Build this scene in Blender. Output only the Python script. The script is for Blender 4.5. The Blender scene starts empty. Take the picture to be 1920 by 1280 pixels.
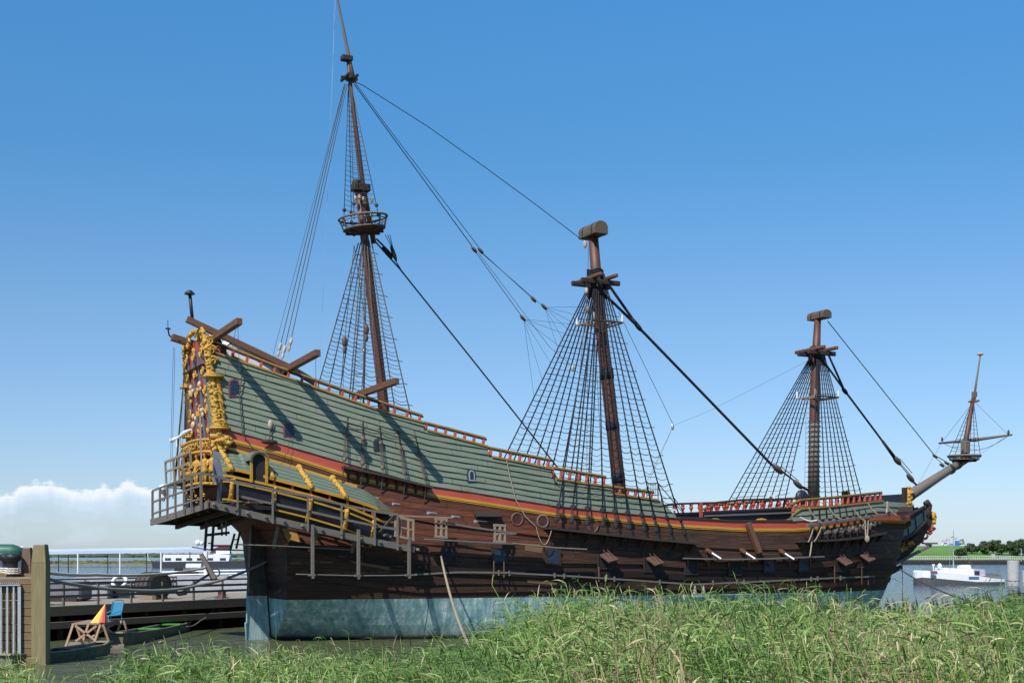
import bpy, bmesh, math, random
import numpy as np
from mathutils import Vector, Matrix
random.seed(7); rng = np.random.default_rng(7)
R = math.radians
scene = bpy.context.scene
COL = scene.collection

# ------------------------------------------------------------------ camera
F = 2500.0; HZ = 1040.0; EYE = 4.5            # focal length and horizon in photo pixels, eye height
cam_d = bpy.data.cameras.new('camera'); cam = bpy.data.objects.new('camera', cam_d); COL.objects.link(cam)
cam.location = (0, 0, EYE); cam.rotation_euler = (R(90), 0, 0)
cam_d.sensor_width = 36; cam_d.lens = F/1920*36; cam_d.shift_y = (HZ-640)/1920
cam_d.clip_start = 0.5; cam_d.clip_end = 12000
scene.camera = cam

# ------------------------------------------------------------------ sky and sun
SUN_EL = 48.0
SUN_H = Vector((-0.47, -0.88, 0)).normalized()
world = bpy.data.worlds.new('World'); scene.world = world; world.use_nodes = True
nt = world.node_tree; nt.nodes.clear()
def N(t, **k):
    n = nt.nodes.new(t)
    for a, b in k.items(): setattr(n, a, b)
    return n
out = N('ShaderNodeOutputWorld'); bg = N('ShaderNodeBackground'); bg.inputs[1].default_value = 0.102
sky = N('ShaderNodeTexSky', sky_type='NISHITA', sun_disc=False)
sky.sun_elevation = R(SUN_EL); sky.sun_rotation = math.atan2(SUN_H.x, SUN_H.y)
sky.altitude = 0; sky.air_density = 0.9; sky.dust_density = 0.35; sky.ozone_density = 2.2
L = nt.links
tc = N('ShaderNodeTexCoord'); sep = N('ShaderNodeSeparateXYZ'); L.new(tc.outputs['Generated'], sep.inputs[0])
def M(op, a, b=None, c=None, clamp=False):
    n = N('ShaderNodeMath', operation=op); n.use_clamp = clamp
    for i, v in enumerate((a, b, c)):
        if v is None: continue
        if isinstance(v, (int, float)): n.inputs[i].default_value = v
        else: L.new(v, n.inputs[i])
    return n.outputs[0]
# low cumulus bank: noise over azimuth / elevation, masked to where the photo has clouds
az = M('ARCTAN2', sep.outputs[0], sep.outputs[1]); el = M('ARCSINE', sep.outputs[2])
cmb = N('ShaderNodeCombineXYZ'); L.new(M('MULTIPLY', az, 1.0), cmb.inputs[0]); L.new(M('MULTIPLY', el, 2.2), cmb.inputs[1])
nz = N('ShaderNodeTexNoise'); nz.inputs['Scale'].default_value = 20; nz.inputs['Detail'].default_value = 10; nz.inputs['Roughness'].default_value = 0.62
L.new(cmb.outputs[0], nz.inputs[0])
nzl = N('ShaderNodeTexNoise'); nzl.inputs['Scale'].default_value = 7; nzl.inputs['Detail'].default_value = 3; L.new(cmb.outputs[0], nzl.inputs[0])
def SS(x, a, b):
    n = N('ShaderNodeMapRange', interpolation_type='SMOOTHSTEP'); n.inputs[1].default_value = a; n.inputs[2].default_value = b; L.new(x, n.inputs[0]); return n.outputs[0]
cx = N('ShaderNodeCombineXYZ'); L.new(az, cx.inputs[0])
na = N('ShaderNodeTexNoise'); na.inputs['Scale'].default_value = 34; na.inputs['Detail'].default_value = 3; L.new(cx.outputs[0], na.inputs[0])
puf = N('ShaderNodeTexNoise'); puf.inputs['Scale'].default_value = 95; puf.inputs['Detail'].default_value = 7; puf.inputs['Roughness'].default_value = .6; L.new(cmb.outputs[0], puf.inputs[0])
fz = M('MULTIPLY', M('SUBTRACT', puf.outputs[0], .5), .015)
top = M('ADD', .0500, M('MULTIPLY', M('SUBTRACT', na.outputs[0], .5), .040))
d1 = M('ADD', M('SUBTRACT', top, el), fz)
side = SS(M('ADD', az, M('MULTIPLY', fz, 1.0)), -.252, -.266)
body = M('MULTIPLY', SS(d1, 0, .0055), side)
inner = M('SUBTRACT', 1.0, M('MULTIPLY', SS(M('ADD', d1, M('MULTIPLY', M('SUBTRACT', nz.outputs[0], .5), .030)), .004, .026), .965))
wisp = M('MULTIPLY', SS(M('ADD', nz.outputs[0], M('MULTIPLY', M('SUBTRACT', nzl.outputs[0], .5), .6)), .50, .72), M('MULTIPLY', SS(el, .040, .014), SS(el, .003, .012)))
haze_bits = M('MULTIPLY', wisp, .34)
vis = M('MAXIMUM', M('MULTIPLY', body, inner), haze_bits, clamp=True)
lit = M('MULTIPLY', SS(M('ADD', d1, M('MULTIPLY', M('SUBTRACT', puf.outputs[0], .5), -.02)), .014, .001), 1.0)
cm = N('ShaderNodeMix', data_type='RGBA'); cm.inputs[6].default_value = (6.3, 7.5, 9.0, 1); cm.inputs[7].default_value = (9.4, 9.3, 9.3, 1)
L.new(lit, cm.inputs[0])
mix = N('ShaderNodeMix', data_type='RGBA'); L.new(M('MULTIPLY', vis, 0.82), mix.inputs[0]); 
# measured clear-sky hue by height above the horizon (deeper blue overhead than the model gives)
tr_ = N('ShaderNodeValToRGB'); er = tr_.color_ramp.elements; stops = [(0.0, (.36, .425, .575)), (.08, (.385, .43, .55)), (.16, (.385, .44, .535)), (.39, (.365, .475, .555)), (.65, (.265, .515, .635)), (.89, (.265, .60, .765))]
while len(er) < len(stops): er.new(.5)
for e_, (p_, c_) in zip(er, stops): e_.position = p_; e_.color = (*c_, 1)
L.new(M('DIVIDE', el, R(25.4), clamp=True), tr_.inputs[0])
t2 = N('ShaderNodeMix', data_type='RGBA', blend_type='MULTIPLY'); t2.inputs[0].default_value = 1; L.new(sky.outputs[0], t2.inputs[6]); L.new(tr_.outputs[0], t2.inputs[7])
t3 = N('ShaderNodeVectorMath', operation='SCALE'); t3.inputs[3].default_value = 2.0; L.new(t2.outputs[2], t3.inputs[0])
L.new(t3.outputs[0], mix.inputs[6]); L.new(cm.outputs[2], mix.inputs[7])
hs = N('ShaderNodeHueSaturation'); hs.inputs['Saturation'].default_value = 1.0
L.new(mix.outputs[2], hs.inputs['Color']); L.new(hs.outputs[0], bg.inputs[0]); L.new(bg.outputs[0], out.inputs[0])

sun_d = bpy.data.lights.new('sun', 'SUN'); sun_d.energy = 5.0; sun_d.angle = R(0.53); sun_d.color = (1.0, 0.955, 0.89)
sun = bpy.data.objects.new('sun', sun_d); COL.objects.link(sun)
sdir = -(SUN_H*math.cos(R(SUN_EL)) + Vector((0, 0, math.sin(R(SUN_EL)))))
sun.rotation_euler = sdir.to_track_quat('-Z', 'Y').to_euler()
scene.view_settings.view_transform = 'Standard'; scene.view_settings.look = 'None'
scene.view_settings.exposure = 0.18; scene.view_settings.gamma = 1.0
scene.render.resolution_x = 1024; scene.render.resolution_y = 682

# ------------------------------------------------------------------ helpers
def tag(o, label=None, cat=None, group=None, kind=None):
    if label: o['label'] = label
    if cat: o['category'] = cat
    if group: o['group'] = group
    if kind: o['kind'] = kind
    return o
def empty(name, loc=(0, 0, 0), rz=0, **k):
    o = bpy.data.objects.new(name, None); COL.objects.link(o); o.location = loc; o.rotation_euler = (0, 0, rz)
    o.empty_display_size = 0.3
    return tag(o, **k)
class MB:
    def __init__(s): s.v = []; s.f = []; s.uv = None; s.mi = []
    def add(s, vs, fs, mi=0):
        b = len(s.v); s.v.extend([tuple(v) for v in vs]); s.f.extend([tuple(i+b for i in f) for f in fs]); s.mi.extend([mi]*len(fs)); return s
    def box(s, c, size, rot=None, mi=0):
        hx, hy, hz = [x/2 for x in size]; c = Vector(c)
        vs = [Vector((x, y, z)) for x in (-hx, hx) for y in (-hy, hy) for z in (-hz, hz)]
        if rot is not None: vs = [rot @ v for v in vs]
        return s.add([v+c for v in vs], [(0, 1, 3, 2), (4, 6, 7, 5), (0, 4, 5, 1), (2, 3, 7, 6), (0, 2, 6, 4), (1, 5, 7, 3)], mi)
    def beam(s, a, b, w, h, up=(0, 0, 1), mi=0, w2=None, h2=None):
        a = Vector(a); b = Vector(b); d = (b-a).normalized(); up = Vector(up)
        if abs(d.dot(up)) > 0.98: up = Vector((1, 0, 0))
        x = d.cross(up).normalized(); y = x.cross(d).normalized()
        w2 = w if w2 is None else w2; h2 = h if h2 is None else h2
        vs = [a+x*sx*w/2+y*sy*h/2 for sx, sy in ((-1, -1), (1, -1), (1, 1), (-1, 1))] + [b+x*sx*w2/2+y*sy*h2/2 for sx, sy in ((-1, -1), (1, -1), (1, 1), (-1, 1))]
        return s.add(vs, [(3, 2, 1, 0), (4, 5, 6, 7), (0, 1, 5, 4), (1, 2, 6, 5), (2, 3, 7, 6), (3, 0, 4, 7)], mi)
    def tube(s, pts, r, n=8, cap=True, mi=0):
        pts = [Vector(p) for p in pts]; m = len(pts)
        rs = r if isinstance(r, (list, tuple)) else [r]*m
        ring = []; prev = None
        for i, p in enumerate(pts):
            d = (pts[min(i+1, m-1)]-pts[max(i-1, 0)]).normalized()
            if prev is None:
                up = Vector((0, 0, 1)) if abs(d.z) < 0.9 else Vector((1, 0, 0)); x = d.cross(up).normalized()
            else: x = (prev-d*prev.dot(d)).normalized()
            prev = x; y = d.cross(x)
            ring += [p+(x*math.cos(2*math.pi*k/n)+y*math.sin(2*math.pi*k/n))*rs[i] for k in range(n)]
        fs = [(i*n+k, i*n+(k+1) % n, (i+1)*n+(k+1) % n, (i+1)*n+k) for i in range(m-1) for k in range(n)]
        if cap: fs += [tuple(range(n-1, -1, -1)), tuple((m-1)*n+k for k in range(n))]
        return s.add(ring, fs, mi)
    def ball(s, c, r, sc=(1, 1, 1), n=8, m=5, rot=None, mi=0):
        c = Vector(c); vs = []; fs = []
        for i in range(m+1):
            a = math.pi*i/m
            for k in range(n):
                v = Vector((math.sin(a)*math.cos(2*math.pi*k/n)*sc[0], math.sin(a)*math.sin(2*math.pi*k/n)*sc[1], math.cos(a)*sc[2]))*r
                if rot is not None: v = rot @ v
                vs.append(c+v)
        fs = [(i*n+k, (i+1)*n+k, (i+1)*n+(k+1) % n, i*n+(k+1) % n) for i in range(m) for k in range(n)]
        return s.add(vs, fs, mi)
    def prism(s, poly, a, b, mi=0):   # poly: list of Vectors (one side), shifted from offset a to offset b
        a = Vector(a); b = Vector(b); n = len(poly)
        vs = [Vector(p)+a for p in poly]+[Vector(p)+b for p in poly]
        return s.add(vs, [tuple(range(n-1, -1, -1)), tuple(range(n, 2*n))]+[(i, (i+1) % n, n+(i+1) % n, n+i) for i in range(n)], mi)
    def build(s, name, mat, parent=None, smooth=False, bevel=0, loc=None, **k):
        me = bpy.data.meshes.new(name); me.from_pydata(s.v, [], s.f)
        mats = mat if isinstance(mat, (list, tuple)) else [mat]
        for m_ in mats: me.materials.append(m_)
        if len(mats) > 1: me.polygons.foreach_set('material_index', s.mi)
        if s.uv:
            ul = me.uv_layers.new(name='UVMap'); li = [x for f in s.f for i in f for x in s.uv[i]]
            ul.data.foreach_set('uv', li)
        bm = bmesh.new(); bm.from_mesh(me); bmesh.ops.recalc_face_normals(bm, faces=bm.faces); bm.to_mesh(me); bm.free()
        if smooth: me.polygons.foreach_set('use_smooth', [True]*len(me.polygons))
        me.update()
        o = bpy.data.objects.new(name, me); COL.objects.link(o)
        if parent: o.parent = parent
        if loc is not None: o.location = loc
        if bevel:
            b = o.modifiers.new('bevel', 'BEVEL'); b.width = bevel; b.segments = 1; b.limit_method = 'ANGLE'
        return tag(o, **k)

# materials ---------------------------------------------------------
class NT:
    def __init__(s, name):
        s.m = bpy.data.materials.new(name); s.m.use_nodes = True; s.t = s.m.node_tree; s.b = s.t.nodes['Principled BSDF']
    def n(s, t, **k):
        x = s.t.nodes.new(t)
        for a, b in k.items(): setattr(x, a, b)
        return x
    def l(s, a, b): s.t.links.new(a, b)
    def coord(s, kind='Object', sc=(1, 1, 1)):
        c = s.n('ShaderNodeTexCoord'); mp = s.n('ShaderNodeMapping'); mp.inputs['Scale'].default_value = sc; s.l(c.outputs[kind], mp.inputs[0]); return mp.outputs[0]
    def noise(s, co, scale, det=4, rough=.55):
        x = s.n('ShaderNodeTexNoise'); x.inputs['Scale'].default_value = scale; x.inputs['Detail'].default_value = det; x.inputs['Roughness'].default_value = rough; s.l(co, x.inputs[0]); return x.outputs[0]
    def ramp(s, fac, stops):
        x = s.n('ShaderNodeValToRGB'); e = x.color_ramp.elements
        while len(e) < len(stops): e.new(0.5)
        for i, (p, c) in enumerate(stops): e[i].position = p; e[i].color = (*c, 1) if len(c) == 3 else c
        s.l(fac, x.inputs[0]); return x.outputs[0]
    def mix(s, f, a, b, mode='MIX'):
        x = s.n('ShaderNodeMix', data_type='RGBA', blend_type=mode)
        for i, v in ((0, f), (6, a), (7, b)):
            if isinstance(v, (int, float)): x.inputs[i].default_value = v
            elif isinstance(v, tuple): x.inputs[i].default_value = (*v, 1)
            else: s.l(v, x.inputs[i])
        return x.outputs[2]
    def math(s, op, a, b=0.0, clamp=False):
        x = s.n('ShaderNodeMath', operation=op); x.use_clamp = clamp
        for i, v in enumerate((a, b)):
            if isinstance(v, (int, float)): x.inputs[i].default_value = v
            else: s.l(v, x.inputs[i])
        return x.outputs[0]
    def bump(s, h, st=.3, d=.02):
        x = s.n('ShaderNodeBump'); x.inputs['Strength'].default_value = st; x.inputs['Distance'].default_value = d; s.l(h, x.inputs['Height']); s.l(x.outputs[0], s.b.inputs['Normal'])
    def col(s, c): s.l(c, s.b.inputs['Base Color'])
    def rough(s, r):
        if isinstance(r, (int, float)): s.b.inputs['Roughness'].default_value = r
        else: s.l(r, s.b.inputs['Roughness'])
def sc3(c, k): return tuple(min(1, x*k) for x in c)
def plain(name, c, rough=.6, var=.25, scale=3, metal=0, bump=0, stretch=(1, 1, 1), grime=0.0):
    m = NT(name); co = m.coord(sc=stretch)
    n1 = m.noise(co, scale, 5, .6); n2 = m.noise(co, scale*6, 3)
    c1 = m.ramp(n1, [(0.3, sc3(c, 1-var)), (0.7, sc3(c, 1+var))])
    c2 = m.mix(m.math('MULTIPLY', n2, .35), c1, sc3(c, 1-var*1.4))
    if grime:
        g = m.ramp(m.noise(co, scale*2.3, 6, .7), [(.45, (0, 0, 0)), (.75, (1, 1, 1))])
        c2 = m.mix(m.math('MULTIPLY', g, grime), c2, sc3(c, .3))
    m.col(c2); m.rough(rough); m.b.inputs['Metallic'].default_value = metal
    if bump: m.bump(n2, bump, .02)
    return m.m
def wood(name, c, axis=0, rough=.7, var=.35, plank=0, pax=1, bump=.4, sc=1.0):
    """grain stretched along an axis; optional plank seams across axis pax"""
    st = [9*sc]*3; st[axis] = .7*sc
    m = NT(name); co = m.coord(sc=tuple(st)); g = m.noise(co, 1.5, 6, .65); co2 = m.coord(); big = m.noise(co2, .9, 4)
    c1 = m.ramp(g, [(.3, sc3(c, 1-var)), (.55, c), (.75, sc3(c, 1+var))])
    c1 = m.mix(m.math('MULTIPLY', big, .6), c1, sc3(c, .6))
    h = g
    if plank:
        sx = m.n('ShaderNodeSeparateXYZ'); m.l(co2, sx.inputs[0]); q = m.math('DIVIDE', sx.outputs[pax], plank)
        fr = m.math('FRACT', q); seam = m.math('LESS_THAN', fr, .07)
        wn = m.n('ShaderNodeTexWhiteNoise', noise_dimensions='1D'); m.l(m.math('FLOOR', q), wn.inputs['W'])
        c1 = m.mix(m.math('MULTIPLY', wn.outputs[0], .4), c1, sc3(c, .45))
        c1 = m.mix(seam, c1, sc3(c, .15)); h = m.math('SUBTRACT', g, m.math('MULTIPLY', seam, 2.0))
    m.col(c1); m.rough(rough); m.bump(h, bump, .015)
    return m.m
MT = {}
MT['green'] = plain('green_paint', (.125, .165, .122), .55, .10, 1.2, stretch=(.5, 3, 3), bump=.12, grime=.12)
MT['red'] = plain('red_paint', (.38, .062, .032), .5, .15, 1.5, stretch=(.5, 2, 2), grime=.15)
MT['redbright'] = plain('bright_red_paint', (.36, .048, .028), .45, .15, 2)
MT['yellow'] = plain('yellow_ochre_paint', (.44, .235, .022), .45, .18, 2, stretch=(.4, 3, 3), grime=.25)
MT['yellowd'] = plain('weathered_ochre_rail', (.34, .19, .035), .6, .3, 2, stretch=(.4, 4, 4), grime=.45)
MT['gold'] = plain('carved_gold_paint', (.55, .30, .04), .6, .35, 7, bump=1.0, grime=.55)
MT['darkwood'] = wood('dark_tarred_wood', (.032, .021, .016), 0, .75)
MT['railwood'] = wood('dark_rail_wood', (.05, .032, .02), 0, .65)
MT['mast'] = wood('oiled_mast_wood', (.115, .042, .024), 2, .55, var=.55)
MT['mastdark'] = wood('tarred_mast_wood', (.05, .03, .024), 2, .5, var=.4)
MT['mastgrey'] = wood('weathered_mast_wood', (.17, .135, .11), 2, .75, var=.35)
MT['sparwood'] = wood('brown_spar_wood', (.15, .066, .036), 1, .65, var=.5)
MT['boxwood'] = wood('weathered_cap_wood', (.12, .085, .055), 1, .8, var=.5)
MT['greywood'] = wood('grey_weathered_timber', (.155, .135, .115), 0, .85, var=.35)
MT['palewood'] = wood('pale_pine_timber', (.28, .21, .145), 0, .8, var=.3)
MT['deckwood'] = wood('worn_pier_boards', (.36, .30, .22), 1, .85, plank=.2, pax=0)
MT['shipdeck'] = wood('ship_deck_boards', (.16, .12, .08), 0, .8, plank=.18, pax=1)
MT['rope'] = plain('hemp_rope', (.30, .25, .18), .9, .3, 8)
MT['ropelight'] = plain('pale_mooring_rope', (.30, .255, .18), .9, .25, 8)
MT['tar'] = plain('tarred_rope', (.022, .022, .026), .75, .3, 6)
for k_ in ('tar', 'iron', 'black', 'navy', 'block'):
    if k_ in MT: MT[k_].node_tree.nodes['Principled BSDF'].inputs['Specular IOR Level'].default_value = .15
MT['tarbrown'] = plain('worn_brown_rope', (.075, .062, .05), .85, .3, 6)
MT['block'] = plain('wood_block', (.10, .065, .045), .6, .3, 4)
MT['paleblock'] = plain('pale_wood_block', (.42, .36, .28), .6, .3, 4)
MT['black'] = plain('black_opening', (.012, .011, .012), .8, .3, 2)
MT['navy'] = plain('dark_blue_paint', (.016, .020, .032), .5, .25, 2)
MT['iron'] = plain('black_iron', (.03, .03, .034), .5, .3, 4, metal=.4)
MT['white'] = plain('white_paint', (.74, .74, .73), .4, .06, 2, grime=.08)
MT['canvas'] = plain('white_canvas', (.70, .70, .70), .8, .08, 2, bump=.3)
MT['steel'] = plain('galvanised_steel', (.48, .49, .50), .4, .12, 3, metal=.6)
MT['glass'] = plain('dark_window_glass', (.02, .03, .045), .12, .2, 1)
MT['blueglass'] = plain('blue_plaid_shutter', (.018, .030, .050), .5, .3, 4)
MT['concrete'] = plain('concrete', (.40, .39, .37), .85, .15, 1.4, bump=.3, grime=.15)
# ------------------------------------------------------------------ ship frame: x = forward, y = port, z = up; starboard side s = -y
TH = R(26.8); CT, ST = math.cos(TH), math.sin(TH)
SX, SY = -12.95, 71.6
ship = empty('sailing_ship', (SX, SY, 0), TH, label='old-style wooden three-masted sailing ship with green topsides and golden carved stern', cat='sailing ship')
def px(u, v, s=0.0):
    """photo pixel -> ship frame point on the vertical plane at distance s to starboard of the centreline"""
    k = (u-960)/F
    X0 = SX+ST*s; Y0 = SY-CT*s
    t = (k*Y0-X0)/(CT-k*ST); Y = Y0+ST*t
    return Vector((t, -s, EYE-(v-HZ)*Y/F))
def interp(x, pts):
    if x <= pts[0][0]: return pts[0][1]
    for (a, b), (c, d) in zip(pts, pts[1:]):
        if x <= c: return b+(d-b)*(x-a)/(c-a)
    return pts[-1][1]
def lerp(a, b, k): return a+(b-a)*k
def clamp(x, a=0, b=1): return max(a, min(b, x))
def sst(x): x = clamp(x); return x*x*(3-2*x)
def t_stern(z):
    if z < 5.2: return -.08*z
    if z < 8.3: return lerp(-.42, -3.4, sst((z-5.2)/3.1))
    return -3.4-(z-8.3)*.085
def t_bow(z):  return 41.3+.45*min(z, 6.2) if z < 6.2 else lerp(44.1, 42.3, sst((z-6.2)/.7))
def half(t, z):
    ts = t_stern(z)
    B = 3.75+1.4*math.sin(math.pi/2*clamp((t+3.9)/18.5))
    tb = 41.3+.45*z if z < 6.2 else lerp(44.1, 46.3, sst((z-6.2)/.7))
    if t > 26: x = clamp((t-26)/(tb-26)); B *= max(0, 1-x**2.7)**(1/2.1)
    sec = 1-.09*(clamp((3.4-z)/3.4, 0, 2))**2
    if z < 5.0:
        de = interp(z, [(-1.6, 1.0), (-1, .98), (0, .78), (1, .46), (2.2, .17), (5, 0)])
        sec *= 1-de*(1-clamp((t-t_stern(z))/13))**2.2
    if z < 4 and t > 30: sec *= 1-.05*(4-z)*clamp((t-30)/12)
    return max(0.0, B*sec-.148*max(0, z-4.5))
def hp(u, v, off=0.0):
    """photo pixel -> point on the starboard hull surface (+off outboard)"""
    s = 4.5
    for _ in range(14):
        p = px(u, v, s+off); s = .5*s+.5*half(p.x, p.z)
    return px(u, v, s+off)
def line(pts): 
    q = [hp(*p) for p in pts]; return [(a.x, a.z) for a in q]
# measured lines along the hull
LB = line([(410, 801), (525, 832), (660, 871), (740, 893), (809, 911), (920, 928), (1040, 948), (1150, 960), (1270, 971), (1370, 977), (1483, 977), (1560, 971), (1646, 958)])
LC = line([(410, 817), (525, 848), (639, 885), (720, 906), (819, 928), (930, 945), (1040, 962), (1160, 973), (1274, 984), (1400, 991), (1490, 991), (1560, 986), (1640, 974)])
LD = line([(420, 837), (540, 871), (669, 911)])
def zB(t): return interp(t, LB)
def zC(t): return interp(t, LC)
# stepped sheer: (lower rail line, upper rail line) for each run
RUNS = [
 (line([(384, 653), (420, 667), (525, 703), (669, 754), (714, 770), (792, 791)]), line([(380, 632), (440, 655), (523, 688), (670, 739), (791, 778)])),
 (line([(800, 806), (860, 822), (914, 837)]), line([(795, 791), (850, 805), (910, 821)])),
 (line([(922, 856), (980, 867), (1037, 879)]), line([(916, 838), (970, 849), (1031, 861)])),
 (line([(1042, 897), (1100, 906), (1148, 912)]), line([(1032, 875), (1085, 884), (1135, 893)])),
 (line([(1150, 925), (1190, 931), (1234, 937)]), line([(1143, 911), (1190, 917), (1224, 921)])),
]
def zA(t):
    """top of the green planking"""
    for lo, up in RUNS:
        if t <= lo[-1][0]+.05: return interp(t, lo)
    e = RUNS[-1][0][-1]
    t_end = hp(1272, 971).x
    if t < t_end: return lerp(e[1], zB(t), clamp((t-e[0]-.05)/(t_end-e[0]-.05)))
    tf = hp(1483, 970).x
    if t < tf: return zB(t)
    return zFore(t)
TF0 = hp(1480, 970).x
LF = line([(1485, 966), (1500, 955), (1574, 949), (1654, 940)])
def zFore(t): return interp(t, LF)
TEND = 42.2

def hull_pt(t, z, off=0.0):
    return Vector((t, -(half(t, z)+off), z))
def strip_mesh(name, mat, zlo, zhi, t0, t1, off=0.0, thick=0.0, n=160, parent=ship, both=True, **k):
    """a belt following the hull between two height functions, standing off by `off`, with thickness"""
    first = None
    for sg in ((1, -1) if both else (1,)):
        mb = MB(); vs = []
        for i in range(n+1):
            t = lerp(t0, t1, i/n); a, b = zlo(t), zhi(t)
            for z, o in ((a, off), (b, off), (b, off+thick), (a, off+thick)):
                s = half(t, z)+o; vs.append((t, -s*sg, z))
        fs = []
        for i in range(n):
            b = i*4
            for q in ((3, 2), (2, 1), (0, 3)) if thick else ((3, 2),):
                fs.append((b+q[0], b+4+q[0], b+4+q[1], b+q[1]))
        if thick: fs += [(0, 1, 2, 3), (n*4+3, n*4+2, n*4+1, n*4)]
        mb.add(vs, fs); o_ = mb.build(name, mat, parent, **k); first = first or o_
        if sg == -1: first_twin[first.name] = o_
    return first
first_twin = {}

# --- hull shell below the red band: rows of planks
def row_surface(name, mat, rows, n=150, uvz=True, tf=None, **k):
    """rows: list of height functions of t, bottom to top; closes across stern and bow"""
    mb = MB(); mb.uv = []
    cols = []
    for sg in (1, -1):
        for j, zf in enumerate(rows):
            for i in range(n+1):
                a = i/n; a = a if a < .5 else a
                t = lerp(0, 42, a)
                for _ in range(6):
                    z = zf(t); t = lerp(t_stern(z), t_bow(z), a)
                z = zf(t); mb.v.append((t, -sg*half(t, z), z)); mb.uv.append((t, j+0.0))
    m = len(rows); idx = lambda s, j, i: (s*m+j)*(n+1)+i
    for s in (0, 1):
        for j in range(m-1):
            for i in range(n): mb.f.append((idx(s, j, i), idx(s, j, i+1), idx(s, j+1, i+1), idx(s, j+1, i))); mb.mi.append(0)
    for j in range(m-1):
        for i in (0, n): mb.f.append((idx(0, j, i), idx(0, j+1, i), idx(1, j+1, i), idx(1, j, i))); mb.mi.append(0)
    return mb.build(name, mat, ship, **k)

# hull materials use UV: u = metres along, v = strake number
def hull_wood():
    m = NT('hull_planking'); c = m.n('ShaderNodeTexCoord'); sx = m.n('ShaderNodeSeparateXYZ'); m.l(c.outputs['UV'], sx.inputs[0])
    so = m.n('ShaderNodeSeparateXYZ'); m.l(c.outputs['Object'], so.inputs[0])
    fl = m.math('FLOOR', sx.outputs[1]); fr = m.math('FRACT', sx.outputs[1])
    wn = m.n('ShaderNodeTexWhiteNoise', noise_dimensions='1D'); m.l(fl, wn.inputs['W'])
    # butt joints
    q = m.math('ADD', m.math('DIVIDE', sx.outputs[0], 6.5), m.math('MULTIPLY', wn.outputs[0], 7.0)); butt = m.math('LESS_THAN', m.math('FRACT', q), .006)
    wn2 = m.n('ShaderNodeTexWhiteNoise', noise_dimensions='2D'); cb = m.n('ShaderNodeCombineXYZ'); m.l(fl, cb.inputs[0]); m.l(m.math('FLOOR', q), cb.inputs[1]); m.l(cb.outputs[0], wn2.inputs[0])
    co = m.coord('Object', (.5, .5, 9)); g = m.noise(co, 1.3, 7, .7); big = m.noise(m.coord('Object', (.25, .25, .6)), 1.0, 4, .6)
    red = m.ramp(g, [(.3, (.035, .012, .007)), (.5, (.12, .034, .015)), (.72, (.22, .072, .028))])
    dk = m.ramp(g, [(.3, (.024, .011, .007)), (.55, (.078, .036, .020)), (.75, (.18, .095, .055))])
    # varnished red timber aft and high; tarred black low and forward
    zone = m.math('SUBTRACT', m.math('MULTIPLY', m.math('SUBTRACT', so.outputs[2], 4.75), 1.3), m.math('MULTIPLY', m.math('MAXIMUM', m.math('SUBTRACT', so.outputs[0], 13.5), 0), .55))
    zone = m.math('ADD', zone, m.math('MULTIPLY', m.math('SUBTRACT', big, .5), 2.2), clamp=True)
    low = m.math('MULTIPLY', m.math('SUBTRACT', 13.0, so.outputs[0]), .045, clamp=True)
    low = m.math('MULTIPLY', low, m.math('MULTIPLY', m.math('SUBTRACT', 4.0, so.outputs[2]), .8, clamp=True))
    c1 = m.mix(m.math('MAXIMUM', zone, m.math('MULTIPLY', low, .55)), dk, red)
    c1 = m.mix(m.math('MULTIPLY', wn2.outputs[0], .5), c1, (.02, .014, .012))
    # pale worn patches and salt
    w = m.ramp(m.noise(m.coord('Object', (.6, .6, 5)), 1.6, 6, .7), [(.66, (0, 0, 0)), (.72, (1, 1, 1))])
    c1 = m.mix(m.math('MULTIPLY', w, .38), c1, (.19, .13, .095))
    seam = m.math('MAXIMUM', m.math('LESS_THAN', fr, .075), butt); c1 = m.mix(m.math('MULTIPLY', seam, .9), c1, (.006, .005, .005))
    tar = m.math('MULTIPLY', m.math('SUBTRACT', 5.0, so.outputs[2]), .55, clamp=True); c1 = m.mix(m.math('MULTIPLY', tar, .42), c1, (.014, .008, .006))  # dark stain low down, plus shade below the gallery mixed into the colour
    m.col(c1); m.rough(m.math('ADD', .55, m.math('MULTIPLY', g, .3))); m.b.inputs['Specular IOR Level'].default_value = .3
    m.bump(m.math('SUBTRACT', m.math('MULTIPLY', g, .5), m.math('MULTIPLY', seam, 1.5)), .5, .03); return m.m
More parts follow.
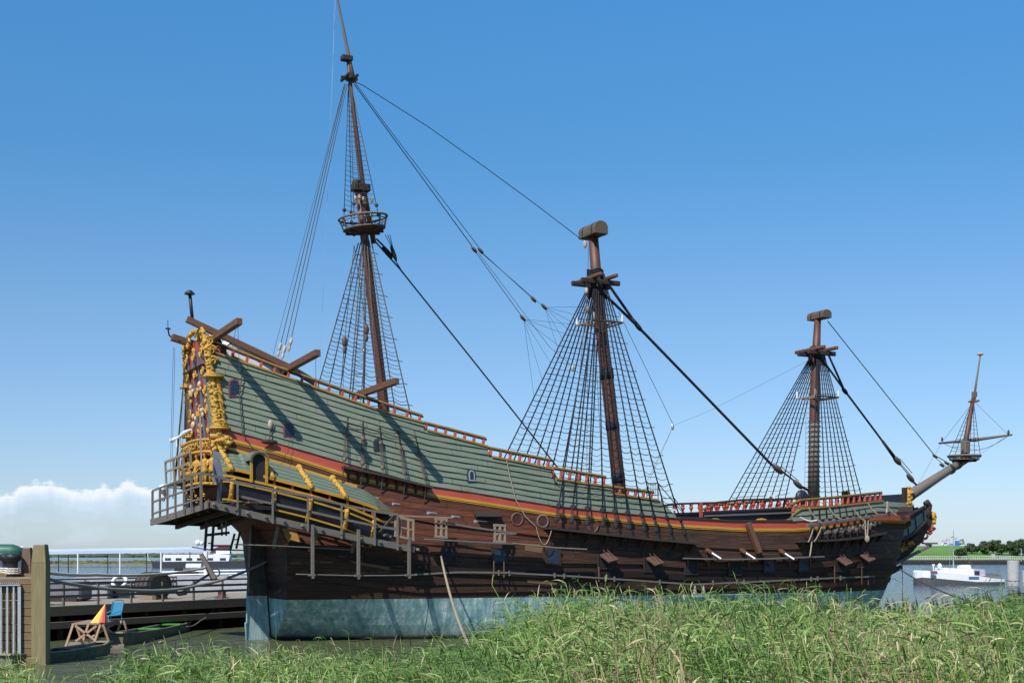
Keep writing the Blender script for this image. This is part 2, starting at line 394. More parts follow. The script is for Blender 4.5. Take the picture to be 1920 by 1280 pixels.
def hull_blue():
    m = NT('blue_antifouling'); so = m.n('ShaderNodeSeparateXYZ'); c = m.n('ShaderNodeTexCoord'); m.l(c.outputs['Object'], so.inputs[0])
    st = m.noise(m.coord('Object', (2.2, 2.2, .22)), 1.4, 7, .72); big = m.noise(m.coord('Object', (.35, .35, 1.2)), 1.3, 6, .65); fine = m.noise(m.coord(), 6, 6, .7)
    c1 = m.ramp(st, [(.34, (.085, .21, .21)), (.46, (.20, .35, .34)), (.56, (.38, .51, .49)), (.66, (.70, .74, .70))])
    c1 = m.mix(m.ramp(big, [(.4, (0, 0, 0)), (.65, (.6, .6, .6))]), c1, (.14, .24, .25))
    # dirt and growth towards the waterline
    h = m.math('ADD', m.math('MULTIPLY', so.outputs[2], -1.1), m.math('ADD', 1.0, m.math('MULTIPLY', m.math('SUBTRACT', fine, .5), 1.6)), clamp=True)
    c1 = m.mix(m.math('MULTIPLY', h, .85), c1, m.ramp(fine, [(.35, (.07, .075, .055)), (.65, (.20, .21, .18))]))
    w = m.math('MULTIPLY', m.math('SUBTRACT', .28, so.outputs[2]), 6, clamp=True); c1 = m.mix(w, c1, (.018, .02, .014)); ru = m.math('MULTIPLY', m.ramp(m.noise(m.coord('Object', (5, 5, .15)), 1.0, 4, .6), [(.66, (0, 0, 0)), (.74, (1, 1, 1))]), .5); c1 = m.mix(ru, c1, (.16, .10, .06))
    sc = m.ramp(m.noise(m.coord('Object', (.8, .8, 5)), 2.2, 8, .75), [(.68, (0, 0, 0)), (.71, (1, 1, 1))]); c1 = m.mix(m.math('MULTIPLY', sc, .55), c1, (.02, .03, .03))
    x = m.math('FRACT', m.math('DIVIDE', m.math('ADD', so.outputs[0], 1.1), 8.3)); c1 = m.mix(m.math('MULTIPLY', m.math('LESS_THAN', x, .006), .75), c1, (.02, .035, .04))
    m.col(c1); m.rough(.6); m.bump(fine, .15, .02); return m.m
MT['hull'] = hull_wood(); MT['blue'] = hull_blue()
BOOT = 2.2
rows_b = [(lambda t, z=z: z) for z in (-1.6, -1, -.5, 0, .4, .8, 1.2, 1.6, 1.9, BOOT)]
row_surface('underwater_hull', MT['blue'], rows_b, smooth=False, label='teal blue antifouling band along the waterline')
NP = 17
rows_h = [(lambda t, k=k: lerp(BOOT, zC(t), (k/NP)**1.0)) for k in range(NP+1)]
hull = row_surface('hull_planking', MT['hull'], rows_h)
row_surface('red_band', MT['red'], [zC, lambda t: (zC(t)+zB(t))/2, zB], label='red painted strake under the green topsides')
strip_mesh('yellow_moulding', MT['yellow'], lambda t: zC(t)-.10, lambda t: zC(t)+.03, -3.5, 42.0, -.02, .085, 200)
strip_mesh('yellow_moulding', MT['yellow'], lambda t: zC(t)-.175, lambda t: zC(t)-.135, -3.5, 42.0, -.02, .06, 160)
def zD(t): return interp(t, LD)
strip_mesh('yellow_moulding', MT['yellow'], lambda t: zD(t)-.09, lambda t: zD(t)+.05, -3.3, LD[-1][0], -.02, .09, 60)
# thick wales standing proud of the planking
for off, th, hgt, nm in ((1.15, .10, .30, 'w'), (2.6, .13, .34, 'w'), (3.5, .13, .34, 'w'), (4.6, .10, .3, 'w')):
    f0 = lambda t, o=off, h=hgt: max(BOOT+.3, zC(t)-o*lerp(1.25, .82, clamp(t/20))-h)
    f1 = lambda t, f=f0, h=hgt: f(t)+h
    ta = -3.0 if off < 2.4 else (-.25 if off < 5 else 0)
    # stay on the side aft of the tuck
    while t_stern(f0(ta)) > ta-.02: ta += .05
    tz = 40.0
    while tz < 43.5 and half(tz+.1, f0(tz)) > .25: tz += .1
    st = strip_mesh('wale', MT['hull'], f0, f1, ta, tz, -.03, th+.03, 200)
    for ob_ in (st, first_twin[st.name]):
        me = ob_.data; ul = me.uv_layers.new(name='UVMap')
        for p in me.polygons:
            for li in p.loop_indices:
                v = me.vertices[me.loops[li].vertex_index].co; ul.data[li].uv = (v.x, off*7+.5)

# --- lapstrake green topsides
def green_planks():
    m = NT('green_planks'); c = m.n('ShaderNodeTexCoord'); sx = m.n('ShaderNodeSeparateXYZ'); m.l(c.outputs['UV'], sx.inputs[0]); fl = m.math('FLOOR', sx.outputs[1])
    wn = m.n('ShaderNodeTexWhiteNoise', noise_dimensions='1D'); m.l(fl, wn.inputs['W'])
    q = m.math('ADD', m.math('DIVIDE', sx.outputs[0], 5.2), m.math('MULTIPLY', wn.outputs[0], 9.0)); butt = m.math('LESS_THAN', m.math('FRACT', q), .006)
    cb = m.n('ShaderNodeCombineXYZ'); m.l(fl, cb.inputs[0]); m.l(m.math('FLOOR', q), cb.inputs[1]); w2 = m.n('ShaderNodeTexWhiteNoise', noise_dimensions='2D'); m.l(cb.outputs[0], w2.inputs[0])
    g = m.noise(m.coord('Object', (.6, .6, 7)), 1.6, 6, .7); big = m.noise(m.coord('Object', (.4, .4, .5)), 1.1, 5, .65); drip = m.noise(m.coord('Object', (7, 7, .35)), 1.2, 4, .6)
    col = m.ramp(g, [(.3, (.105, .133, .088)), (.55, (.147, .174, .120)), (.75, (.178, .20, .145))])
    col = m.mix(m.math('MULTIPLY', w2.outputs[0], .35), col, (.105, .15, .115)); col = m.mix(m.ramp(big, [(.45, (0, 0, 0)), (.7, (.35, .35, .35))]), col, (.20, .215, .175))
    col = m.mix(m.ramp(drip, [(.62, (0, 0, 0)), (.75, (.35, .35, .35))]), col, (.06, .07, .055)); col = m.mix(m.math('MULTIPLY', butt, .8), col, (.02, .025, .02))
    so = m.math('FRACT', m.math('MULTIPLY', sx.outputs[0], 2.0)); nail = m.math('MULTIPLY', m.math('LESS_THAN', so, .05), m.math('LESS_THAN', m.math('ABSOLUTE', m.math('SUBTRACT', m.math('FRACT', sx.outputs[1]), .3)), .07)); col = m.mix(m.math('MULTIPLY', nail, .5), col, (.04, .05, .04))
    m.col(col); m.rough(.6); m.bump(g, .25, .02); return m.m
MT['greenplank'] = green_planks()
PW = .315
def clap(sg, mb, t0, t1, ztop, n):
    k = 0
    ts = [lerp(t0, t1, i/n) for i in range(n+1)]
    for k in range(30):
        any_ = False; prev = None; strip = []
        for t in ts:
            lo = zB(t)+PW*k; hi_ = min(lo+PW, ztop(t))
            if hi_-lo < .015: strip.append(None); continue
            any_ = True
            # follow the leaning stern edge
            strip.append((t, lo, hi_))
        if not any_: break
        for a, b in zip(strip, strip[1:]):
            if a is None or b is None: continue
            q = []
            for (t, lo, hi_) in (a, b):
                tt = t
                if t <= ts[0]+1e-6: tt = max(t, t_stern(lo)+.02) if t_stern(lo) > t else t
                wv = .012*math.sin(tt*1.7+k*2.1)+.008*math.sin(tt*4.3+k); s0 = half(tt, lo)+.085+wv; s1 = half(tt, hi_)+.012
                q.append(((tt, -sg*s0, lo), (tt, -sg*s1, hi_), (tt, -sg*(s0-.10), lo)))
            mb.uv += [(q[i][j][0], k+f_) for i in (0, 1) for j, f_ in ((0, .1), (1, .9), (2, .0))]
            b_ = len(mb.v); mb.v += [q[0][0], q[0][1], q[0][2], q[1][0], q[1][1], q[1][2]]
            mb.f += [(b_, b_+3, b_+4, b_+1), (b_, b_+2, b_+5, b_+3)]; mb.mi += [0, 0]
    return mb
def build_clap(t0, t1, n, **k):
    nn = 60
    for sg in (1, -1):
        mb = MB(); mb.uv = []; clap(sg, mb, t0, t1, zA, n)
        # backing wall inside
        b = len(mb.v)
        for i in range(nn+1):
            t = lerp(t0, t1, i/nn)
            for z in (zB(t)-.1, (zB(t)+zA(t))/2, max(zB(t)-.05, zA(t)-.04)): mb.v.append((t, -sg*(half(t, z)-.10), z)); mb.uv.append((t, 90.5))
        for i in range(nn):
            for j in (0, 1): mb.f.append((b+i*3+j, b+i*3+3+j, b+i*3+4+j, b+i*3+1+j)); mb.mi.append(0)
        mb.build('green_topsides', MT['greenplank'], ship, **k)
T_G1 = hp(1272, 971).x
build_clap(-4.05, T_G1, 330)
build_clap(TF0, TEND-.05, 60, label='green planking of the forecastle')
# --- rails, balusters (each run)
tr = MB(); 
def rail_run(lo, up, nb, ends=(True, True), tilt=.0):
    a, b = up[0][0], up[-1][0]
    for sg in (1, -1):
        for (f, w, h, o, mat, nm) in ((lo, .20, .10, .03, MT['yellowd'], 'lower_rail'), (up, .22, .09, .0, MT['yellowd'], 'top_rail')):
            mb = MB(); n = max(4, int((f[-1][0]-f[0][0])*1.5)); vs = []
            for i in range(n+1):
                t = lerp(f[0][0], f[-1][0], i/n); z = interp(t, f); s = half(t, z)+o
                vs += [(t, -sg*(s+w/2), z-h/2), (t, -sg*(s+w/2), z+h/2), (t, -sg*(s-w/2), z+h/2), (t, -sg*(s-w/2), z-h/2)]
            fs = [(i*4+k, i*4+4+k, i*4+4+(k+1) % 4, i*4+(k+1) % 4) for i in range(n) for k in range(4)]+[(0, 1, 2, 3), (n*4+3, n*4+2, n*4+1, n*4)]
            mb.add(vs, fs); r = mb.build(nm, mat, ship)
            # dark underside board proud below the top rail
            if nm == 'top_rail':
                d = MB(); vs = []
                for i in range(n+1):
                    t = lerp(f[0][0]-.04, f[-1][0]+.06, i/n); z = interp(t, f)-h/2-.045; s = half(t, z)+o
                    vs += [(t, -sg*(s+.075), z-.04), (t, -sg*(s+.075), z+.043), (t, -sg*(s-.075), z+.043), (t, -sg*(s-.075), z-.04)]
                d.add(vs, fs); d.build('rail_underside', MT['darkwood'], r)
    for i in range(nb):
        t = lerp(a+.12, b-.12, i/(nb-1)); 
        z0 = interp(clamp(t, lo[0][0], lo[-1][0]), lo)+.05; z1 = interp(t, up)-.12
        if t < lo[0][0]: z0 = lo[0][1]+.05
        for sg in (1, -1):
            s = half(t, z0)
            m_ = MB(); m_.beam((t-.06, -sg*(s+.01), z0), (t+.02, -sg*(half(t, z1)), z1), .17, .14, up=(1, 0, 0), w2=.15, h2=.12)
            m_.build('baluster', MT['redbright'] if i % 4 else MT['red'], ship, bevel=.01)
for (lo, up), nb in zip(RUNS, (17, 7, 7, 7, 6)): rail_run(lo, up, nb)
# --- waist cap rail
strip_mesh('cap_rail', MT['darkwood'], lambda t: zB(t), lambda t: zB(t)+.09, T_G1-.2, TF0+.2, -.22, .30, 60)
# --- decks
def deck(t0, t1, zf, n=20, ins=.15):
    mb = MB(); vs = []
    for i in range(n+1):
        t = lerp(t0, t1, i/n); z = zf(t); h = half(t, z)-ins; vs += [(t, -h, z), (t, h, z)]
    mb.add(vs, [(2*i, 2*i+2, 2*i+3, 2*i+1) for i in range(n)]); mb.build('deck', MT['shipdeck'], ship)
for lo, up in RUNS: deck(lo[0][0]-.1, lo[-1][0]+.15, lambda t, lo=lo: interp(t, lo)-.75)
deck(T_G1-.4, TF0, lambda t: zB(t)-1.3); deck(TF0, TEND, lambda t: zFore(t)-.5)
# ------------------------------------------------------------------ forecastle
TFE = LF[-1][0]
upF = line([(1484, 944), (1502, 936), (1564, 931), (1652, 922)])
loF = [(upF[0][0], interp(upF[0][0], LF)+.05)]+[(t, z+.05) for t, z in LF[1:]]
rail_run(loF, upF, 16)
# bulkhead closing the forecastle over the beakhead, and the stern panel
def cross_panel(name, mat, tf, z0, z1, n=12, ins=.0, **k):
    mb = MB(); vs = []
    for i in range(n+1):
        z = lerp(z0, z1, i/n); t = tf(z); h = half(t, z)-ins; vs += [(t, -h, z), (t, h, z)]
    mb.add(vs, [(2*i, 2*i+1, 2*i+3, 2*i+2) for i in range(n)]); return mb.build(name, mat, ship, **k)
cross_panel('beakhead_bulkhead', MT['navy'], lambda z: TEND+.03, 6.4, zFore(TEND)+.6)
# inboard balustrade of the forecastle break
bs = 3.35
pu = [px(u, v, bs) for u, v in ((1317, 945), (1389, 937), (1440, 935.5), (1484, 935))]
pl = [px(u, v, bs) for u, v in ((1317, 960), (1405, 956), (1450, 954), (1484, 953))]
for sg in (1, -1):
    def sd(p, o=0): return Vector((p.x, (p.y-o)*sg, p.z))
    for nm, pts, w, h, mt in (('forecastle_rail', pu, .2, .13, MT['darkwood']), ('forecastle_sill', pl, .2, .12, MT['navy'])):
        mb = MB()
        for a, b in zip(pts, pts[1:]): mb.beam(sd(a), sd(b), w, h)
        mb.build(nm, mt, ship)
    mb = MB()
    for a, b in zip(pl, pl[1:]):
        mb.add([sd(a), sd(b), Vector((b.x, -bs*-sg*-1, zB(b.x)-.6)), Vector((a.x, -bs*-sg*-1, zB(a.x)-.6))], [(0, 1, 2, 3)])
    mb.build('forecastle_bulwark', MT['navy'], ship)
    mb = MB(); mb.beam(sd(pl[0], .1)+Vector((.1, 0, -.22)), sd(pl[-1], .1)+Vector((0, 0, -.25)), .12, .10); mb.build('fender_spar', MT['greywood'], ship)
    for i in range(10):
        f = i/9.0; x = lerp(pu[0].x+.5, pu[-1].x-.3, f); zt = interp(x, [(p.x, p.z) for p in pu]); zb = interp(x, [(p.x, p.z) for p in pl])
        m_ = MB(); hh = zt-zb
        prof = [(0, .09), (.08, .10), (.12, .06), (.3, .07), (.45, .13), (.6, .14), (.7, .08), (.78, .12), (.9, .12), (.93, .08), (1, .08)]
        m_.tube([(x, -bs*sg, zb+hh*a) for a, _ in prof], [r for _, r in prof], 10); m_.build('turned_baluster', MT['redbright'], ship, smooth=True)
    m_ = MB(); m_.beam(sd(pl[0])-Vector((.1, 0, .3)), sd(pu[0])+Vector((-.1, 0, .1)), .16, .16, up=(1, 0, 0)); m_.build('corner_post', MT['red'], ship)
    for u in (1341, 1428):
        p = px(u, 975, bs+.1); m_ = MB(); m_.ball((p.x, p.y*sg, p.z-.1), .55, (1, .12, .42), 14, 6); m_.build('oval_port_lid', MT['yellow'], ship, smooth=True)
for sg in (1, -1):   # round hatch hoods behind the rail
    p = px(1503, 932, 2.2*sg); m_ = MB(); m_.ball(p, .5, (1, .5, 1), 12, 6); m_.build('hatch_hood', MT['navy'], ship, smooth=True)

# ------------------------------------------------------------------ carved work
def carve(mb, path, r0, r1, seed, n=60, spread=.6):
    rr = random.Random(seed)
    L_ = len(path)-1
    for i in range(n):
        f = i/(n-1)*L_; k = min(int(f), L_-1); p = Vector(path[k]).lerp(Vector(path[k+1]), f-k); r = lerp(r0, r1, i/(n-1))
        for _ in range(2):
            o = Vector((rr.uniform(-1, 1), rr.uniform(-1, 1), rr.uniform(-1, 1)))*r*spread
            q = Matrix.Rotation(rr.uniform(0, 6.3), 3, 'Z') @ Matrix.Rotation(rr.uniform(0, 6.3), 3, 'X')
            mb.ball(p+o, r*rr.uniform(.3, .62), (1, rr.uniform(.45, .9), rr.uniform(.45, 1)), 7, 5, q)
def scroll(mb, c, ax, ay, r, turns=1.6, w=.06, sgn=1):
    c = Vector(c); ax = Vector(ax); ay = Vector(ay); pts = []; rs = []
    for i in range(19):
        a = i/18*turns*2*math.pi; q = r*(1-i/18*.85); pts.append(c+ax*q*math.cos(a)+ay*q*math.sin(a)*sgn); rs.append(w*(1-.5*i/18))
    mb.tube(pts, rs, 6)
def statue(mb, p, h, face, seed=1):
    """small carved standing figure: legs, cloak, arms, head, helmet"""
    rr = random.Random(seed); p = Vector(p); f = Vector(face).normalized(); r = f.cross(Vector((0, 0, 1))).normalized(); Z = Vector((0, 0, 1)); u = h/7.5
    for sd_ in (-1, 1):
        mb.tube([p+r*sd_*.55*u+f*.2*u, p+r*sd_*.5*u+Z*1.9*u+f*.25*u, p+r*sd_*.4*u+Z*3.6*u], [.28*u, .4*u, .6*u], 7)
        mb.ball(p+r*sd_*.6*u+f*.5*u+Z*.1*u, .35*u, (1, 1, .6), 6, 4)
        sh = p+r*sd_*1.05*u+Z*5.9*u; el_ = p+r*sd_*1.5*u+Z*(4.6+rr.uniform(0, .7))*u+f*.2*u; ha = p+r*sd_*(.5+rr.uniform(0, .8))*u+Z*(4.2+rr.uniform(-.3, 1.2))*u+f*.9*u
        mb.tube([sh, el_, ha], [.42*u, .34*u, .26*u], 6); mb.ball(ha, .3*u, n=6, m=4)
    mb.tube([p+Z*2.7*u, p+Z*3.6*u, p+Z*4.4*u, p+Z*5.4*u, p+Z*6.1*u, p+Z*6.5*u], [1.05*u, .95*u, .75*u, 1.05*u, .8*u, .35*u], 9)
    mb.tube([p-f*.5*u+Z*.6*u, p-f*.6*u+Z*3*u, p-f*.4*u+Z*6*u], [.9*u, .95*u, .7*u], 8)
    mb.ball(p+Z*7.05*u+f*.05*u, .56*u, (.85, .9, 1.1), 8, 6); mb.ball(p+Z*7.0*u+f*.5*u, .14*u, n=5, m=4)
    mb.tube([p+Z*7.2*u, p+Z*7.5*u, p+Z*7.75*u], [.68*u, .6*u, .2*u], 8)
def facing_out(sg): return (-.4, -sg, 0)
TS = t_stern
stern_panel = cross_panel('stern_panel', MT['red'], lambda z: TS(z)-.05 if z > 8.4 else TS(8.4)-.05, 8.4, 15.2, 10, .02)
BLUEP = plain('faded_blue_paint', (.09, .16, .24), .5, .2)
mb = MB()  # blue pilasters and framing on the stern panel
for y in (-1.5, -.55, .55, 1.5): mb = MB(); mb.beam((TS(10.4)-.12, y*1.25, 10.4), (TS(15.1)-.10, y, 15.1), .17, .08, up=(1, 0, 0)); mb.build('blue_pilaster', BLUEP, stern_panel)
PALE = plain('pale_painted_carving', (.50, .38, .24), .6, .3, 5)
mb = MB(); rr = random.Random(3)
for z in (11.0, 12.0, 13.0, 14.0, 14.9):
    for y in (-1.9, 0, 1.9):
        y2 = y*(1-.045*(z-11)); scroll(mb, (TS(z)-.2, y2, z), (0, 1, 0), (0, 0, 1), .30, w=.055, sgn=1 if y > 0 else -1)
        for q in range(3): mb.ball((TS(z)-.16+rr.uniform(-.06, .06), y2+rr.uniform(-.25, .25), z+rr.uniform(-.4, .4)), rr.uniform(.05, .11), (1, 1, rr.uniform(1, 1.8)), 6, 4)
        mb.build('carved_ornament', MT['gold'], stern_panel, smooth=True); mb = MB()
mb = MB()
for z in (11.7, 13.2):
    for y in (-1.0, 1.0):
        for q in range(4): mb.ball((TS(z)-.22+rr.uniform(-.08, .08), y+rr.uniform(-.25, .25), z+rr.uniform(-.4, .4)), rr.uniform(.07, .14), (1, 1, 1.6), 6, 4)
        mb.build('pale_carving', PALE, stern_panel, smooth=True); mb = MB()
for sg in (1, -1):
    # corner columns of carved heads, scrolls and leaves
    cp = []
    for z in [15.55, 15.0, 14.2, 13.4, 12.6, 11.8, 11.0, 10.25]:
        t = TS(z); cp.append((t-.02, -sg*(half(t, z)+.10), z))
    mb = MB(); mb.tube(cp, [.2]*len(cp), 8); carve(mb, cp, .24, .26, 5+sg, 170, .62)
    for i, z in enumerate([15.4, 14.9, 14.35, 12.55, 12.1, 11.6, 11.1]):
        t = TS(z); c = Vector((t+.16, -sg*(half(t, z)+.2), z)); scroll(mb, c, (1, 0, 0), (0, 0, 1), .25, w=.075)
    for z in (13.55, 10.9):
        t = TS(z); mb.box((t+.1, -sg*(half(t, z)+.12), z), (.95, .66, .13)); mb.box((t+.1, -sg*(half(t, z)+.12), z+.12), (.8, .52, .08))
    for i in range(16):   # overlapping leaf tongues
        z = lerp(11.2, 13.4, i/15); t = TS(z); q = Matrix.Rotation(R(35)*1, 3, 'Y'); mb.ball((t+.3, -sg*(half(t, z)+.14), z), .2, (1.1, .5, .45), 7, 5, q)
    mb.build('carved_corner_column', MT['gold'], ship, smooth=True)
    m_ = MB()
    for i, z in enumerate([10.5, 10.2, 9.95]): m_.tube([(TS(z)+.3, -sg*(half(TS(z), z)+.15), z), (TS(z)-.5, -sg*(half(TS(z), z)+.2), z-.05)], .14-.02*i, 8)
    carve(m_, [(TS(10.3)+.5, -sg*(half(TS(10), 10)+.2), 10.35), (TS(10)-.4, -sg*(half(TS(10), 10)+.25), 9.9)], .32, .36, 12, 26)
    m_.build('carved_capital', MT['gold'], ship, smooth=True)
# taffrail crest
mb = MB(); cr = [(TS(15.7)-.12, y, 15.75+.38*math.cos(y/2.3*1.4)) for y in [-2.2+.275*i for i in range(17)]]
mb.tube(cr, .12, 8); carve(mb, cr, .17, .17, 8, 50, .6)
for y in (-1.9, -1, 1, 1.9): scroll(mb, (TS(15.7)-.15, y, 15.75), (0, 1, 0), (0, 0, 1), .36, w=.09, sgn=-1 if y > 0 else 1)
mb.build('taffrail_crest', MT['gold'], ship, smooth=True)
mb = MB(); mb.beam((TS(15)+.02, -2.2, 15.4), (TS(15)+.02, 2.2, 15.4), .7, .1, up=(1, 0, 0)); mb.build('taffrail_board', MT['red'], ship)
# stern balcony: two gold rails on a curved floor, statues between, brackets beneath
GZ = [10.25, 9.55]
def bal(z, off=.0): 
    h = half(-3.5, z)+.25; return [Vector((-3.5-.75*math.sqrt(max(0, 1-(y/h)**2))**.6-off*.3, y, z+.12*(1-(y/h)**2))) for y in [lerp(-h, h, i/16) for i in range(17)]]
mb = MB()
for z, r in ((10.3, .08), (9.68, .09)): mb.tube(bal(z), r, 8)
a, b = bal(10.3), bal(9.72)
for i in range(1, 16): mb.tube([b[i], a[i]], .045, 6)
carve(mb, bal(10.0), .16, .16, 21, 46, .9)
mb.build('balcony_rail', MT['gold'], ship, smooth=True)
fl = MB(); q = bal(9.5); fl.add([tuple(p) for p in q]+[(-3.35, q[0].y, 9.5), (-3.35, q[-1].y, 9.5)], [tuple(range(17))+(18, 17)]); 
q = bal(8.1); fl.add([tuple(p) for p in q]+[(-3.35, q[0].y, 8.1), (-3.35, q[-1].y, 8.1)], [tuple(range(17))+(18, 17)]); fl.build('balcony_floor', MT['darkwood'], ship)
q = bal(8.15, -.6)
for i, k in enumerate((1, 3, 6, 8, 10, 13, 15)):
    mb = MB(); p = q[k]; statue(mb, (p.x-.12, p.y, 8.12), 1.5, (-1, p.y*.25, 0), i); mb.build('carved_figure', MT['gold'], ship, smooth=True)
mb = MB(); mb.tube(bal(8.06), .08, 8)
a, b = bal(8.0), bal(7.6)
for i in range(0, 17, 4): carve(mb, [a[i], (a[i].x+.35, a[i].y*.97, 7.2)], .17, .11, 40+i, 10, .6)
mb.build('lower_carved_rail', MT['gold'], ship, smooth=True)
for sg in (1, -1):  # blue-grey scrolled end board of the balcony
    ctr = Vector((-3.0, -sg*(half(-3.2, 8.4)+.22), 8.35)); pts = []
    mb = MB(); prof = [Vector((ctr.x-1.0+1.05*math.sin(a)*1.0, ctr.y, ctr.z-.25+1.6*math.cos(a))) for a in [i/12*math.pi/2 for i in range(13)]]+[Vector((ctr.x-1.0, ctr.y, ctr.z-.25))]
    mb.prism(prof, (0, 0, 0), (0, -sg*.12, 0)); mb.build('scrolled_end_board', plain('blue_grey_board', (.17, .20, .25), .6, .2), ship)

# ------------------------------------------------------------------ quarter galleries
def og(t): return interp(t, [(-3.4, 1.0), (2.6, .98), (4.2, .7), (5.35, .06)])
def hpo(u, v):
    o = .9
    for _ in range(6): p = hp(u, v, o); o = og(p.x)
    return hp(u, v, o)
E1 = [hpo(*p) for p in ((446, 880), (502, 894), (560, 909), (640, 930), (690, 946), (716, 957))]; EZ = [(p.x, p.z) for p in E1]
G1 = [hpo(*p) for p in ((428, 892), (500, 908), (580, 928), (640, 946), (690, 966), (716, 978))]; GR = [(p.x, p.z) for p in G1]
def zEv(t): return interp(t, EZ)
def zGr(t): return interp(t, GR)
T0, T1 = -3.7, 5.25
for sg in (1, -1):
    n = 60; ts = [lerp(T0, T1, i/n) for i in range(n+1)]
    def zroof(t):
        zt, ze = zD(t)-.05, zEv(t); zt = lerp(zt, ze+.06, clamp((t-3.3)/(T1-3.3))**1.3)
        return min(zt, ze+.9) if t < -2.6 else zt
    # lapped green roof
    mb = MB(); NR = 5
    for i in range(n):
        for j in range(NR):
            vs = []
            for t in (ts[i], ts[i+1]):
                zt, ze = zD(t)-.05, zEv(t)
                zt = lerp(zt, ze+.06, clamp((t-3.3)/(T1-3.3))**1.3)
                if t < -2.6: zt = min(zt, ze+.9)
                def P_(f): 
                    z = lerp(zt, ze, f); return (lerp(half(t, zt)+.02, half(t, ze)+og(t), f**.75), z)
                s0, z0 = P_(j/NR); s1, z1 = P_((j+1)/NR)
                vs += [(t, -sg*s0, z0), (t, -sg*(s1+.03), z1), (t, -sg*(s1-.02), z1)]
            mb.add(vs, [(0, 3, 4, 1), (1, 4, 5, 2)])
    roof = mb.build('gallery_roof', MT['green'], ship)
    def along(name, mat, zf, o0, w, h, par=ship, ta=T0, tb=T1):
        m_ = MB(); vs = []; nn = 50
        for i in range(nn+1):
            t = lerp(ta, tb, i/nn); z = zf(t); s = half(t, z)+og(t)+o0
            vs += [(t, -sg*(s+w/2), z-h/2), (t, -sg*(s+w/2), z+h/2), (t, -sg*(s-w/2), z+h/2), (t, -sg*(s-w/2), z-h/2)]
        m_.add(vs, [(i*4+k, i*4+4+k, i*4+4+(k+1) % 4, i*4+(k+1) % 4) for i in range(nn) for k in range(4)]+[(0, 1, 2, 3), (nn*4+3, nn*4+2, nn*4+1, nn*4)])
        return m_.build(name, mat, par)
    along('gallery_eaves', MT['yellow'], lambda t: zEv(t)-.03, .03, .14, .15)
    along('gallery_rail', MT['yellow'], zGr, .06, .2, .12)
    along('gallery_moulding', MT['yellow'], lambda t: zGr(t)-.28, .02, .1, .09)
    along('gallery_moulding', MT['yellow'], lambda t: zGr(t)-1.15, -.25, .1, .09)
    # lower body curving back to the hull
    mb = MB()
    for i in range(n):
        for j in range(4):
            vs = []
            for t in (ts[i], ts[i+1]):
                for f in (j/4, (j+1)/4):
                    z = zGr(t)-f*1.55; s = half(t, z)+og(t)*(1-f**2.2)-.01; vs.append((t, -sg*s, z))
            mb.add(vs, [(0, 2, 3, 1)])
    mb.add([(T0, -sg*half(T0, 8), zGr(T0)), (T0, -sg*(half(T0, 8)+og(T0)), zGr(T0)), (T0, -sg*(half(T0, 7)+.3), zGr(T0)-1.5), (T0, -sg*(half(T0, 7)-.5), zGr(T0)-1.5)], [(0, 1, 2, 3)])
    mb.build('gallery_body', MT['navy'], ship)
    mb = MB()  # shade of the gallery interior put in as a black back wall and floor
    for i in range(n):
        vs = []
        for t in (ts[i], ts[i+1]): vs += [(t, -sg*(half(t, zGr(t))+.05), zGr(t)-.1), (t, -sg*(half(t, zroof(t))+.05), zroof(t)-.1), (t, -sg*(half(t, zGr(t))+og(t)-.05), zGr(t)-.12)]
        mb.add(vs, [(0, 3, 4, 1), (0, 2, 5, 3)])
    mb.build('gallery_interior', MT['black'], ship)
    for u in (516, 550, 584, 619, 652, 682, 698):
        p = hpo(u, 925); t = p.x; m_ = MB(); s = half(t, zEv(t))+og(t)-.08
        m_.beam((t, -sg*s, zGr(t)+.02), (t, -sg*s, zEv(t)-.06), .13, .12, up=(1, 0, 0)); m_.build('gallery_post', MT['redbright'], ship, bevel=.01)
    # dormer doorway
    t0_, t1_ = hpo(466, 880).x, hpo(500, 880).x; tc_ = (t0_+t1_)/2; hw = (t1_-t0_)/2; zb = zGr(tc_)+.0; zt = zb+1.42
    s = half(tc_, zb)+og(tc_)+.20; arc = lambda w, hh: [Vector((tc_-w, 0, zb)), ]+[Vector((tc_-w*math.cos(a), 0, zt-w+hh+w*math.sin(a))) for a in [i/10*math.pi for i in range(11)]]+[Vector((tc_+w, 0, zb))]
    m_ = MB(); o_, i_ = arc(hw*1.12, .22), arc(hw*.76, .0); nA = len(o_)
    for y0, y1, mt_, nm, po, pi_ in ((s+.02, s-.16, MT['yellow'], 'door_frame', arc(hw*.98, .08), arc(hw*.74, .0)),):
        m_ = MB(); vs = [Vector((p.x, -sg*y0, p.z)) for p in po]+[Vector((p.x, -sg*y0, p.z)) for p in pi_]+[Vector((p.x, -sg*y1, p.z)) for p in po]+[Vector((p.x, -sg*y1, p.z)) for p in pi_]
        fs = []
        for i in range(nA-1): fs += [(i, i+1, nA+i+1, nA+i), (i, 2*nA+i, 2*nA+i+1, i+1), (nA+i, nA+i+1, 3*nA+i+1, 3*nA+i)]
        m_.add(vs, fs); df = m_.build(nm, mt_, ship)
    m_ = MB(); m_.prism([Vector((p.x, -sg*(s-.12), p.z)) for p in arc(hw*.75, 0)], (0, 0, 0), (0, sg*.02, 0)); m_.build('door_opening', MT['black'], df)
    m_ = MB(); po, pi_ = arc(hw*1.13, .17), arc(hw*.99, .08)
    vs = [Vector((p.x, -sg*(s+.10), p.z)) for p in po]+[Vector((p.x, -sg*(s+.10), p.z)) for p in pi_]+[Vector((p.x, -sg*(s-1.05), p.z)) for p in po]
    fs = []
    for i in range(1, nA-2): fs += [(i, i+1, nA+i+1, nA+i), (i, 2*nA+i, 2*nA+i+1, i+1)]
    m_.add(vs, fs); m_.build('door_hood', MT['green'], ship)
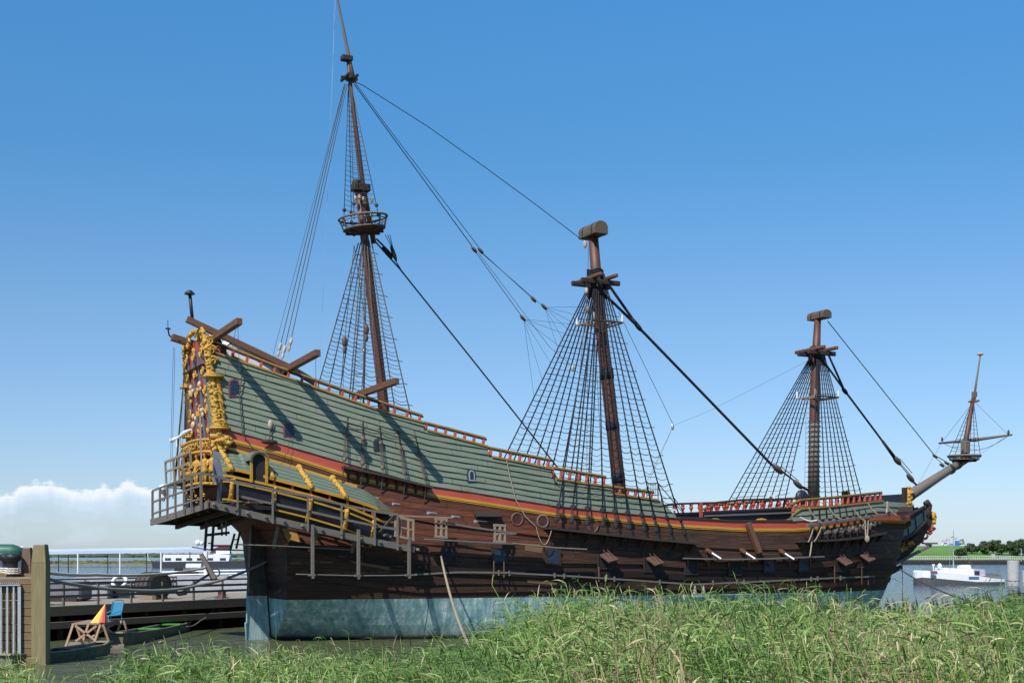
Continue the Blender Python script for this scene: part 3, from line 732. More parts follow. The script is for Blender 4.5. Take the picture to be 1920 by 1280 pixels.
    # carved terms on the roof and consoles below the rail
    for u, a, b in ((430, 838, 872), (508, 858, 896), (580, 878, 914), (644, 898, 932)):
        p = hpo(u, b-6); t = p.x; zt = min(zD(t)-.02, zEv(t)+1.0)
        path = [Vector((t+f*.35-.25, -sg*lerp(half(t, zt)+.12, half(t, zEv(t))+og(t)+.13, f**.75), lerp(zt+.05, zEv(t)-.02, f))) for f in [i/6 for i in range(7)]]
        m_ = MB(); m_.tube(path, .13, 8); carve(m_, path, .23, .15, int(u), 26, .5); m_.ball(path[0]+Vector((0, -sg*.08, .02)), .2, n=8, m=6); m_.build('carved_term', MT['gold'], ship, smooth=True)
    for u in (436, 516, 583, 650, 700):
        p = hpo(u, 960 if u > 500 else 920); t = p.x
        path = [Vector((t, -sg*(half(t, zGr(t)-f*1.3)+og(t)*(1-f**2.2)+.06), zGr(t)-.12-f*1.3)) for f in [i/6 for i in range(7)]]
        m_ = MB(); m_.tube(path, [.12]*7, 7); carve(m_, path, .19, .12, int(u)+3, 20, .5); m_.build('carved_console', MT['gold'], ship, smooth=True)
    m_ = MB(); a = hpo(464, 935); b = hpo(494, 939)
    for d_ in (0,): 
        A_, B_ = Vector((a.x, a.y*sg, a.z)), Vector((b.x, b.y*sg, b.z)); m_.beam(A_, B_, .2, .06); m_.beam(A_+Vector((.1, 0, 0)), A_+Vector((0, 0, -.35)), .07, .07); m_.beam(B_-Vector((.1, 0, 0)), B_+Vector((0, 0, -.35)), .07, .07)
    m_.build('red_bench', MT['redbright'], ship)
# lower stern: carved yellow panel patch near the tuck, quarter pieces
def quad_on_hull(name, mat, pts, off, par=ship, both=False, **k):
    mb = MB(); c = [hp(u, v, off) for u, v in pts]; mb.prism(c, (0, 0, 0), (0, .05, 0)); return mb.build(name, mat, par, **k)
quad_on_hull('carved_quarter_panel', MT['yellowd'], [(528, 990), (555, 992), (563, 1018), (540, 1016)], .03)

bare = wood('bare_tan_plank', (.17, .10, .05), 0, .8, .4)
for pts_ in ([(640, 1043), (662, 1040), (735, 1056), (730, 1068), (668, 1057)], [(655, 1006), (700, 1010), (760, 1022), (752, 1036), (660, 1024)], [(985, 1022), (1018, 1026), (1016, 1036), (985, 1032)], [(988, 1085), (1050, 1092), (1040, 1096), (990, 1092)], [(1090, 1093), (1150, 1098), (1146, 1103), (1092, 1100)]):
    quad_on_hull('bare_plank', bare, pts_, .02)
# ------------------------------------------------------------------ small windows, round ports, lids
def wframe(u, v, w, h, arch, mf, mg, off=.09, nm='window'):
    p = hp(u, v); t, z = p.x, p.z
    for sg in (1, -1):
        pl_ = lambda W, H, o: [Vector((t-W, -sg*(half(t, z-H)+o), z-H)), Vector((t+W, -sg*(half(t, z-H)+o), z-H)), Vector((t+W, -sg*(half(t, z+H*.4)+o), z+H*.4))]+([Vector((t+W*math.cos(a), -sg*(half(t, z+H*.8)+o), z+H*.4+H*.6*math.sin(a))) for a in (.8, 1.57, 2.34)] if arch else [Vector((t+W, -sg*(half(t, z+H)+o), z+H)), Vector((t-W, -sg*(half(t, z+H)+o), z+H))])+[Vector((t-W, -sg*(half(t, z+H*.4)+o), z+H*.4))]
        m_ = MB(); m_.prism(pl_(w/2, h/2, off), (0, 0, 0), (0, sg*.12, 0)); fr = m_.build(nm+'_frame', mf, ship)
        m_ = MB(); m_.prism(pl_(w/2-.07, h/2-.07, off+.012), (0, 0, 0), (0, sg*.03, 0)); m_.build('pane', mg, fr)
MT['trim'] = plain('faded_red_trim', (.19, .035, .025), .6, .3, 4)
wframe(439, 727, .62, .95, True, MT['trim'], MT['glass'])
wframe(541, 806, .60, .75, True, MT['trim'], MT['glass'])
wframe(708, 834, .5, .7, True, MT['darkwood'], MT['glass'])
wframe(883, 891, .50, .75, True, MT['darkwood'], MT['glass'])
wframe(883, 891, .36, .60, True, MT['steel'], MT['glass'], .11)
for u, v in ((969, 973), (1017, 977), (1111, 986)):
    p = hp(u, v)
    for sg in (1, -1):
        m_ = MB(); c = Vector((p.x, -sg*(half(p.x, p.z)+.04), p.z)); ring = [c+Vector((math.cos(a)*.33, 0, math.sin(a)*.33)) for a in [i/20*2*math.pi for i in range(21)]]
        m_.tube(ring, .06, 6, cap=False); fr = m_.build('round_port', MT['sparwood'] if u != 1017 else MT['greywood'], ship, smooth=True)
        m_ = MB(); m_.tube([c+Vector((0, sg*.02, 0)), c+Vector((0, -sg*.02, 0))], .3, 20); m_.build('port_shutter', plain('dark_red_port_%d' % u, (.09, .02, .015) if u != 1111 else (.13, .05, .03), .6, .5, 4), fr)
# gunports of the lower battery, with lids hanging from the top edge
lids = [(840, 1040, 'open'), (935, 1040, 'shade'), (1035, 1043, 'shade'), (1131, 1051, 'lid'), (1217, 1057, 'lid'), (1293, 1062, 'open'), (1375, 1063, 'open'), (1440, 1060, 'blue'), (1505, 1058, 'blue'), (1572, 1057, 'lid'), (1615, 1050, 'lid')]
for u, v, kd in lids:
    p = hp(u, v); t, z = p.x, p.z; w, h = .74, .72
    for sg in (1, -1):
        y = lambda z_, o: -sg*(half(t, z_)+o)
        m_ = MB(); m_.add([(t-w/2, y(z-h/2, .16), z-h/2), (t+w/2, y(z-h/2, .16), z-h/2), (t+w/2, y(z+h/2, .16), z+h/2), (t-w/2, y(z+h/2, .16), z+h/2)], [(0, 1, 2, 3)])
        gp = m_.build('gunport', MT['blueglass'] if kd in ('blue', 'shade') else MT['black'], ship)
        m_ = MB()
        for dx in (-w/2-.05, w/2+.05): m_.beam((t+dx, y(z-h/2, .15), z-h/2-.05), (t+dx, y(z+h/2, .15), z+h/2+.05), .09, .09, up=(1, 0, 0))
        m_.beam((t-w/2-.1, y(z-h/2, .15), z-h/2-.06), (t+w/2+.1, y(z-h/2, .15), z-h/2-.06), .1, .08)
        m_.build('port_frame', MT['darkwood'], gp)
        if kd == 'lid':
            a = Vector((t, y(z+h/2, .14), z+h/2+.05)); b = a+Vector((.28, -sg*.55, -.42))
            m_ = MB(); m_.beam(a, b, .84, .09, up=(0, -sg*.5, 1)); m_.beam(a+Vector((-.12, -sg*.05, .22)), b+Vector((-.14, 0, .06)), .03, .03, up=(1, 0, 0)); m_.beam(a+Vector((.16, -sg*.05, .22)), b+Vector((.14, 0, .06)), .03, .03, up=(1, 0, 0)); m_.build('port_lid', wood('lid_wood', (.13, .07, .05), 1, .7) if 'lid_m' not in MT else MT['lid_m'], gp)
for u, v in ((885, 968), ):
    p = hp(u+25, v-3, .0)
    for sg in (1, -1):
        a = Vector((p.x, -sg*(half(p.x, p.z)+.05), p.z+.15)); m_ = MB(); m_.beam(a, a+Vector((0, -sg*.5, -.28)), 1.5, .1, up=(0, -sg*.5, 1)); m_.build('port_lid', MT['darkwood'], ship)
# planks used as drainage / props on the side, white tubes
for u, v in ((1333, 1034), (1397, 1034), (1470, 1035)):
    a = hp(u-8, v-5, .12); b = hp(u+2, v+2, .55); c = hp(u+19, v+13, 1.0); m_ = MB(); m_.beam(a, b, .22, .12); r_ = m_.build('scupper_prop', MT['sparwood'], ship)
    m_ = MB(); m_.tube([b, c], .05, 8); m_.build('white_tube', MT['white'], r_)
a, b = hp(1402, 980, .35), hp(1424, 1036, .32); m_ = MB(); m_.beam(a, b, .34, .28, up=(1, 0, 0)); m_.build('fender_timber', MT['sparwood'], ship, bevel=.02)
# small lead patches on the red-brown planking
for u, v, w in ((800, 958, .6), (846, 965, .5), (888, 974, .8), (735, 941, .45), (700, 930, .3), (925, 998, 1.2)):
    p = hp(u, v, .015); m_ = MB(); y = -(half(p.x+w, p.z)+.02); m_.add([(p.x, p.y, p.z), (p.x+w, y, p.z-.07), (p.x+w, y+.01, p.z-.22), (p.x, p.y-.01, p.z-.16)], [(0, 1, 2, 3)]); m_.build('lead_patch', MT['steel'], ship)
# ------------------------------------------------------------------ rudder
m_ = MB(); prof = [(-1.25, -1.4), (-.10, -1.4), (-.12, .5), (-.25, 2.2), (-.40, 5.2), (-.55, 6.6), (-1.1, 6.6), (-1.15, 5.2), (-1.3, 2.2), (-1.32, .9), (-1.4, .9)]
m_.prism([Vector((t, .2, z)) for t, z in prof], (0, 0, 0), (0, -.4, 0))
def rudder_mat():
    m = NT('rudder_paint'); so = m.n('ShaderNodeSeparateXYZ'); m.l(m.coord(), so.inputs[0]); g = m.noise(m.coord('Object', (3, 3, .6)), 2, 5)
    m.col(m.mix(m.math('GREATER_THAN', so.outputs[2], 2.33), m.ramp(g, [(.3, (.14, .22, .22)), (.7, (.32, .42, .42))]), m.ramp(g, [(.3, (.02, .014, .012)), (.7, (.06, .04, .03))]))); m.rough(.6); return m.m
m_.build('rudder', rudder_mat(), ship, bevel=.03)
m_ = MB(); m_.beam((.02, 0, -1.5), (-.42, 0, 5.4), .34, .36, up=(0, 1, 0)); m_.build('stern_post', MT['darkwood'], ship)
m_ = MB()
for z in (3.1, 4.4): m_ = MB(); m_.beam((-1.0, 0, z), (.6, 0, z+.02), .48, .1); m_.build('rudder_hinge', MT['iron'], ship)
# stem post
m_ = MB(); pts = [(41.3+.45*z-.1, 0, z) for z in (-1.5, 0, 2, 4, 5.6)]
for a, b in zip(pts, pts[1:]): m_.beam(a, b, .36, .55, up=(0, 1, 0))
m_.build('stem_post', MT['darkwood'], ship)
# ------------------------------------------------------------------ channels
def channel(pts, w, nm='channel'):
    a = line(pts); zf = lambda t: interp(t, a)
    ob = strip_mesh(nm, MT['darkwood'], lambda t: zf(t)-.06, lambda t: zf(t)+.06, a[0][0], a[-1][0], -.03, w+.03, 40)
    for sg in (1, -1):
        for i in range(9):
            t = lerp(a[0][0]+.3, a[-1][0]-.3, i/8); z = zf(t)-.06; m_ = MB()
            m_.prism([Vector((t, -sg*(half(t, z)+.0), z)), Vector((t, -sg*(half(t, z)+w*.85), z)), Vector((t, -sg*(half(t, z-.5)+.0), z-.5))], (-.06, 0, 0), (.06, 0, 0)); m_.build('bracket', MT['darkwood'], ob)
    return ob, zf
ch_m, zcm = channel([(640, 876), (700, 889), (805, 914)], .55)
ch_M, zcM = channel([(1018, 990), (1120, 1001), (1200, 1010), (1300, 1019)], .75)
ch_F, zcF = channel([(1490, 1015), (1560, 1012), (1602, 1008), (1650, 999)], .7)
# ------------------------------------------------------------------ masts, rigging
def spar(name, pts, mat, parent=ship, n=14, **k):
    mb = MB(); mb.tube([p for p, r in pts], [r for p, r in pts], n); return mb.build(name, mat, parent, smooth=True, **k)
def P(u, v, s=0): return px(u, v, s)
def rope(name, pts, r, mat, parent=ship, sag=0, n=6, seg=12):
    out_ = []
    for a, b in zip(pts, pts[1:]):
        a = Vector(a); b = Vector(b); m = seg if sag else 1
        for i in range(m): f = i/m; out_.append(a.lerp(b, f)-Vector((0, 0, 4*sag*f*(1-f))))
    out_.append(Vector(pts[-1])); mb = MB(); mb.tube(out_, r, n, cap=False); return mb.build(name, mat, parent, smooth=True)
def heart(p, r, mat, parent, d=(0, 0, 1), nm='block', e=1.5):
    mb = MB(); q = Vector(d).to_track_quat('Z', 'Y').to_matrix(); mb.ball(p, r, (.8, .55, e), 10, 7, q); return mb.build(nm, mat, parent, smooth=True)
def mirror(p): return Vector((p.x, -p.y, p.z))
GANG = {}
def shroud_gang(mast, chan, feet, zf, w, top, topd, levels, f0, f1, rs, rr_, mat, matr, dead=(.55, 1.35), sagk=.10, dr=.15, rnd=1, dmat=None, outer=0.0, skip=None):
    dmat = dmat or MT['block']; rg = random.Random(rnd)
    for sg in (1, -1):
        F_ = []; T_ = []
        n = len(feet)
        for i, t in enumerate(feet):
            z = zf(t)+.08; f = Vector((t, -sg*(half(t, z)+w*.93), z)); F_.append(f)
            tp = top+Vector((lerp(-topd, topd, i/(n-1)), -sg*(outer+.05), -.12*abs(i-(n-1)/2)/n)); T_.append(tp)
        for i in range(n):
            d = (T_[i]-F_[i]).normalized(); lo = F_[i]+d*dead[0]; up = F_[i]+d*dead[1]
            mb = MB(); mb.tube([up, F_[i].lerp(T_[i], .5), T_[i]], rs, 6); mb.build('shroud', mat, mast, smooth=True)
            c = MB(); c.tube([F_[i]-Vector((0, 0, .02)), lo], .03, 5); c.tube([F_[i]-Vector((0, 0, .0)), Vector((F_[i].x, -sg*(half(F_[i].x, F_[i].z-1.0)+.05), F_[i].z-.95))], .03, 5)
            x = Vector((1, 0, 0))
            for o in (-.07, 0, .07): c.tube([lo+x*o, up+x*o], .022, 4)
            ly = c.build('lanyard', matr, chan)
            m_ = MB(); q = d.to_track_quat('Z', 'Y').to_matrix()
            for c_ in (lo, up): m_ = MB(); m_.ball(c_, dr, (1, .5, 1.15), 9, 6, q); m_.build('deadeye', dmat, chan, smooth=True)
        GANG[(mast.name, sg)] = (F_, T_)
        mb = MB()
        for i in range(n): mb.tube([F_[i].lerp(T_[i], f0), F_[i].lerp(T_[i], f1)], rs*.5, 4)
        for L_ in range(levels):
            f = lerp(f0, f1, L_/(levels-1))+rg.uniform(-.002, .002)
            heavy = L_ % 5 == 3
            lst = [(i, F_[i].lerp(T_[i], f)) for i in range(n)]
            for (i, a), (j, b) in zip(lst, lst[1:]):
                if skip and skip(i, f): continue
                dd = (b-a).length; sag = dd*sagk*rg.uniform(.5, 1.6)
                pts = [a.lerp(b, k/4)-Vector((0, 0, 4*sag*(k/4)*(1-k/4))) for k in range(5)]
                mb.tube(pts, rr_*(1.5 if heavy else 1), 4, cap=False)
            for i, a in lst:
                mb.ball(a, rr_*2.4, n=4, m=3)
            if heavy:
                a = lst[-1][1]; b = lst[-2][1]; mb.tube([a, a+(a-b).normalized()*.25], rr_*1.3, 4)
        mb.build('ratline_net', matr, mast)

# mizzen mast
mz0, mz1, mz2 = P(728, 830), P(684, 450), P(671, 348)
ax = (mz2-mz0).normalized()
miz = spar('mizzen_mast', [(mz0-ax*5, .29), (mz0, .29), (mz0.lerp(mz1, .5), .28), (mz1, .24), (mz2, .2)], MT['mast'], label='tall mizzen mast with a round top and long topmast, nearest the stern')
topm = spar('topmast', [(P(690, 455)+Vector((.35, 0, 0)), .15), (P(677, 345)+Vector((.1, 0, 0)), .14), (P(656, 150), .10), (P(652, 108), .09)], MT['mast'], miz)
spar('topgallant_pole', [(P(664, 155), .13), (P(656, 118), .11), (P(632, -4), .055), (P(628, -30), .04)], MT['mastgrey'], miz)
m_ = MB(); c = P(655, 147); m_.box(c, (.95, .16, .12)); m_.box(c+Vector((.25, 0, .02)), (.12, 1.3, .12)); m_.box(c+Vector((-.25, 0, .02)), (.12, 1.3, .12)); m_.ball(c, .3, (1, 1, .6)); m_.build('crosstrees', MT['darkwood'], miz)
m_ = MB(); c = P(650, 110); m_.box(c, (.62, .42, .3)); m_.build('mast_cap', MT['darkwood'], miz, bevel=.04)
m_ = MB(); c = P(672, 352); m_.box(c+Vector((.12, 0, 0)), (1.0, .6, .42)); m_.ball(c+Vector((-.1, 0, .25)), .3, (1, .9, .7)); m_.build('mast_cap', MT['darkwood'], miz, bevel=.05)
# round top (crow's nest)
def round_top(c, axis, r, h, mast, mat_floor, mat_rail, npost=14):
    q = Vector(axis).to_track_quat('Z', 'Y').to_matrix(); cir = lambda R_, z: [c+q @ Vector((math.cos(a)*R_, math.sin(a)*R_, z)) for a in [i/32*2*math.pi for i in range(33)]]
    m_ = MB(); m_.tube([c+q @ Vector((0, 0, z)) for z in (-.34*h, -.1*h, 0)], [r*.45, r*.8, r*.84], 28); fl = m_.build('top_floor', mat_floor, mast)
    m_ = MB(); m_.tube(cir(r*.86, .02), .05, 6, False); m_.tube(cir(r, h), .065, 8, False); m_.tube(cir(r*.965, h*.72), .03, 6, False)
    for i in range(npost): a = i/npost*2*math.pi; m_.tube([c+q @ Vector((math.cos(a)*r*.86, math.sin(a)*r*.86, 0)), c+q @ Vector((math.cos(a)*r, math.sin(a)*r, h))], .035, 5)
    m_.build('top_railing', mat_rail, mast, smooth=True)
    m_ = MB()
    for a in (-.28, .28): m_.box(c+q @ Vector((0, a, -.15*h)), (r*1.5, .1, .16), q); m_.box(c+q @ Vector((a, 0, -.3*h)), (.1, r*1.5, .14), q)
    m_.build('trestletrees', MT['darkwood'], mast)
tc_ = P(683, 430); round_top(tc_, ax, 1.34, .62, miz, wood('red_brown_top', (.09, .035, .022), 0), MT['greywood'])
feet = [hp(u, v, .5).x for u, v in ((644, 860), (679, 869), (718, 884), (760, 894), (799, 905))]
shroud_gang(miz, ch_m, feet, zcm, .55, P(684, 452), .25, 44, .17, .95, .032, .0155, MT['tarbrown'], MT['tarbrown'], (.35, 1.75), .13, .13, 3, MT['block'], .28)
# topmast shrouds
for sg in (1, -1):
    tp = P(655, 150)+Vector((0, -sg*.12, 0)); bs_ = [tc_+Vector((dx, -sg*dy, .25)) for dx, dy in ((-.9, .85), (-.3, 1.2), (.45, 1.2))]
    mb = MB()
    for b in bs_: mb2 = MB(); mb2.tube([b, tp], .022, 5); mb2.ball(b+(tp-b).normalized()*.35, .12, (1, .6, 1), 7, 5); mb2.ball(b+(tp-b).normalized()*.9, .12, (1, .6, 1), 7, 5); mb2.build('shroud', MT['tarbrown'], miz, smooth=True)
    for b in bs_: mb.tube([b, tp], .012, 4)
    for k in range(24):
        f = lerp(.12, .9, k/23); q = [b.lerp(tp, f) for b in bs_]
        for a, b in zip(q, q[1:]): mb.tube([a, (a+b)/2-Vector((0, 0, .04)), b], .013, 4, False)
    mb.build('ratline_net', MT['tarbrown'], miz)
m_ = MB()
for p in ((666, 372), (674, 370), (682, 373), (697, 376), (697, 403), (672, 402), (686, 402)): m_ = MB(); m_.ball(P(*p, .35), .1, (1, .7, 1.4), 8, 6); m_.build('pale_block', MT['paleblock'], miz, smooth=True)
# main mast
M0, M1, M2 = P(1160, 905), P(1119, 530), P(1112, 440)
main = spar('main_mast', [(M0-(M1-M0).normalized()*3, .41), (M0, .41), (P(1142, 740), .40), (P(1130, 640), .38), (M1, .33), (M2, .30)], MT['mast'], label='main lower mast of reddish wood with black bands')
for v0, v1 in ((885, 905), (790, 805), (690, 710)):
    a = M0.lerp(M1, (905-v0)/375); b = M0.lerp(M1, (905-v1)/375); spar('mast_band', [(b, .425), (a, .425)], MT['tar'], main)
def dbox(c, L_, w, h, par):
    m_ = MB(); prof = [Vector((-w/2, 0, -h/2)), Vector((w/2, 0, -h/2))]+[Vector((w/2*math.cos(a), 0, h*.0+h/2*math.sin(a)*1.0)) for a in [i/10*math.pi for i in range(11)]]
    m_.prism([c+p for p in prof], (0, -L_/2, 0), (0, L_/2, 0)); o = m_.build('mast_cap_box', MT['boxwood'], par, bevel=.02)
    m_ = MB()
    for y in (-L_*.3, L_*.25): m_.prism([c+p*1.03 for p in prof], (0, y-.05, 0), (0, y+.05, 0))
    m_.build('cap_strap', MT['iron'], o)
dbox(P(1112, 432), 2.0, .92, .78, main)
def crosstree(c, lt, ls, w, par, ax_=None):
    for y in (-.5*w-.28, .5*w+.28): m_ = MB(); m_.beam(c+Vector((-lt/2, y, -.05)), c+Vector((lt/2, y, -.05)), .2, .3); m_.build('trestletree', MT['darkwood'], par, bevel=.05)
    for x in (-.55, .5): m_ = MB(); m_.beam(c+Vector((x, -ls/2, .20)), c+Vector((x, ls/2, .20)), .22, .22); m_.build('crosstree', MT['sparwood'], par, bevel=.05)
crosstree(P(1117, 530), 2.7, 3.3, .6, main)
m_ = MB(); rr = random.Random(9)   # shroud loops seized over the hounds
for i in range(16):
    a = rr.uniform(0, 6.28); c = P(1118, 522); m_.tube([c+Vector((.42*math.cos(a), .42*math.sin(a), .25)), c+Vector((.62*math.cos(a), .62*math.sin(a), -.35)), c+Vector((.5*math.cos(a)+.1, .62*math.sin(a), -1.2))], .075, 6)
for k in range(4): c = P(1116, 508+k*4); m_.tube([c+Vector((.46*math.cos(a), .46*math.sin(a), .06*math.sin(3*a))) for a in [i/14*6.28 for i in range(15)]], .07, 6, False)
m_.build('shroud_loops', MT['tar'], main, smooth=True)
feet = [hp(u, v, .7).x for u, v in ((1041, 986), (1070, 992), (1100, 996), (1131, 999), (1156, 1001), (1182, 1005), (1211, 1008), (1235, 1010), (1262, 1013), (1289, 1016))]
shroud_gang(main, ch_M, feet, zcM, .75, P(1119, 540), .45, 36, .15, .93, .040, .015, MT['tar'], MT['tar'], (.5, 1.35), .17, .17, 5, MT['tar'], .38)
def plat(c, r, par):
    m_ = MB()
    for y in (-r, -r+.25, r-.25, r): m_.beam(c+Vector((-r, y, 0)), c+Vector((r, y, 0)), .16, .05)
    for x in (-r, -.5, .5, r): m_.beam(c+Vector((x, -r, -.06)), c+Vector((x, r, -.06)), .12, .07)
    o = m_.build('lookout_platform', MT['palewood'], par)
    for x, y in ((-r, -r), (r, -r), (r, r), (-r, r)): m_ = MB(); m_.tube([c+Vector((x, y, 0)), c+Vector((x, y, .42))], .06, 8); m_.build('navigation_light', MT['white'], o)
plat(P(1124, 606), 1.0, main)
# fore mast
F0, F1, F2 = P(1525, 930), P(1530, 665), P(1533, 600)
fore = spar('fore_mast', [(F0-Vector((0, 0, 3)), .36), (F0, .36), (P(1527, 790), .34), (P(1529, 700), .31), (F1, .28), (F2, .22)], MT['mast'], label='lower foremast, red-brown above and grey below')
spar('mast_fish', [(F0+Vector((-.02, -.1, 0)), .34), (P(1526, 790)+Vector((-.02, -.1, 0)), .31)], MT['mastgrey'], fore)
m_ = MB()
for k in range(16): c = F0.lerp(P(1526, 790), k/15); m_.tube([c+Vector((.40*math.cos(a)-.02, .40*math.sin(a)-.08, 0)) for a in [i/14*6.28 for i in range(15)]], .028, 5, False)
m_.build('rope_wolding', MT['iron'], fore)
dbox(P(1536, 591), 1.65, .75, .54, fore)
crosstree(P(1531, 662), 2.3, 3.0, .5, fore)
m_ = MB()
for i in range(12):
    a = rr.uniform(0, 6.28); c = P(1531, 655); m_.tube([c+Vector((.36*math.cos(a), .36*math.sin(a), .2)), c+Vector((.52*math.cos(a), .52*math.sin(a), -.3)), c+Vector((.45*math.cos(a)+.1, .52*math.sin(a), -1.1))], .065, 6)
m_.build('shroud_loops', MT['tar'], fore, smooth=True)
feet = [lerp(hp(1521, 1010, .65).x, hp(1634, 1000, .65).x, i/8) for i in range(9)]
shroud_gang(fore, ch_F, feet, zcF, .7, P(1532, 670), .35, 30, .17, .95, .036, .0135, MT['tar'], MT['tar'], (.5, 1.25), .15, .15, 6, MT['tarbrown'], .34)
plat(P(1533, 745), .95, fore)
# rope ladder beside the foremast
m_ = MB(); a0, a1 = P(1508, 940, -.6), P(1513, 700, -.2); dx = Vector((.28, 0, 0))
m_.tube([a0, a1], .014, 4); m_.tube([a0+dx, a1+dx], .014, 4)
for k in range(26): c = a0.lerp(a1, k/26); m_.tube([c, c+dx], .014, 4)
m_.build('rope_ladder', MT['greywood'], fore)
# bowsprit and sprit topmast
b0, b1 = P(1640, 972), P(1811, 861)
bsp = spar('bowsprit', [(b0, .44), (P(1700, 932), .40), (P(1760, 893), .31), (b1, .25)], MT['mastgrey'], label='thick weathered bowsprit pointing up over the beakhead')
for u, v in ((1705, 929), (1783, 880), (1795, 871)):
    c = P(u, v); d = (b1-b0).normalized(); m_ = MB(); m_.tube([c-d*.12, c+d*.12], .42 if u < 1750 else .33, 14); m_.build('rope_collar', MT['tar'], bsp, smooth=True)
st_ax = (P(1822, 750)-P(1808, 850)).normalized()
sp_top = spar('sprit_topmast', [(P(1806, 868), .24), (P(1812, 820), .19), (P(1825, 745), .13)], MT['mast'], bsp)
spar('sprit_pole', [(P(1822, 760)+Vector((.1, 0, 0)), .10), (P(1838, 667), .05)], MT['mastgrey'], bsp)
m_ = MB(); m_.ball(P(1838, 664), .22, (1, 1, .45), 12, 6); m_.build('gold_truck', MT['gold'], bsp, smooth=True)
m_ = MB(); c = P(1826, 752); m_.box(c, (.7, .2, .1)); m_.box(c, (.2, .9, .1)); m_.box(P(1827, 739), (.3, .25, .35)); m_.box(c+Vector((0, 0, .25)), (.22, .22, .5)); m_.build('crosstrees', MT['mastgrey'], bsp)
round_top(P(1808, 862), (0, 0, 1), 1.12, .28, bsp, MT['darkwood'], MT['mastgrey'], 10)
m_ = MB(); m_.box(P(1810, 838), (.5, .5, .9)); m_.build('topmast_step', MT['greywood'], bsp, bevel=.05)
yc = P(1822, 824)+Vector((.25, 0, 0)); spar('sprit_yard', [(yc+Vector((-.1, 3.3, .0)), .07), (yc, .13), (yc+Vector((.1, -3.3, .1)), .07)], MT['mastgrey'], bsp, 10)
for sg in (1, -1):
    tp = P(1825, 748); bs_ = [P(1808, 855)+Vector((dx, -sg*.95, 0)) for dx in (-.55, 0, .55)]; mb = MB()
    for b in bs_: m_ = MB(); m_.tube([b, tp], .022, 5); m_.build('shroud', MT['tar'], bsp)
    for b in bs_: mb.tube([b, tp], .012, 4)
    for k in range(12):
        f = lerp(.1, .88, k/11); q = [b.lerp(tp, f) for b in bs_]
        for a, b in zip(q, q[1:]): mb.tube([a, b], .012, 4, False)
    mb.build('ratline_net', MT['tar'], bsp)
    e = yc+Vector((0, -sg*3.1, .1)); rope('yard_lift', [P(1826, 752), e], .012, MT['tarbrown'], bsp); heart(e+Vector((0, 0, .18)), .12, MT['tarbrown'], bsp, nm='block')
    rope('yard_brace', [e, P(1700, 945, sg*1)], .010, MT['tarbrown'], bsp)
rope('foot_rope', [yc+Vector((0, 3.0, 0)), yc+Vector((0, -3.0, 0))], .016, MT['tar'], bsp, sag=.75)
# stays
def stay(nm, par, pts, r, mat=MT['tar'], sag=0): return rope(nm, [P(*p) for p in pts], r, mat, par, sag=sag)
stay('main_stay', main, [(1134, 552, .4), (1196, 612), (1448, 872)], .085); stay('main_stay', main, [(1140, 532, -.1), (1196, 612)], .085)
spar('stay_collar', [(P(1184, 596, 0), .09), (P(1195, 610), .14)], MT['tar'], main); heart(P(1197, 613), .24, MT['tar'], main, (1, 0, -1))
heart(P(1458, 879), .34, MT['block'], main, (1, 0, -.8)); heart(P(1496, 908), .30, MT['block'], main, (1, 0, -.8))
for o in (-.2, -.07, .07, .2): a, b = P(1460, 880), P(1494, 907); rope('stay_lanyard', [a+Vector((0, o, abs(o))), b+Vector((0, o, abs(o)))], .025, MT['tar'], main)
stay('main_stay', main, [(1499, 910), (1518, 920), (1532, 928)], .09)
stay('fore_stay', fore, [(1543, 675, .3), (1583, 731), (1676, 855)], .07); stay('fore_stay', fore, [(1552, 662, -.1), (1583, 731)], .07)
heart(P(1584, 733), .22, MT['tar'], fore, (1, 0, -1)); heart(P(1682, 863), .30, MT['block'], fore, (1, 0, -1)); heart(P(1707, 896), .28, MT['block'], fore, (1, 0, -1))
spar('stay_collar', [(P(1655, 827), .09), (P(1677, 857), .12)], MT['tar'], fore)
for o in (-.22, -.08, .08, .22): a, b = P(1683, 866), P(1706, 893); rope('stay_lanyard', [a+Vector((0, o, abs(o))), b+Vector((0, o, abs(o)))], .025, MT['tarbrown'], fore)
stay('fore_stay', fore, [(1708, 899), (1722, 912)], .07)
stay('topmast_stay', fore, [(1552, 602), (1752, 853)], .03); stay('topmast_stay', fore, [(1752, 853), (1786, 872)], .03)
for p in ((1753, 855), (1775, 868), (1766, 872)): heart(P(*p), .16, MT['block'], fore, (1, 0, -.6))
stay('topmast_stay', fore, [(1752, 856), (1780, 880)], .02)
stay('mizzen_stay', miz, [(703, 452), (724, 476), (748, 502), (900, 692), (1047, 878)], .045)
stay('mizzen_stay', miz, [(706, 448, .3), (728, 470), (742, 487)], .05); heart(P(726, 474), .2, MT['tar'], miz, (1, 0, -1), e=2.2); heart(P(738, 475, .3), .2, MT['tar'], miz, (.4, 0, -1), e=2.4)
for u in (722, 727, 731): rope('stay_leg', [P(u, 440, .3), P(738, 470, .3)], .018, MT['tar'], miz)
stay('mizzen_stay', miz, [(740, 486, .2), (752, 506)], .03)
stay('topmast_stay', miz, [(661, 152), (680, 160), (800, 236), (900, 307), (1000, 380), (1086, 446)], .022, sag=.0)
heart(P(1097, 458), .16, MT['paleblock'], main)
stay('topmast_stay', miz, [(664, 158), (720, 235), (889, 467)], .025); stay('topmast_stay', miz, [(666, 156), (722, 232), (901, 468)], .018)
for p in ((889, 468), (901, 470), (1000, 561), (1020, 575), (980, 596)): heart(P(*p), .17, MT['block'], miz, (1, 0, -1))
stay('crowfoot', miz, [(902, 472), (999, 560)], .018); stay('crowfoot', miz, [(890, 470), (940, 540), (980, 595)], .018); stay('crowfoot', miz, [(897, 474), (1030, 650), (1078, 690)], .012)
stay('crowfoot', miz, [(901, 473), (1018, 574)], .012)
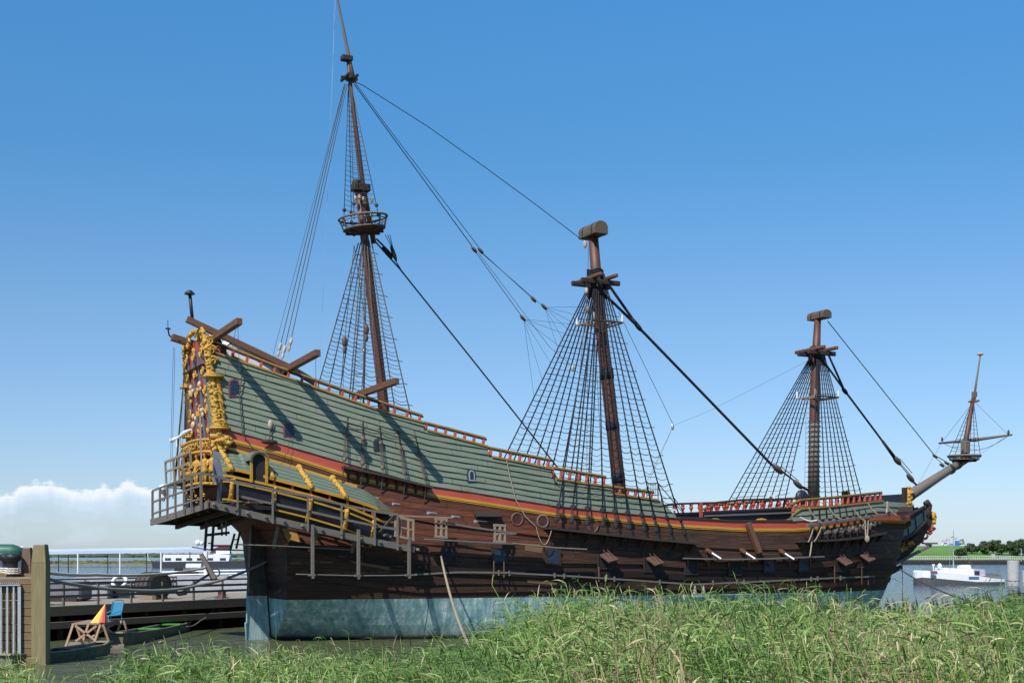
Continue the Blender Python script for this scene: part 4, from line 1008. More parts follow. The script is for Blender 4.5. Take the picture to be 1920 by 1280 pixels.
fa_, ta_ = GANG[(main.name, -1)]
for f in (.93, .90, .87, .84, .80, .76): rope('crowfoot', [P(1021, 576), fa_[0].lerp(ta_[0], f)], .009, MT['tar'], miz)
for f in (.86, .82, .77, .70, .63, .56): rope('crowfoot', [P(982, 598), fa_[0].lerp(ta_[0], f)], .009, MT['tar'], miz)
# mizzen backstays and falls
for (u, v, s), (u2, v2), r in (((525, 650, -.6), (646, 158), .022), ((533, 655, 0), (648, 158), .022), ((545, 640, .6), (651, 158), .02), ((512, 665, 1.2), (645, 160), .012)):
    a, b = P(u, v, s), P(u2, v2); rope('backstay', [a, b], r, MT['tarbrown'], miz)
    if r > .015: heart(a, .17, MT['paleblock'], miz, (b-a)); heart(a-(b-a).normalized()*.38, .13, MT['paleblock'], miz, (b-a)); rope('stay_fall', [a, hp(505+(u-525)*.4, 800+abs(s)*5, .2)], .012, MT['rope'], miz)
rope('signal_halyard', [P(629, 0), P(600, 695, -.5)], .007, MT['steel'], miz); rope('signal_halyard', [P(627, 0), P(622, 200)], .006, MT['steel'], miz)
for (a, b) in (((646, 640), (1)), ((687, 618), (2))):
    p = P(a[0] if isinstance(a, tuple) else a, 640 if b == 1 else 618, -.6); heart(p, .2, MT['block'], miz, e=1.6); heart(p-Vector((0, 0, .45)), .15, MT['block'], miz); rope('stay_fall', [p, P(664, 460)], .018, MT['tarbrown'], miz); rope('stay_fall', [p, p-Vector((.5, 0, 6))], .02, MT['tarbrown'], miz); rope('stay_fall', [p, p-Vector((.2, 0, 6))], .012, MT['tarbrown'], miz)
# triangle line between main and fore
stay('signal_line', main, [(1160, 585), (1263, 797)], .016, MT['tarbrown']); stay('signal_line', main, [(1263, 797), (1330, 770), (1515, 676)], .008, MT['tarbrown'])
heart(P(1261, 800), .14, MT['steel'], main)
for k in (0, 4): rope('stay_fall', [P(1261, 801), P(1214+k, 900, .5)], .01, MT['greywood'], main)
for u in (1103, 1106): rope('stay_fall', [P(u, 460), P(u-3+(u-1103)*9, 900, -.3)], .014, MT['tarbrown'], main)
rope('stay_fall', [P(1101, 545, .4), P(1087, 700, 1.4), hp(1048, 940, .4)], .022, MT['greywood'], main)
for p in ((1100, 545), (1100, 580), (1074, 690)): heart(P(*p, .5), .14, MT['paleblock'], main)
# rope hanging over the green topsides, coil on the hull
rp = [hp(u, v, .12) for u, v in ((950, 862), (956, 893), (967, 936), (985, 968), (1003, 985))]; rope('side_rope', rp, .03, MT['ropelight'])
a, b = hp(1005, 986, .7), hp(1035, 990, .7); rope('side_rope', [a, b], .025, MT['ropelight'], sag=.95)
rope('side_rope', [hp(455, 690, .25), hp(449, 740, .2), hp(455, 815, .2), hp(470, 832, .2)], .03, MT['tarbrown'])
rope('side_rope', [hp(1032, 875, .1), hp(1040, 902, .15), hp(1050, 910, .15)], .03, MT['iron'])
# wooden blocks hanging on the green side under the backstays
for u, v in ((507, 796),):
    p = hp(u, v, .2); heart(p, .17, MT['paleblock'], ship, nm='block')
for u, v in ((505, 828),): p = hp(u, v, .25); m_ = MB(); m_.ball(p, .3, (1.5, .5, .45), 10, 6); m_.build('backstay_channel', MT['darkwood'], ship); rope('side_rope', [p, hp(507, 796, .2)], .03, MT['tarbrown'])
# ------------------------------------------------------------------ poop: lantern post, beams, cover
for s in (.0,): spar('lantern_post', [(P(361, 602, .6), .09), (P(356, 552, .6), .09)], MT['iron'], ship, 8); m_ = MB(); m_.ball(P(355.5, 549, .6), .2, (1, 1, .75), 10, 6); m_.tube([P(355.5, 550, .6)-Vector((0, 0, .05)), P(355.5, 550, .6)+Vector((0, 0, .02))], .27, 12); m_.build('lantern_cap', MT['iron'], ship)
rope('lantern_iron', [P(345, 641, -1.5), P(330, 640, -1.6), P(317, 628, -1.7), P(315, 616, -1.7)], .05, MT['iron']); rope('lantern_iron', [P(360, 643, -.5), P(335, 637, -1.2), P(320, 630, -1.6)], .035, MT['iron'])
m_ = MB(); m_.tube([P(315, 617, -1.7), P(315, 615, -1.7)], .14, 10); m_.tube([P(315, 615, -1.7), P(314.5, 600, -1.7)], .02, 6); m_.build('lantern_spike', MT['iron'], ship)
def bm(nm, a, b, w=.34, h=.34, mat=None, par=ship): m_ = MB(); m_.beam(a, b, w, h); return m_.build(nm, mat or MT['sparwood'], par, bevel=.015)
bm('poop_beam', P(350, 598, 1.6), P(545, 690, 2.2), .28, .32); bm('poop_beam', P(322, 632, -1.4), P(500, 690, -1.6), .34, .36)
bm('poop_beam', P(545, 690, 2.2), P(592, 718, 2.3), .3, .3, MT['darkwood'])
bm('boomkin', P(392, 640, 1.3), P(449, 602, 6.2), .30, .32); bm('boomkin', P(404, 632, 1.0)+Vector((1.1, 3, 0)), P(404, 632, 1.0)+Vector((.6, 6.5, .2)), .36, .4)
bm('boomkin', P(530, 697, 1.8), P(596, 661, 6.6), .30, .33); bm('boomkin', P(664, 743, 2.0), P(744, 714, 6.9), .29, .32)
bm('boomkin', P(530, 697, -1.8)+Vector((0, 1, 0)), P(530, 697, -1.8)+Vector((0, 5.0, .4)), .36, .42)
m_ = MB(); a = [P(u, v, 1.9) for u, v in ((425, 652), (440, 640), (470, 655), (500, 672), (535, 688))]; b = [Vector((p.x, 1.9, p.z-.25)) for p in a]; c = [Vector((p.x, 0, p.z+.35)) for p in a]
for i in range(4): m_.add([a[i], a[i+1], c[i+1], c[i]], [(0, 1, 2, 3)]); m_.add([b[i], b[i+1], c[i+1], c[i]], [(0, 1, 2, 3)]); lo_ = Vector((0, 0, -.75)); m_.add([a[i], a[i+1], a[i+1]+lo_, a[i]+lo_], [(0, 1, 2, 3)])
m_.build('white_tarpaulin', MT['canvas'], ship)
bm('beam_chock', P(396, 640, 1.3), P(410, 634, 1.3), .5, .6, MT['darkwood']); bm('beam_chock', P(526, 698, 1.9), P(541, 702, 1.9), .5, .6, MT['darkwood'])
for (u, v, s, u2, v2) in ((443, 612, 5.9, 428, 690), (446, 612, 5.9, 449, 700), (592, 668, 6.3, 592, 770), (347, 640, -2.0, 335, 905), (325, 650, -3.0, 318, 935), (328, 652, -3, 322, 900), (344, 690, -1.8, 342, 900), (352, 690, -1.8, 349, 850)): rope('hoist_rope', [P(u, v, s), P(u2, v2, s)], .012, MT['tarbrown'])
for (u, v, u2, v2) in ((350, 640, 327, 930), (349, 660, 324, 935)): rope('hoist_rope', [P(u, v, -2.2), P(u2, v2, -2.6)], .03, MT['tarbrown'])
# ------------------------------------------------------------------ beakhead
kn = [(1652, 1078), (1668, 1066), (1690, 1052), (1712, 1034), (1732, 1008), (1749, 978), (1746, 962), (1738, 966), (1728, 985), (1705, 1008), (1680, 1026), (1660, 1040), (1650, 1052)]
m_ = MB(); m_.prism([P(u, v, .2) for u, v in kn], (0, 0, 0), (0, .4, 0)); knee = m_.build('beakhead_knee', MT['darkwood'], ship, bevel=.03)
hk = [(1733, 966), (1736, 955), (1733, 947), (1734, 941), (1740, 939), (1744, 943), (1744, 952), (1741, 962), (1744, 970)]
m_ = MB(); m_.tube([P(1741, 972), P(1740, 958), P(1742, 947), P(1738, 942), P(1734, 944)], [.26, .24, .22, .24, .16], 10); m_.build('head_timber', MT['darkwood'], ship, smooth=True)
m_ = MB(); pth = [P(1750, 966), P(1748, 978), P(1743, 992)]; m_.tube(pth, .16, 8); carve(m_, pth, .3, .2, 77, 22, .6); m_.ball(P(1749, 965), .24, n=10, m=7); m_.build('figurehead', MT['gold'], ship, smooth=True)
m_ = MB(); pth = [P(1747, 986), P(1738, 1002), P(1722, 1018), P(1712, 1012)]; carve(m_, pth, .3, .24, 78, 26, .7); m_.build('figurehead_body', MT['redbright'], ship, smooth=True)
for sg in (1, -1):
    m_ = MB(); pth = [P(1708, 1017, .5*sg), P(1690, 1028, .7*sg), P(1668, 1038, .9*sg)]; m_.tube(pth, .12, 7); carve(m_, pth, .28, .36, 79, 34, .8); m_.build('carved_scrollwork', MT['yellow'], ship, smooth=True)
    # green headrail panel from the bow cheek to the figurehead
    top_ = [(1655, 990, 3.1), (1680, 985, 2.3), (1705, 974, 1.35), (1735, 952, .35)]; bot_ = [(1655, 1018, 2.9), (1680, 1014, 2.1), (1708, 1003, 1.2), (1738, 975, .35)]
    def interp3(l, f): 
        k = min(int(f*3), 2); g = f*3-k; return Vector(l[k]).lerp(Vector(l[k+1]), g)
    m_ = MB(); N_ = 18; vs = []
    for i in range(N_+1):
        a = interp3(top_, i/N_); b = interp3(bot_, i/N_); pa = P(*a[:2], a[2]); pb = P(*b[:2], b[2]); pa.y *= sg; pb.y *= sg; vs += [pa, pb]
    m_.add(vs, [(2*i, 2*i+2, 2*i+3, 2*i+1) for i in range(N_)]); o = m_.build('headrail_panel', MT['green'], ship); so_ = o.modifiers.new('thick', 'SOLIDIFY'); so_.thickness = .08
    T_ = [vs[2*i] for i in range(N_+1)]; B_ = [vs[2*i+1] for i in range(N_+1)]
    for nm, q, r in (('headrail', T_, .11), ('headrail', B_, .12)): m_ = MB(); m_.tube(q, r, 7); m_.build(nm, MT['darkwood'], ship, smooth=True)
    m_ = MB()
    for i in range(2, N_, 3): m_.tube([T_[i], B_[i]], .07, 6)
    m_.build('headrail_timber', MT['darkwood'], ship)
    up_ = [P(1652, 972, 3.2), P(1700, 968, 1.9), P(1733, 950, .5)]; m_ = MB(); m_.tube([Vector((p.x, p.y*sg, p.z)) for p in up_], .12, 7); m_.build('headrail', MT['darkwood'], ship)
    # lower cheek rails
    ck = [P(1656, 1048, 1.2), P(1690, 1030, .8), P(1720, 1003, .4)]; m_ = MB(); m_.tube([Vector((p.x, p.y*sg, p.z)) for p in ck], .14, 7); m_.build('cheek_rail', MT['darkwood'], ship)
m_ = MB(); N_ = 10; vs = []
for i in range(N_+1): a = interp3(top_, i/N_); p = P(a[0], a[1]+10, a[2]); vs += [p, mirror(p)]
m_.add(vs, [(2*i, 2*i+2, 2*i+3, 2*i+1) for i in range(N_)]); m_.build('beakhead_grating', MT['darkwood'], ship)
bm('cathead', P(1640, 957, 2.3), P(1712, 954, 4.2), .3, .36, MT['darkwood']); q0, q1 = P(1640, 957, 2.3), P(1712, 954, 4.2); bm('cathead', mirror(q0), mirror(q1), .3, .36, MT['darkwood'])
for sg in (1, -1):
    p = hp(1660, 930, .05); p = Vector((TEND+.1, -sg*(half(TEND, p.z)+.02), p.z)); m_ = MB(); pth = [p+Vector((0, 0, .6)), p, p-Vector((0, 0, .55))]; m_.tube(pth, .22, 8); carve(m_, pth, .34, .3, 90, 30, .5); m_.build('carved_corner_figure', MT['gold'], ship, smooth=True)
    m_ = MB(); m_.box(p+Vector((-.25, sg*.05, .05)), (.3, .3, 1.2)); m_.build('corner_post', MT['darkwood'], ship)
bm('bumpkin', P(1730, 1018, 0), P(1757, 1018, 1.5), .14, .12, MT['greywood']); bm('bobstay_piece', P(1652, 1082, 0), P(1690, 1062, 0), .2, .3, MT['darkwood']); bm('gammoning_spar', P(1672, 1060, .3), P(1745, 1022, .6), .18, .2, MT['greywood'])
# fenders, lines and spars hung along the bow
rr = random.Random(4)
fz = hp(1520, 980, .9); bm('side_spar', hp(1513, 985, .85), P(1680, 962, 4.1), .16, .18, MT['greywood'])
for i in range(16):
    u = 1540+i*7.2; m_ = MB(); a = hp(u, 992-i*1.0, .35); b = hp(u+rr.uniform(-3, 3), 1004-i*1.2, .45); m_.tube([a, a.lerp(b, .3), a.lerp(b, .75), b], [.05, .13, .13, .05], 8); m_.build('hanging_fender', MT['greywood'] if i % 3 else MT['darkwood'], ship, smooth=True)
for u, v, u2, v2, r in ((1515, 950, 1540, 980, .045), (1555, 952, 1575, 972, .045), (1598, 950, 1620, 975, .045), (1627, 942, 1645, 963, .05), (1526, 985, 1515, 1016, .035), (1541, 985, 1526, 1015, .035), (1522, 1015, 1518, 1043, .045), (1622, 975, 1624, 1010, .05), (1628, 975, 1626, 1008, .04), (1662, 945, 1680, 965, .05), (1664, 940, 1662, 962, .06), (1500, 969, 1531, 975, .045)):
    rope('hanging_line', [hp(u, v, .75), hp(u2, v2, .9)], r, MT['rope'] if u != 1500 else MT['white'], sag=.12)
m_ = MB(); p = hp(1626, 1010, .95); m_.ball(p, .16, (1, 1, 1.4)); m_.build('rope_coil', MT['rope'], ship)
for u in (1303, 1319):
    p = hp(u, 1108, .5); m_ = MB(); m_.tube([p+Vector((0, 0, .35)), p, p-Vector((0, 0, .15))], [.03, .1, .14], 8); m_.build('hanging_brush', MT['ropelight'], ship); rope('hanging_line', [p+Vector((0, 0, .35)), hp(u, 1095, .5)], .02, MT['greywood'])
# wooden shelf along the side below the waist with brackets
sh = line([(1277, 1046), (1350, 1048), (1430, 1047), (1533, 1043)])
o = strip_mesh('side_shelf', MT['greywood'], lambda t: interp(t, sh)-.04, lambda t: interp(t, sh)+.04, sh[0][0], sh[-1][0], .1, .55, 30, both=False)
for i in range(7): u = lerp(1290, 1520, i/6); a, b = hp(u, 1049, .55), hp(u, 1064, .12); m_ = MB(); m_.beam(a, b, .08, .08); m_.build('shelf_bracket', MT['sparwood'], o)
# ladder and handrail at the waist
m_ = MB()
for a, b in (((1213, 905), (1213, 940)), ((1234, 905), (1234, 940)), ((1213, 906), (1234, 905)), ((1213, 928), (1234, 928)), ((1234, 906), (1290, 972)), ((1264, 933), (1290, 971)), ((1240, 934), (1264, 934)), ((1264, 933), (1264, 950)), ((1240, 932), (1240, 950)), ((1240, 950), (1264, 950))): m_.tube([P(*a, 2.6), P(*b, 2.6)], .025, 6)
for i in range(6): u = 1216+i*3.4; m_.tube([P(u, 906, 2.6), P(u, 928, 2.6)], .014, 5)
m_.build('steel_stair_rail', MT['iron'], ship)
for a, b in (((1235, 952), (1268, 956)), ): m_ = MB(); m_.beam(P(*a, 4.3), P(*b, 4.3), .08, .1); m_.build('white_board', MT['white'], ship)
m_ = MB(); m_.beam(P(1447, 935, 3.2), P(1447, 929, 3.2), .6, .05, up=(1, 0, 0)); m_.beam(P(1441, 929, 3.2), P(1452, 929, 3.2), .3, .06); m_.build('striped_box', MT['white'], ship)
# ------------------------------------------------------------------ world-frame helpers
def W(u, v, Y): return Vector(((u-960)/F*Y, Y, EYE-(v-HZ)*Y/F))
def G(u, v, z): Y = (EYE-z)*F/(v-HZ); return Vector(((u-960)/F*Y, Y, z))
def shift(mb, o): o = Vector(o); mb.v = [tuple(Vector(v)-o) for v in mb.v]; return mb
class Thing:
    """top-level Empty at a base point; parts are given in world coordinates"""
    def __init__(s, name, base, **k): s.o = empty(name, base, **k); s.b = Vector(base)
    def part(s, name, mb, mat, par=None, **k): shift(mb, s.b); return mb.build(name, mat, par or s.o, **k)
class ShipThing:
    """separate thing hung on the ship: parts given in ship-frame coordinates"""
    def __init__(s, name, base, **k):
        s.b = Vector(base); w = Matrix.Rotation(TH, 3, 'Z') @ s.b + Vector((SX, SY, 0)); s.o = empty(name, w, TH, **k)
    def part(s, name, mb, mat, par=None, **k): shift(mb, s.b); return mb.build(name, mat, par or s.o, **k)
def lone(name, mb, mat, base, label, cat, group=None, **k):
    shift(mb, base); o = mb.build(name, mat, None, loc=base, **k); return tag(o, label, cat, group)
def s2w(p): return Matrix.Rotation(TH, 3, 'Z') @ Vector(p) + Vector((SX, SY, 0))

# ------------------------------------------------------------------ water
def water_mat():
    m = NT('estuary_water'); g = m.n('ShaderNodeNewGeometry'); sp = m.n('ShaderNodeSeparateXYZ'); m.l(g.outputs['Position'], sp.inputs[0])
    mp = m.n('ShaderNodeMapping'); mp.inputs['Rotation'].default_value = (0, 0, .25); mp.inputs['Scale'].default_value = (.7, 1.3, 1); m.l(g.outputs['Position'], mp.inputs[0])
    n1 = m.noise(mp.outputs[0], 1.5, 4, .6); n2 = m.noise(mp.outputs[0], 5.0, 3, .55); n3 = m.noise(mp.outputs[0], .28, 4, .55)
    h = m.math('ADD', m.math('MULTIPLY', n1, 1.0), m.math('ADD', m.math('MULTIPLY', n2, .35), m.math('MULTIPLY', n3, 1.6)))
    b = m.n('ShaderNodeBump'); b.inputs['Distance'].default_value = .4; m.l(h, b.inputs['Height']); b.inputs['Strength'].default_value = .85
    m.l(b.outputs[0], m.b.inputs['Normal'])
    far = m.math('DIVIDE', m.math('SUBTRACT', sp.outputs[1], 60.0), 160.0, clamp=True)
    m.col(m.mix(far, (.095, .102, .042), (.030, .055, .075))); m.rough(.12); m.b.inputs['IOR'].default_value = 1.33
    return m.m
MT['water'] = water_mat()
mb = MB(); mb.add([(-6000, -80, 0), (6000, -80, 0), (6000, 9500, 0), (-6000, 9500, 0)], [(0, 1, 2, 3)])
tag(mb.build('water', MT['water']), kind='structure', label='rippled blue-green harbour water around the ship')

# ------------------------------------------------------------------ reed bank
VT = [(-400, 1250), (0, 1262), (30, 1247), (62, 1240), (85, 1262), (110, 1300), (160, 1310), (200, 1275), (240, 1246), (300, 1236), (380, 1233), (470, 1233), (560, 1233), (700, 1236), (800, 1234), (870, 1222), (930, 1198), (980, 1180), (1040, 1152), (1075, 1136), (1130, 1132), (1200, 1136), (1300, 1143), (1400, 1132), (1500, 1130), (1560, 1132), (1640, 1148), (1700, 1152), (1780, 1152), (1850, 1142), (1920, 1132), (2400, 1120)]
YC = 27.0
def bank(u, Y):
    """ground height of the bank"""
    top = EYE-(interp(u, VT)-HZ)*YC/F; g = top-2.05
    if Y > YC: g -= ((Y-YC)*.115)**1.1*1.0
    if Y < 22: g = lerp(g, max(g, 1.1), (22-Y)/22)
    return g
mb = MB(); NU, NY = 60, 34
us = [lerp(-700, 2620, i/NU) for i in range(NU+1)]; ys = [lerp(-6, 44, j/NY) for j in range(NY+1)]
for j in range(NY+1):
    for i in range(NU+1):
        Y = ys[j]; X = (us[i]-960)/F*max(Y, 18); mb.v.append((X, Y, bank(us[i], Y) if Y > 13 else lerp(2.8, bank(us[i], 13), clamp(Y/13))))
mb.f = [(j*(NU+1)+i, j*(NU+1)+i+1, (j+1)*(NU+1)+i+1, (j+1)*(NU+1)+i) for j in range(NY) for i in range(NU)]; mb.mi = [0]*len(mb.f)
tag(mb.build('ground', plain('bank_soil', (.06, .065, .025), .95, .4, 2, bump=.5)), kind='structure', label='grassy bank the reeds grow on')

def reed_mat(name, stops, rough=.5, attr=True):
    m = NT(name); g = m.n('ShaderNodeNewGeometry'); at = m.n('ShaderNodeAttribute', attribute_name='hue')
    f = m.math('ADD', m.math('MULTIPLY', at.outputs['Fac'], .75 if attr else 0), m.math('MULTIPLY', g.outputs['Random Per Island'], .38 if attr else 1), clamp=True)
    c = m.ramp(f, stops); m.col(c); m.rough(rough)
    tr = m.n('ShaderNodeBsdfTranslucent'); m.l(c, tr.inputs[0]); mx = m.n('ShaderNodeMixShader'); mx.inputs[0].default_value = .16
    m.l(m.b.outputs[0], mx.inputs[1]); m.l(tr.outputs[0], mx.inputs[2]); o = m.t.nodes['Material Output']; m.l(mx.outputs[0], o.inputs[0]); return m.m
leafm = reed_mat('reed_leaf', [(0, (.035, .07, .016)), (.28, (.078, .155, .026)), (.5, (.155, .25, .048)), (.72, (.28, .365, .10)), (.88, (.46, .41, .20)), (1.0, (.55, .42, .24))])
drym = reed_mat('dry_reed', [(0, (.20, .14, .075)), (.5, (.34, .25, .14)), (1, (.46, .36, .22))], attr=False)
plumem = reed_mat('reed_plume', [(0, (.02, .018, .016)), (1, (.06, .045, .035))], attr=False)
def strips(centers, sides, mat, name, hue, kind=None, label=None):
    """centers, sides: arrays (n, k, 3): ribbon leaves"""
    n, k, _ = centers.shape; v = np.empty((n, k, 2, 3)); v[:, :, 0] = centers-sides; v[:, :, 1] = centers+sides
    v = v.reshape(-1, 3); base = (np.arange(n)*k*2)[:, None]; q = np.arange(k-1)*2
    f = np.stack([base+q, base+q+1, base+q+3, base+q+2], -1).reshape(-1, 4)
    me = bpy.data.meshes.new(name); me.vertices.add(len(v)); me.vertices.foreach_set('co', v.ravel())
    me.loops.add(f.size); me.loops.foreach_set('vertex_index', f.ravel().astype(np.int32)); me.polygons.add(len(f)); me.polygons.foreach_set('loop_start', np.arange(0, f.size, 4, dtype=np.int32))
    me.polygons.foreach_set('use_smooth', [True]*len(f)); me.update(calc_edges=True)
    at = me.attributes.new('hue', 'FLOAT', 'POINT'); at.data.foreach_set('value', np.repeat(hue, k*2).astype(np.float32))
    me.materials.append(mat); o = bpy.data.objects.new(name, me); COL.objects.link(o); return tag(o, label, kind=kind)
def make_reeds():
    C, S, H = [], [], []; C2, S2, H2 = [], [], []; C3, S3, H3 = [], [], []
    n = 0
    N_ = 14500
    U = rng.uniform(-60, 1990, N_*3); Q = rng.uniform(0, 1, N_*3); Yv = 14.5+(36-14.5)*Q**.8
    keep = 0
    for u, Y in zip(U, Yv):
        if keep >= N_: break
        if interp(u, VT) > 1264: continue
        g = bank(u, Y)
        if g < -.15: continue
        if Y > 31 and rng.random() < (Y-31)/6: continue
        # thin stands near the camera edge, clumps
        cl = math.sin(u*.021+Y*.9)+math.sin(u*.047-Y*1.7)
        if cl < -1.3 and rng.random() < .6: continue
        keep += 1
        X = (u-960)/F*Y; h = 2.0+.20*cl*.5+rng.normal(0, .24); h *= 1.0 if u > 950 else .97
        if interp(u, VT) > 1245 and Y > 24: h *= .8
        lx, ly = rng.normal(-.16, .14), rng.normal(0, .12)
        pz = math.sin(u*.011+1.3)+math.sin(u*.031+Y*.7)+.7*math.sin(u*.073-Y*1.3)
        dryz = (u > 1150 and Y < 24 and pz > .2)
        dry = rng.random() < (.5 if dryz else .07)
        hue = clamp(rng.normal(.34+.12*pz+(.16 if u > 1150 and Y < 22 else 0), .19))
        ks = np.linspace(0, 1, 4)[:, None]; stem = np.array([X, Y, g])+ks*np.array([lx*h*.4, ly*h*.4, h])+ks**2*np.array([lx*h*.6, ly*h*.4, -.04*h])
        w = .0045 if not dry else .0085
        if dry:
            C2.append(stem); S2.append(np.tile([w, 0, 0], (4, 1))*np.array([[1], [1], [.8], [.4]])); H2.append(0)
        else: C3.append(stem); S3.append(np.tile([w, 0, 0], (4, 1))); H3.append(hue)
        nl = rng.integers(8, 14) if not dry else rng.integers(0, 4)
        a0 = rng.uniform(0, 6.28)
        for i in range(nl):
            f = rng.uniform(.3, 1.0)**.8 if i else 1.0
            p = np.array([X, Y, g])+f*np.array([lx*h*.4, ly*h*.4, h])+f*f*np.array([lx*h*.6, ly*h*.4, -.04*h])
            a = a0+i*2.4+rng.normal(0, .5); L_ = rng.uniform(.26, .50)*(1.05 if f < .9 else .8); el_ = rng.uniform(-.05, 1.0)
            d = np.array([math.cos(a)*math.cos(el_)-.45, math.sin(a)*math.cos(el_), math.sin(el_)]); d /= np.linalg.norm(d)
            k = np.linspace(0, 1, 5)[:, None]; droop = rng.uniform(.15, .75)*L_
            c = p+d*k*L_+np.array([-.12*L_, 0, -1])*droop*k**2.2
            sd_ = np.cross(d, [0, 0, 1]); nrm = np.linalg.norm(sd_); sd_ = sd_/max(nrm, .01); tw = rng.normal(0, .6); up = np.cross(sd_, d); sd_ = sd_*math.cos(tw)+up*math.sin(tw)
            wd = rng.choice([rng.uniform(.005, .009), rng.uniform(.008, .0145)])*np.array([.5, 1, .95, .6, .05])[:, None]
            (C2 if dry else C).append(c); (S2 if dry else S).append(sd_*wd*1.0); (H2 if dry else H).append(0 if dry else hue)
    C2f = [c for c in C2 if len(c) == 4]; S2f = [s for s, c in zip(S2, C2) if len(c) == 4]; C2l = [c for c in C2 if len(c) == 5]; S2l = [s for s, c in zip(S2, C2) if len(c) == 5]
    strips(np.array(C), np.array(S), leafm, 'reeds', np.array(H), 'stuff', 'dense green common reed with drooping leaves along the bank in front of the ship')
    strips(np.array(C3), np.array(S3), leafm, 'reed_stems', np.array(H3), 'stuff', 'thin green stems of the reed bed')
    strips(np.array(C2l+[np.vstack([c, c[-1]]) for c in C2f]), np.array(S2l+[np.vstack([s, s[-1]*.1]) for s in S2f]), drym, 'dry_reeds', np.zeros(len(C2)), 'stuff', 'dry straw-coloured stalks among the green reed')
    # dark plumes on the right and scattered tall straws
    P1, Q1 = [], []
    for _ in range(230):
        u = rng.uniform(1060, 1930) if rng.random() < .35 else rng.uniform(1640, 1930); Y = rng.uniform(30, 36); g = bank(u, Y); X = (u-960)/F*Y
        top = EYE-(interp(u, VT)-HZ+rng.uniform(-34, -2)+(8 if u < 1650 else 0))*Y/F
        l = rng.normal(-.05, .05); b = np.array([X, Y, max(g, -.1)]); t_ = np.array([X+l*2, Y, top])
        k = np.array([0, .5, .88, .94, 1.0])[:, None]; P1.append(b+(t_-b)*k+np.array([[0, 0, 0], [0, 0, 0], [0, 0, 0], [-.01, 0, 0], [-.04, 0, 0]])); Q1.append(np.array([[.004, 0, 0], [.004, 0, 0], [.006, 0, 0], [.020, 0, 0], [.004, 0, 0]]))
    strips(np.array(P1), np.array(Q1), plumem, 'reed_plumes', np.zeros(len(P1)), 'stuff', 'dark seed plumes standing above the reeds')
make_reeds()

# ------------------------------------------------------------------ scaffolding hung round the ship
SO = 5.75
wl = [px(394, 945, SO), px(457, 961, SO), px(560, 985, SO), px(670, 1009, SO), px(777, 1030, SO)]
sc = ShipThing('scaffold_walkway', wl[2], label='long grey timber walkway with handrail hanging along the side below the gallery', cat='scaffold')
WD = Vector((0, 1.0, 0)); m_ = MB()
for a, b in zip(wl, wl[1:]): m_.beam(a, b, .07, .30); m_.beam(a+WD, b+WD, .07, .22)
sc.part('edge_beam', m_, MT['greywood'])
m_ = MB()
for a, b in zip(wl, wl[1:]):
    for o in (.15, .42, .69): m_.beam(a+WD*o+Vector((0, 0, .16)), b+WD*o+Vector((0, 0, .16)), .22, .05)
sc.part('walk_board', m_, MT['greywood'])
for i in range(13):
    f = i/12*(len(wl)-1); k = min(int(f), len(wl)-2); p = wl[k].lerp(wl[k+1], f-k); m_ = MB(); m_.beam(p+Vector((.15, -.18, .03)), p+Vector((.15, 1.3, .03)), .1, .12, up=(0, 0, 1)); sc.part('cross_bearer', m_, MT['greywood'] if i % 3 else MT['palewood'])
rl = [px(u, v, SO+.05) for u, v in ((377, 886), (445, 903), (511, 917), (577, 930), (640, 945), (702, 958), (745, 964))]
m_ = MB()
for a, b in zip(rl, rl[1:]): m_.beam(a, b, .06, .12)
sc.part('handrail', m_, MT['greywood'])
def zwl(t): return interp(t, [(p.x, p.z) for p in wl])
m_ = MB(); md = [Vector((p.x, p.y+.05, lerp(zwl(p.x), p.z, .53))) for p in rl]
for a, b in zip(md[1:], md[2:]): m_.beam(a, b, .04, .12)
sc.part('mid_rail', m_, MT['greywood'])
for p in rl[1:]: m_ = MB(); m_.beam(Vector((p.x, p.y-.04, zwl(p.x)-.2)), p+Vector((0, -.04, .0)), .12, .07, up=(1, 0, 0)); sc.part('rail_post', m_, MT['greywood'])
for u, a, b in ((586, 983, 1084), (672, 992, 1085), (767, 1007, 1084)):
    m_ = MB(); pa, pb = px(u, a, SO+.1), px(u, b, SO+.1); m_.beam(pa, pb, .20, .12, up=(1, 0, 0)); m_.beam(pb+Vector((-.2, 0, .18)), pb+Vector((.12, 0, .18)), .2, .1); sc.part('hanging_post', m_, MT['greywood'])
m_ = MB(); m_.tube([px(555, 1076, SO), px(668, 1079, SO), px(767, 1078, SO)], .04, 6); sc.part('lower_rail', m_, MT['greywood'])
m_ = MB(); m_.tube([px(440, 1020, SO-1), px(500, 1022, SO-.4), px(662, 1030, SO-.5)], .035, 6); sc.part('lower_rail', m_, MT['greywood'])
for u, a, u2, b in ((523, 978, 513, 1027), (600, 990, 580, 1033), (665, 1012, 660, 1035), (735, 1005, 708, 1000)):
    m_ = MB(); m_.beam(px(u, a, SO-.5), px(u2, b, SO-1.1), .1, .14, up=(1, 0, 0)); sc.part('brace', m_, MT['greywood'])
m_ = MB(); m_.beam(px(742, 963, SO), px(712, 998, SO-.6), .08, .12, up=(1, 0, 0)); sc.part('brace', m_, MT['greywood'])
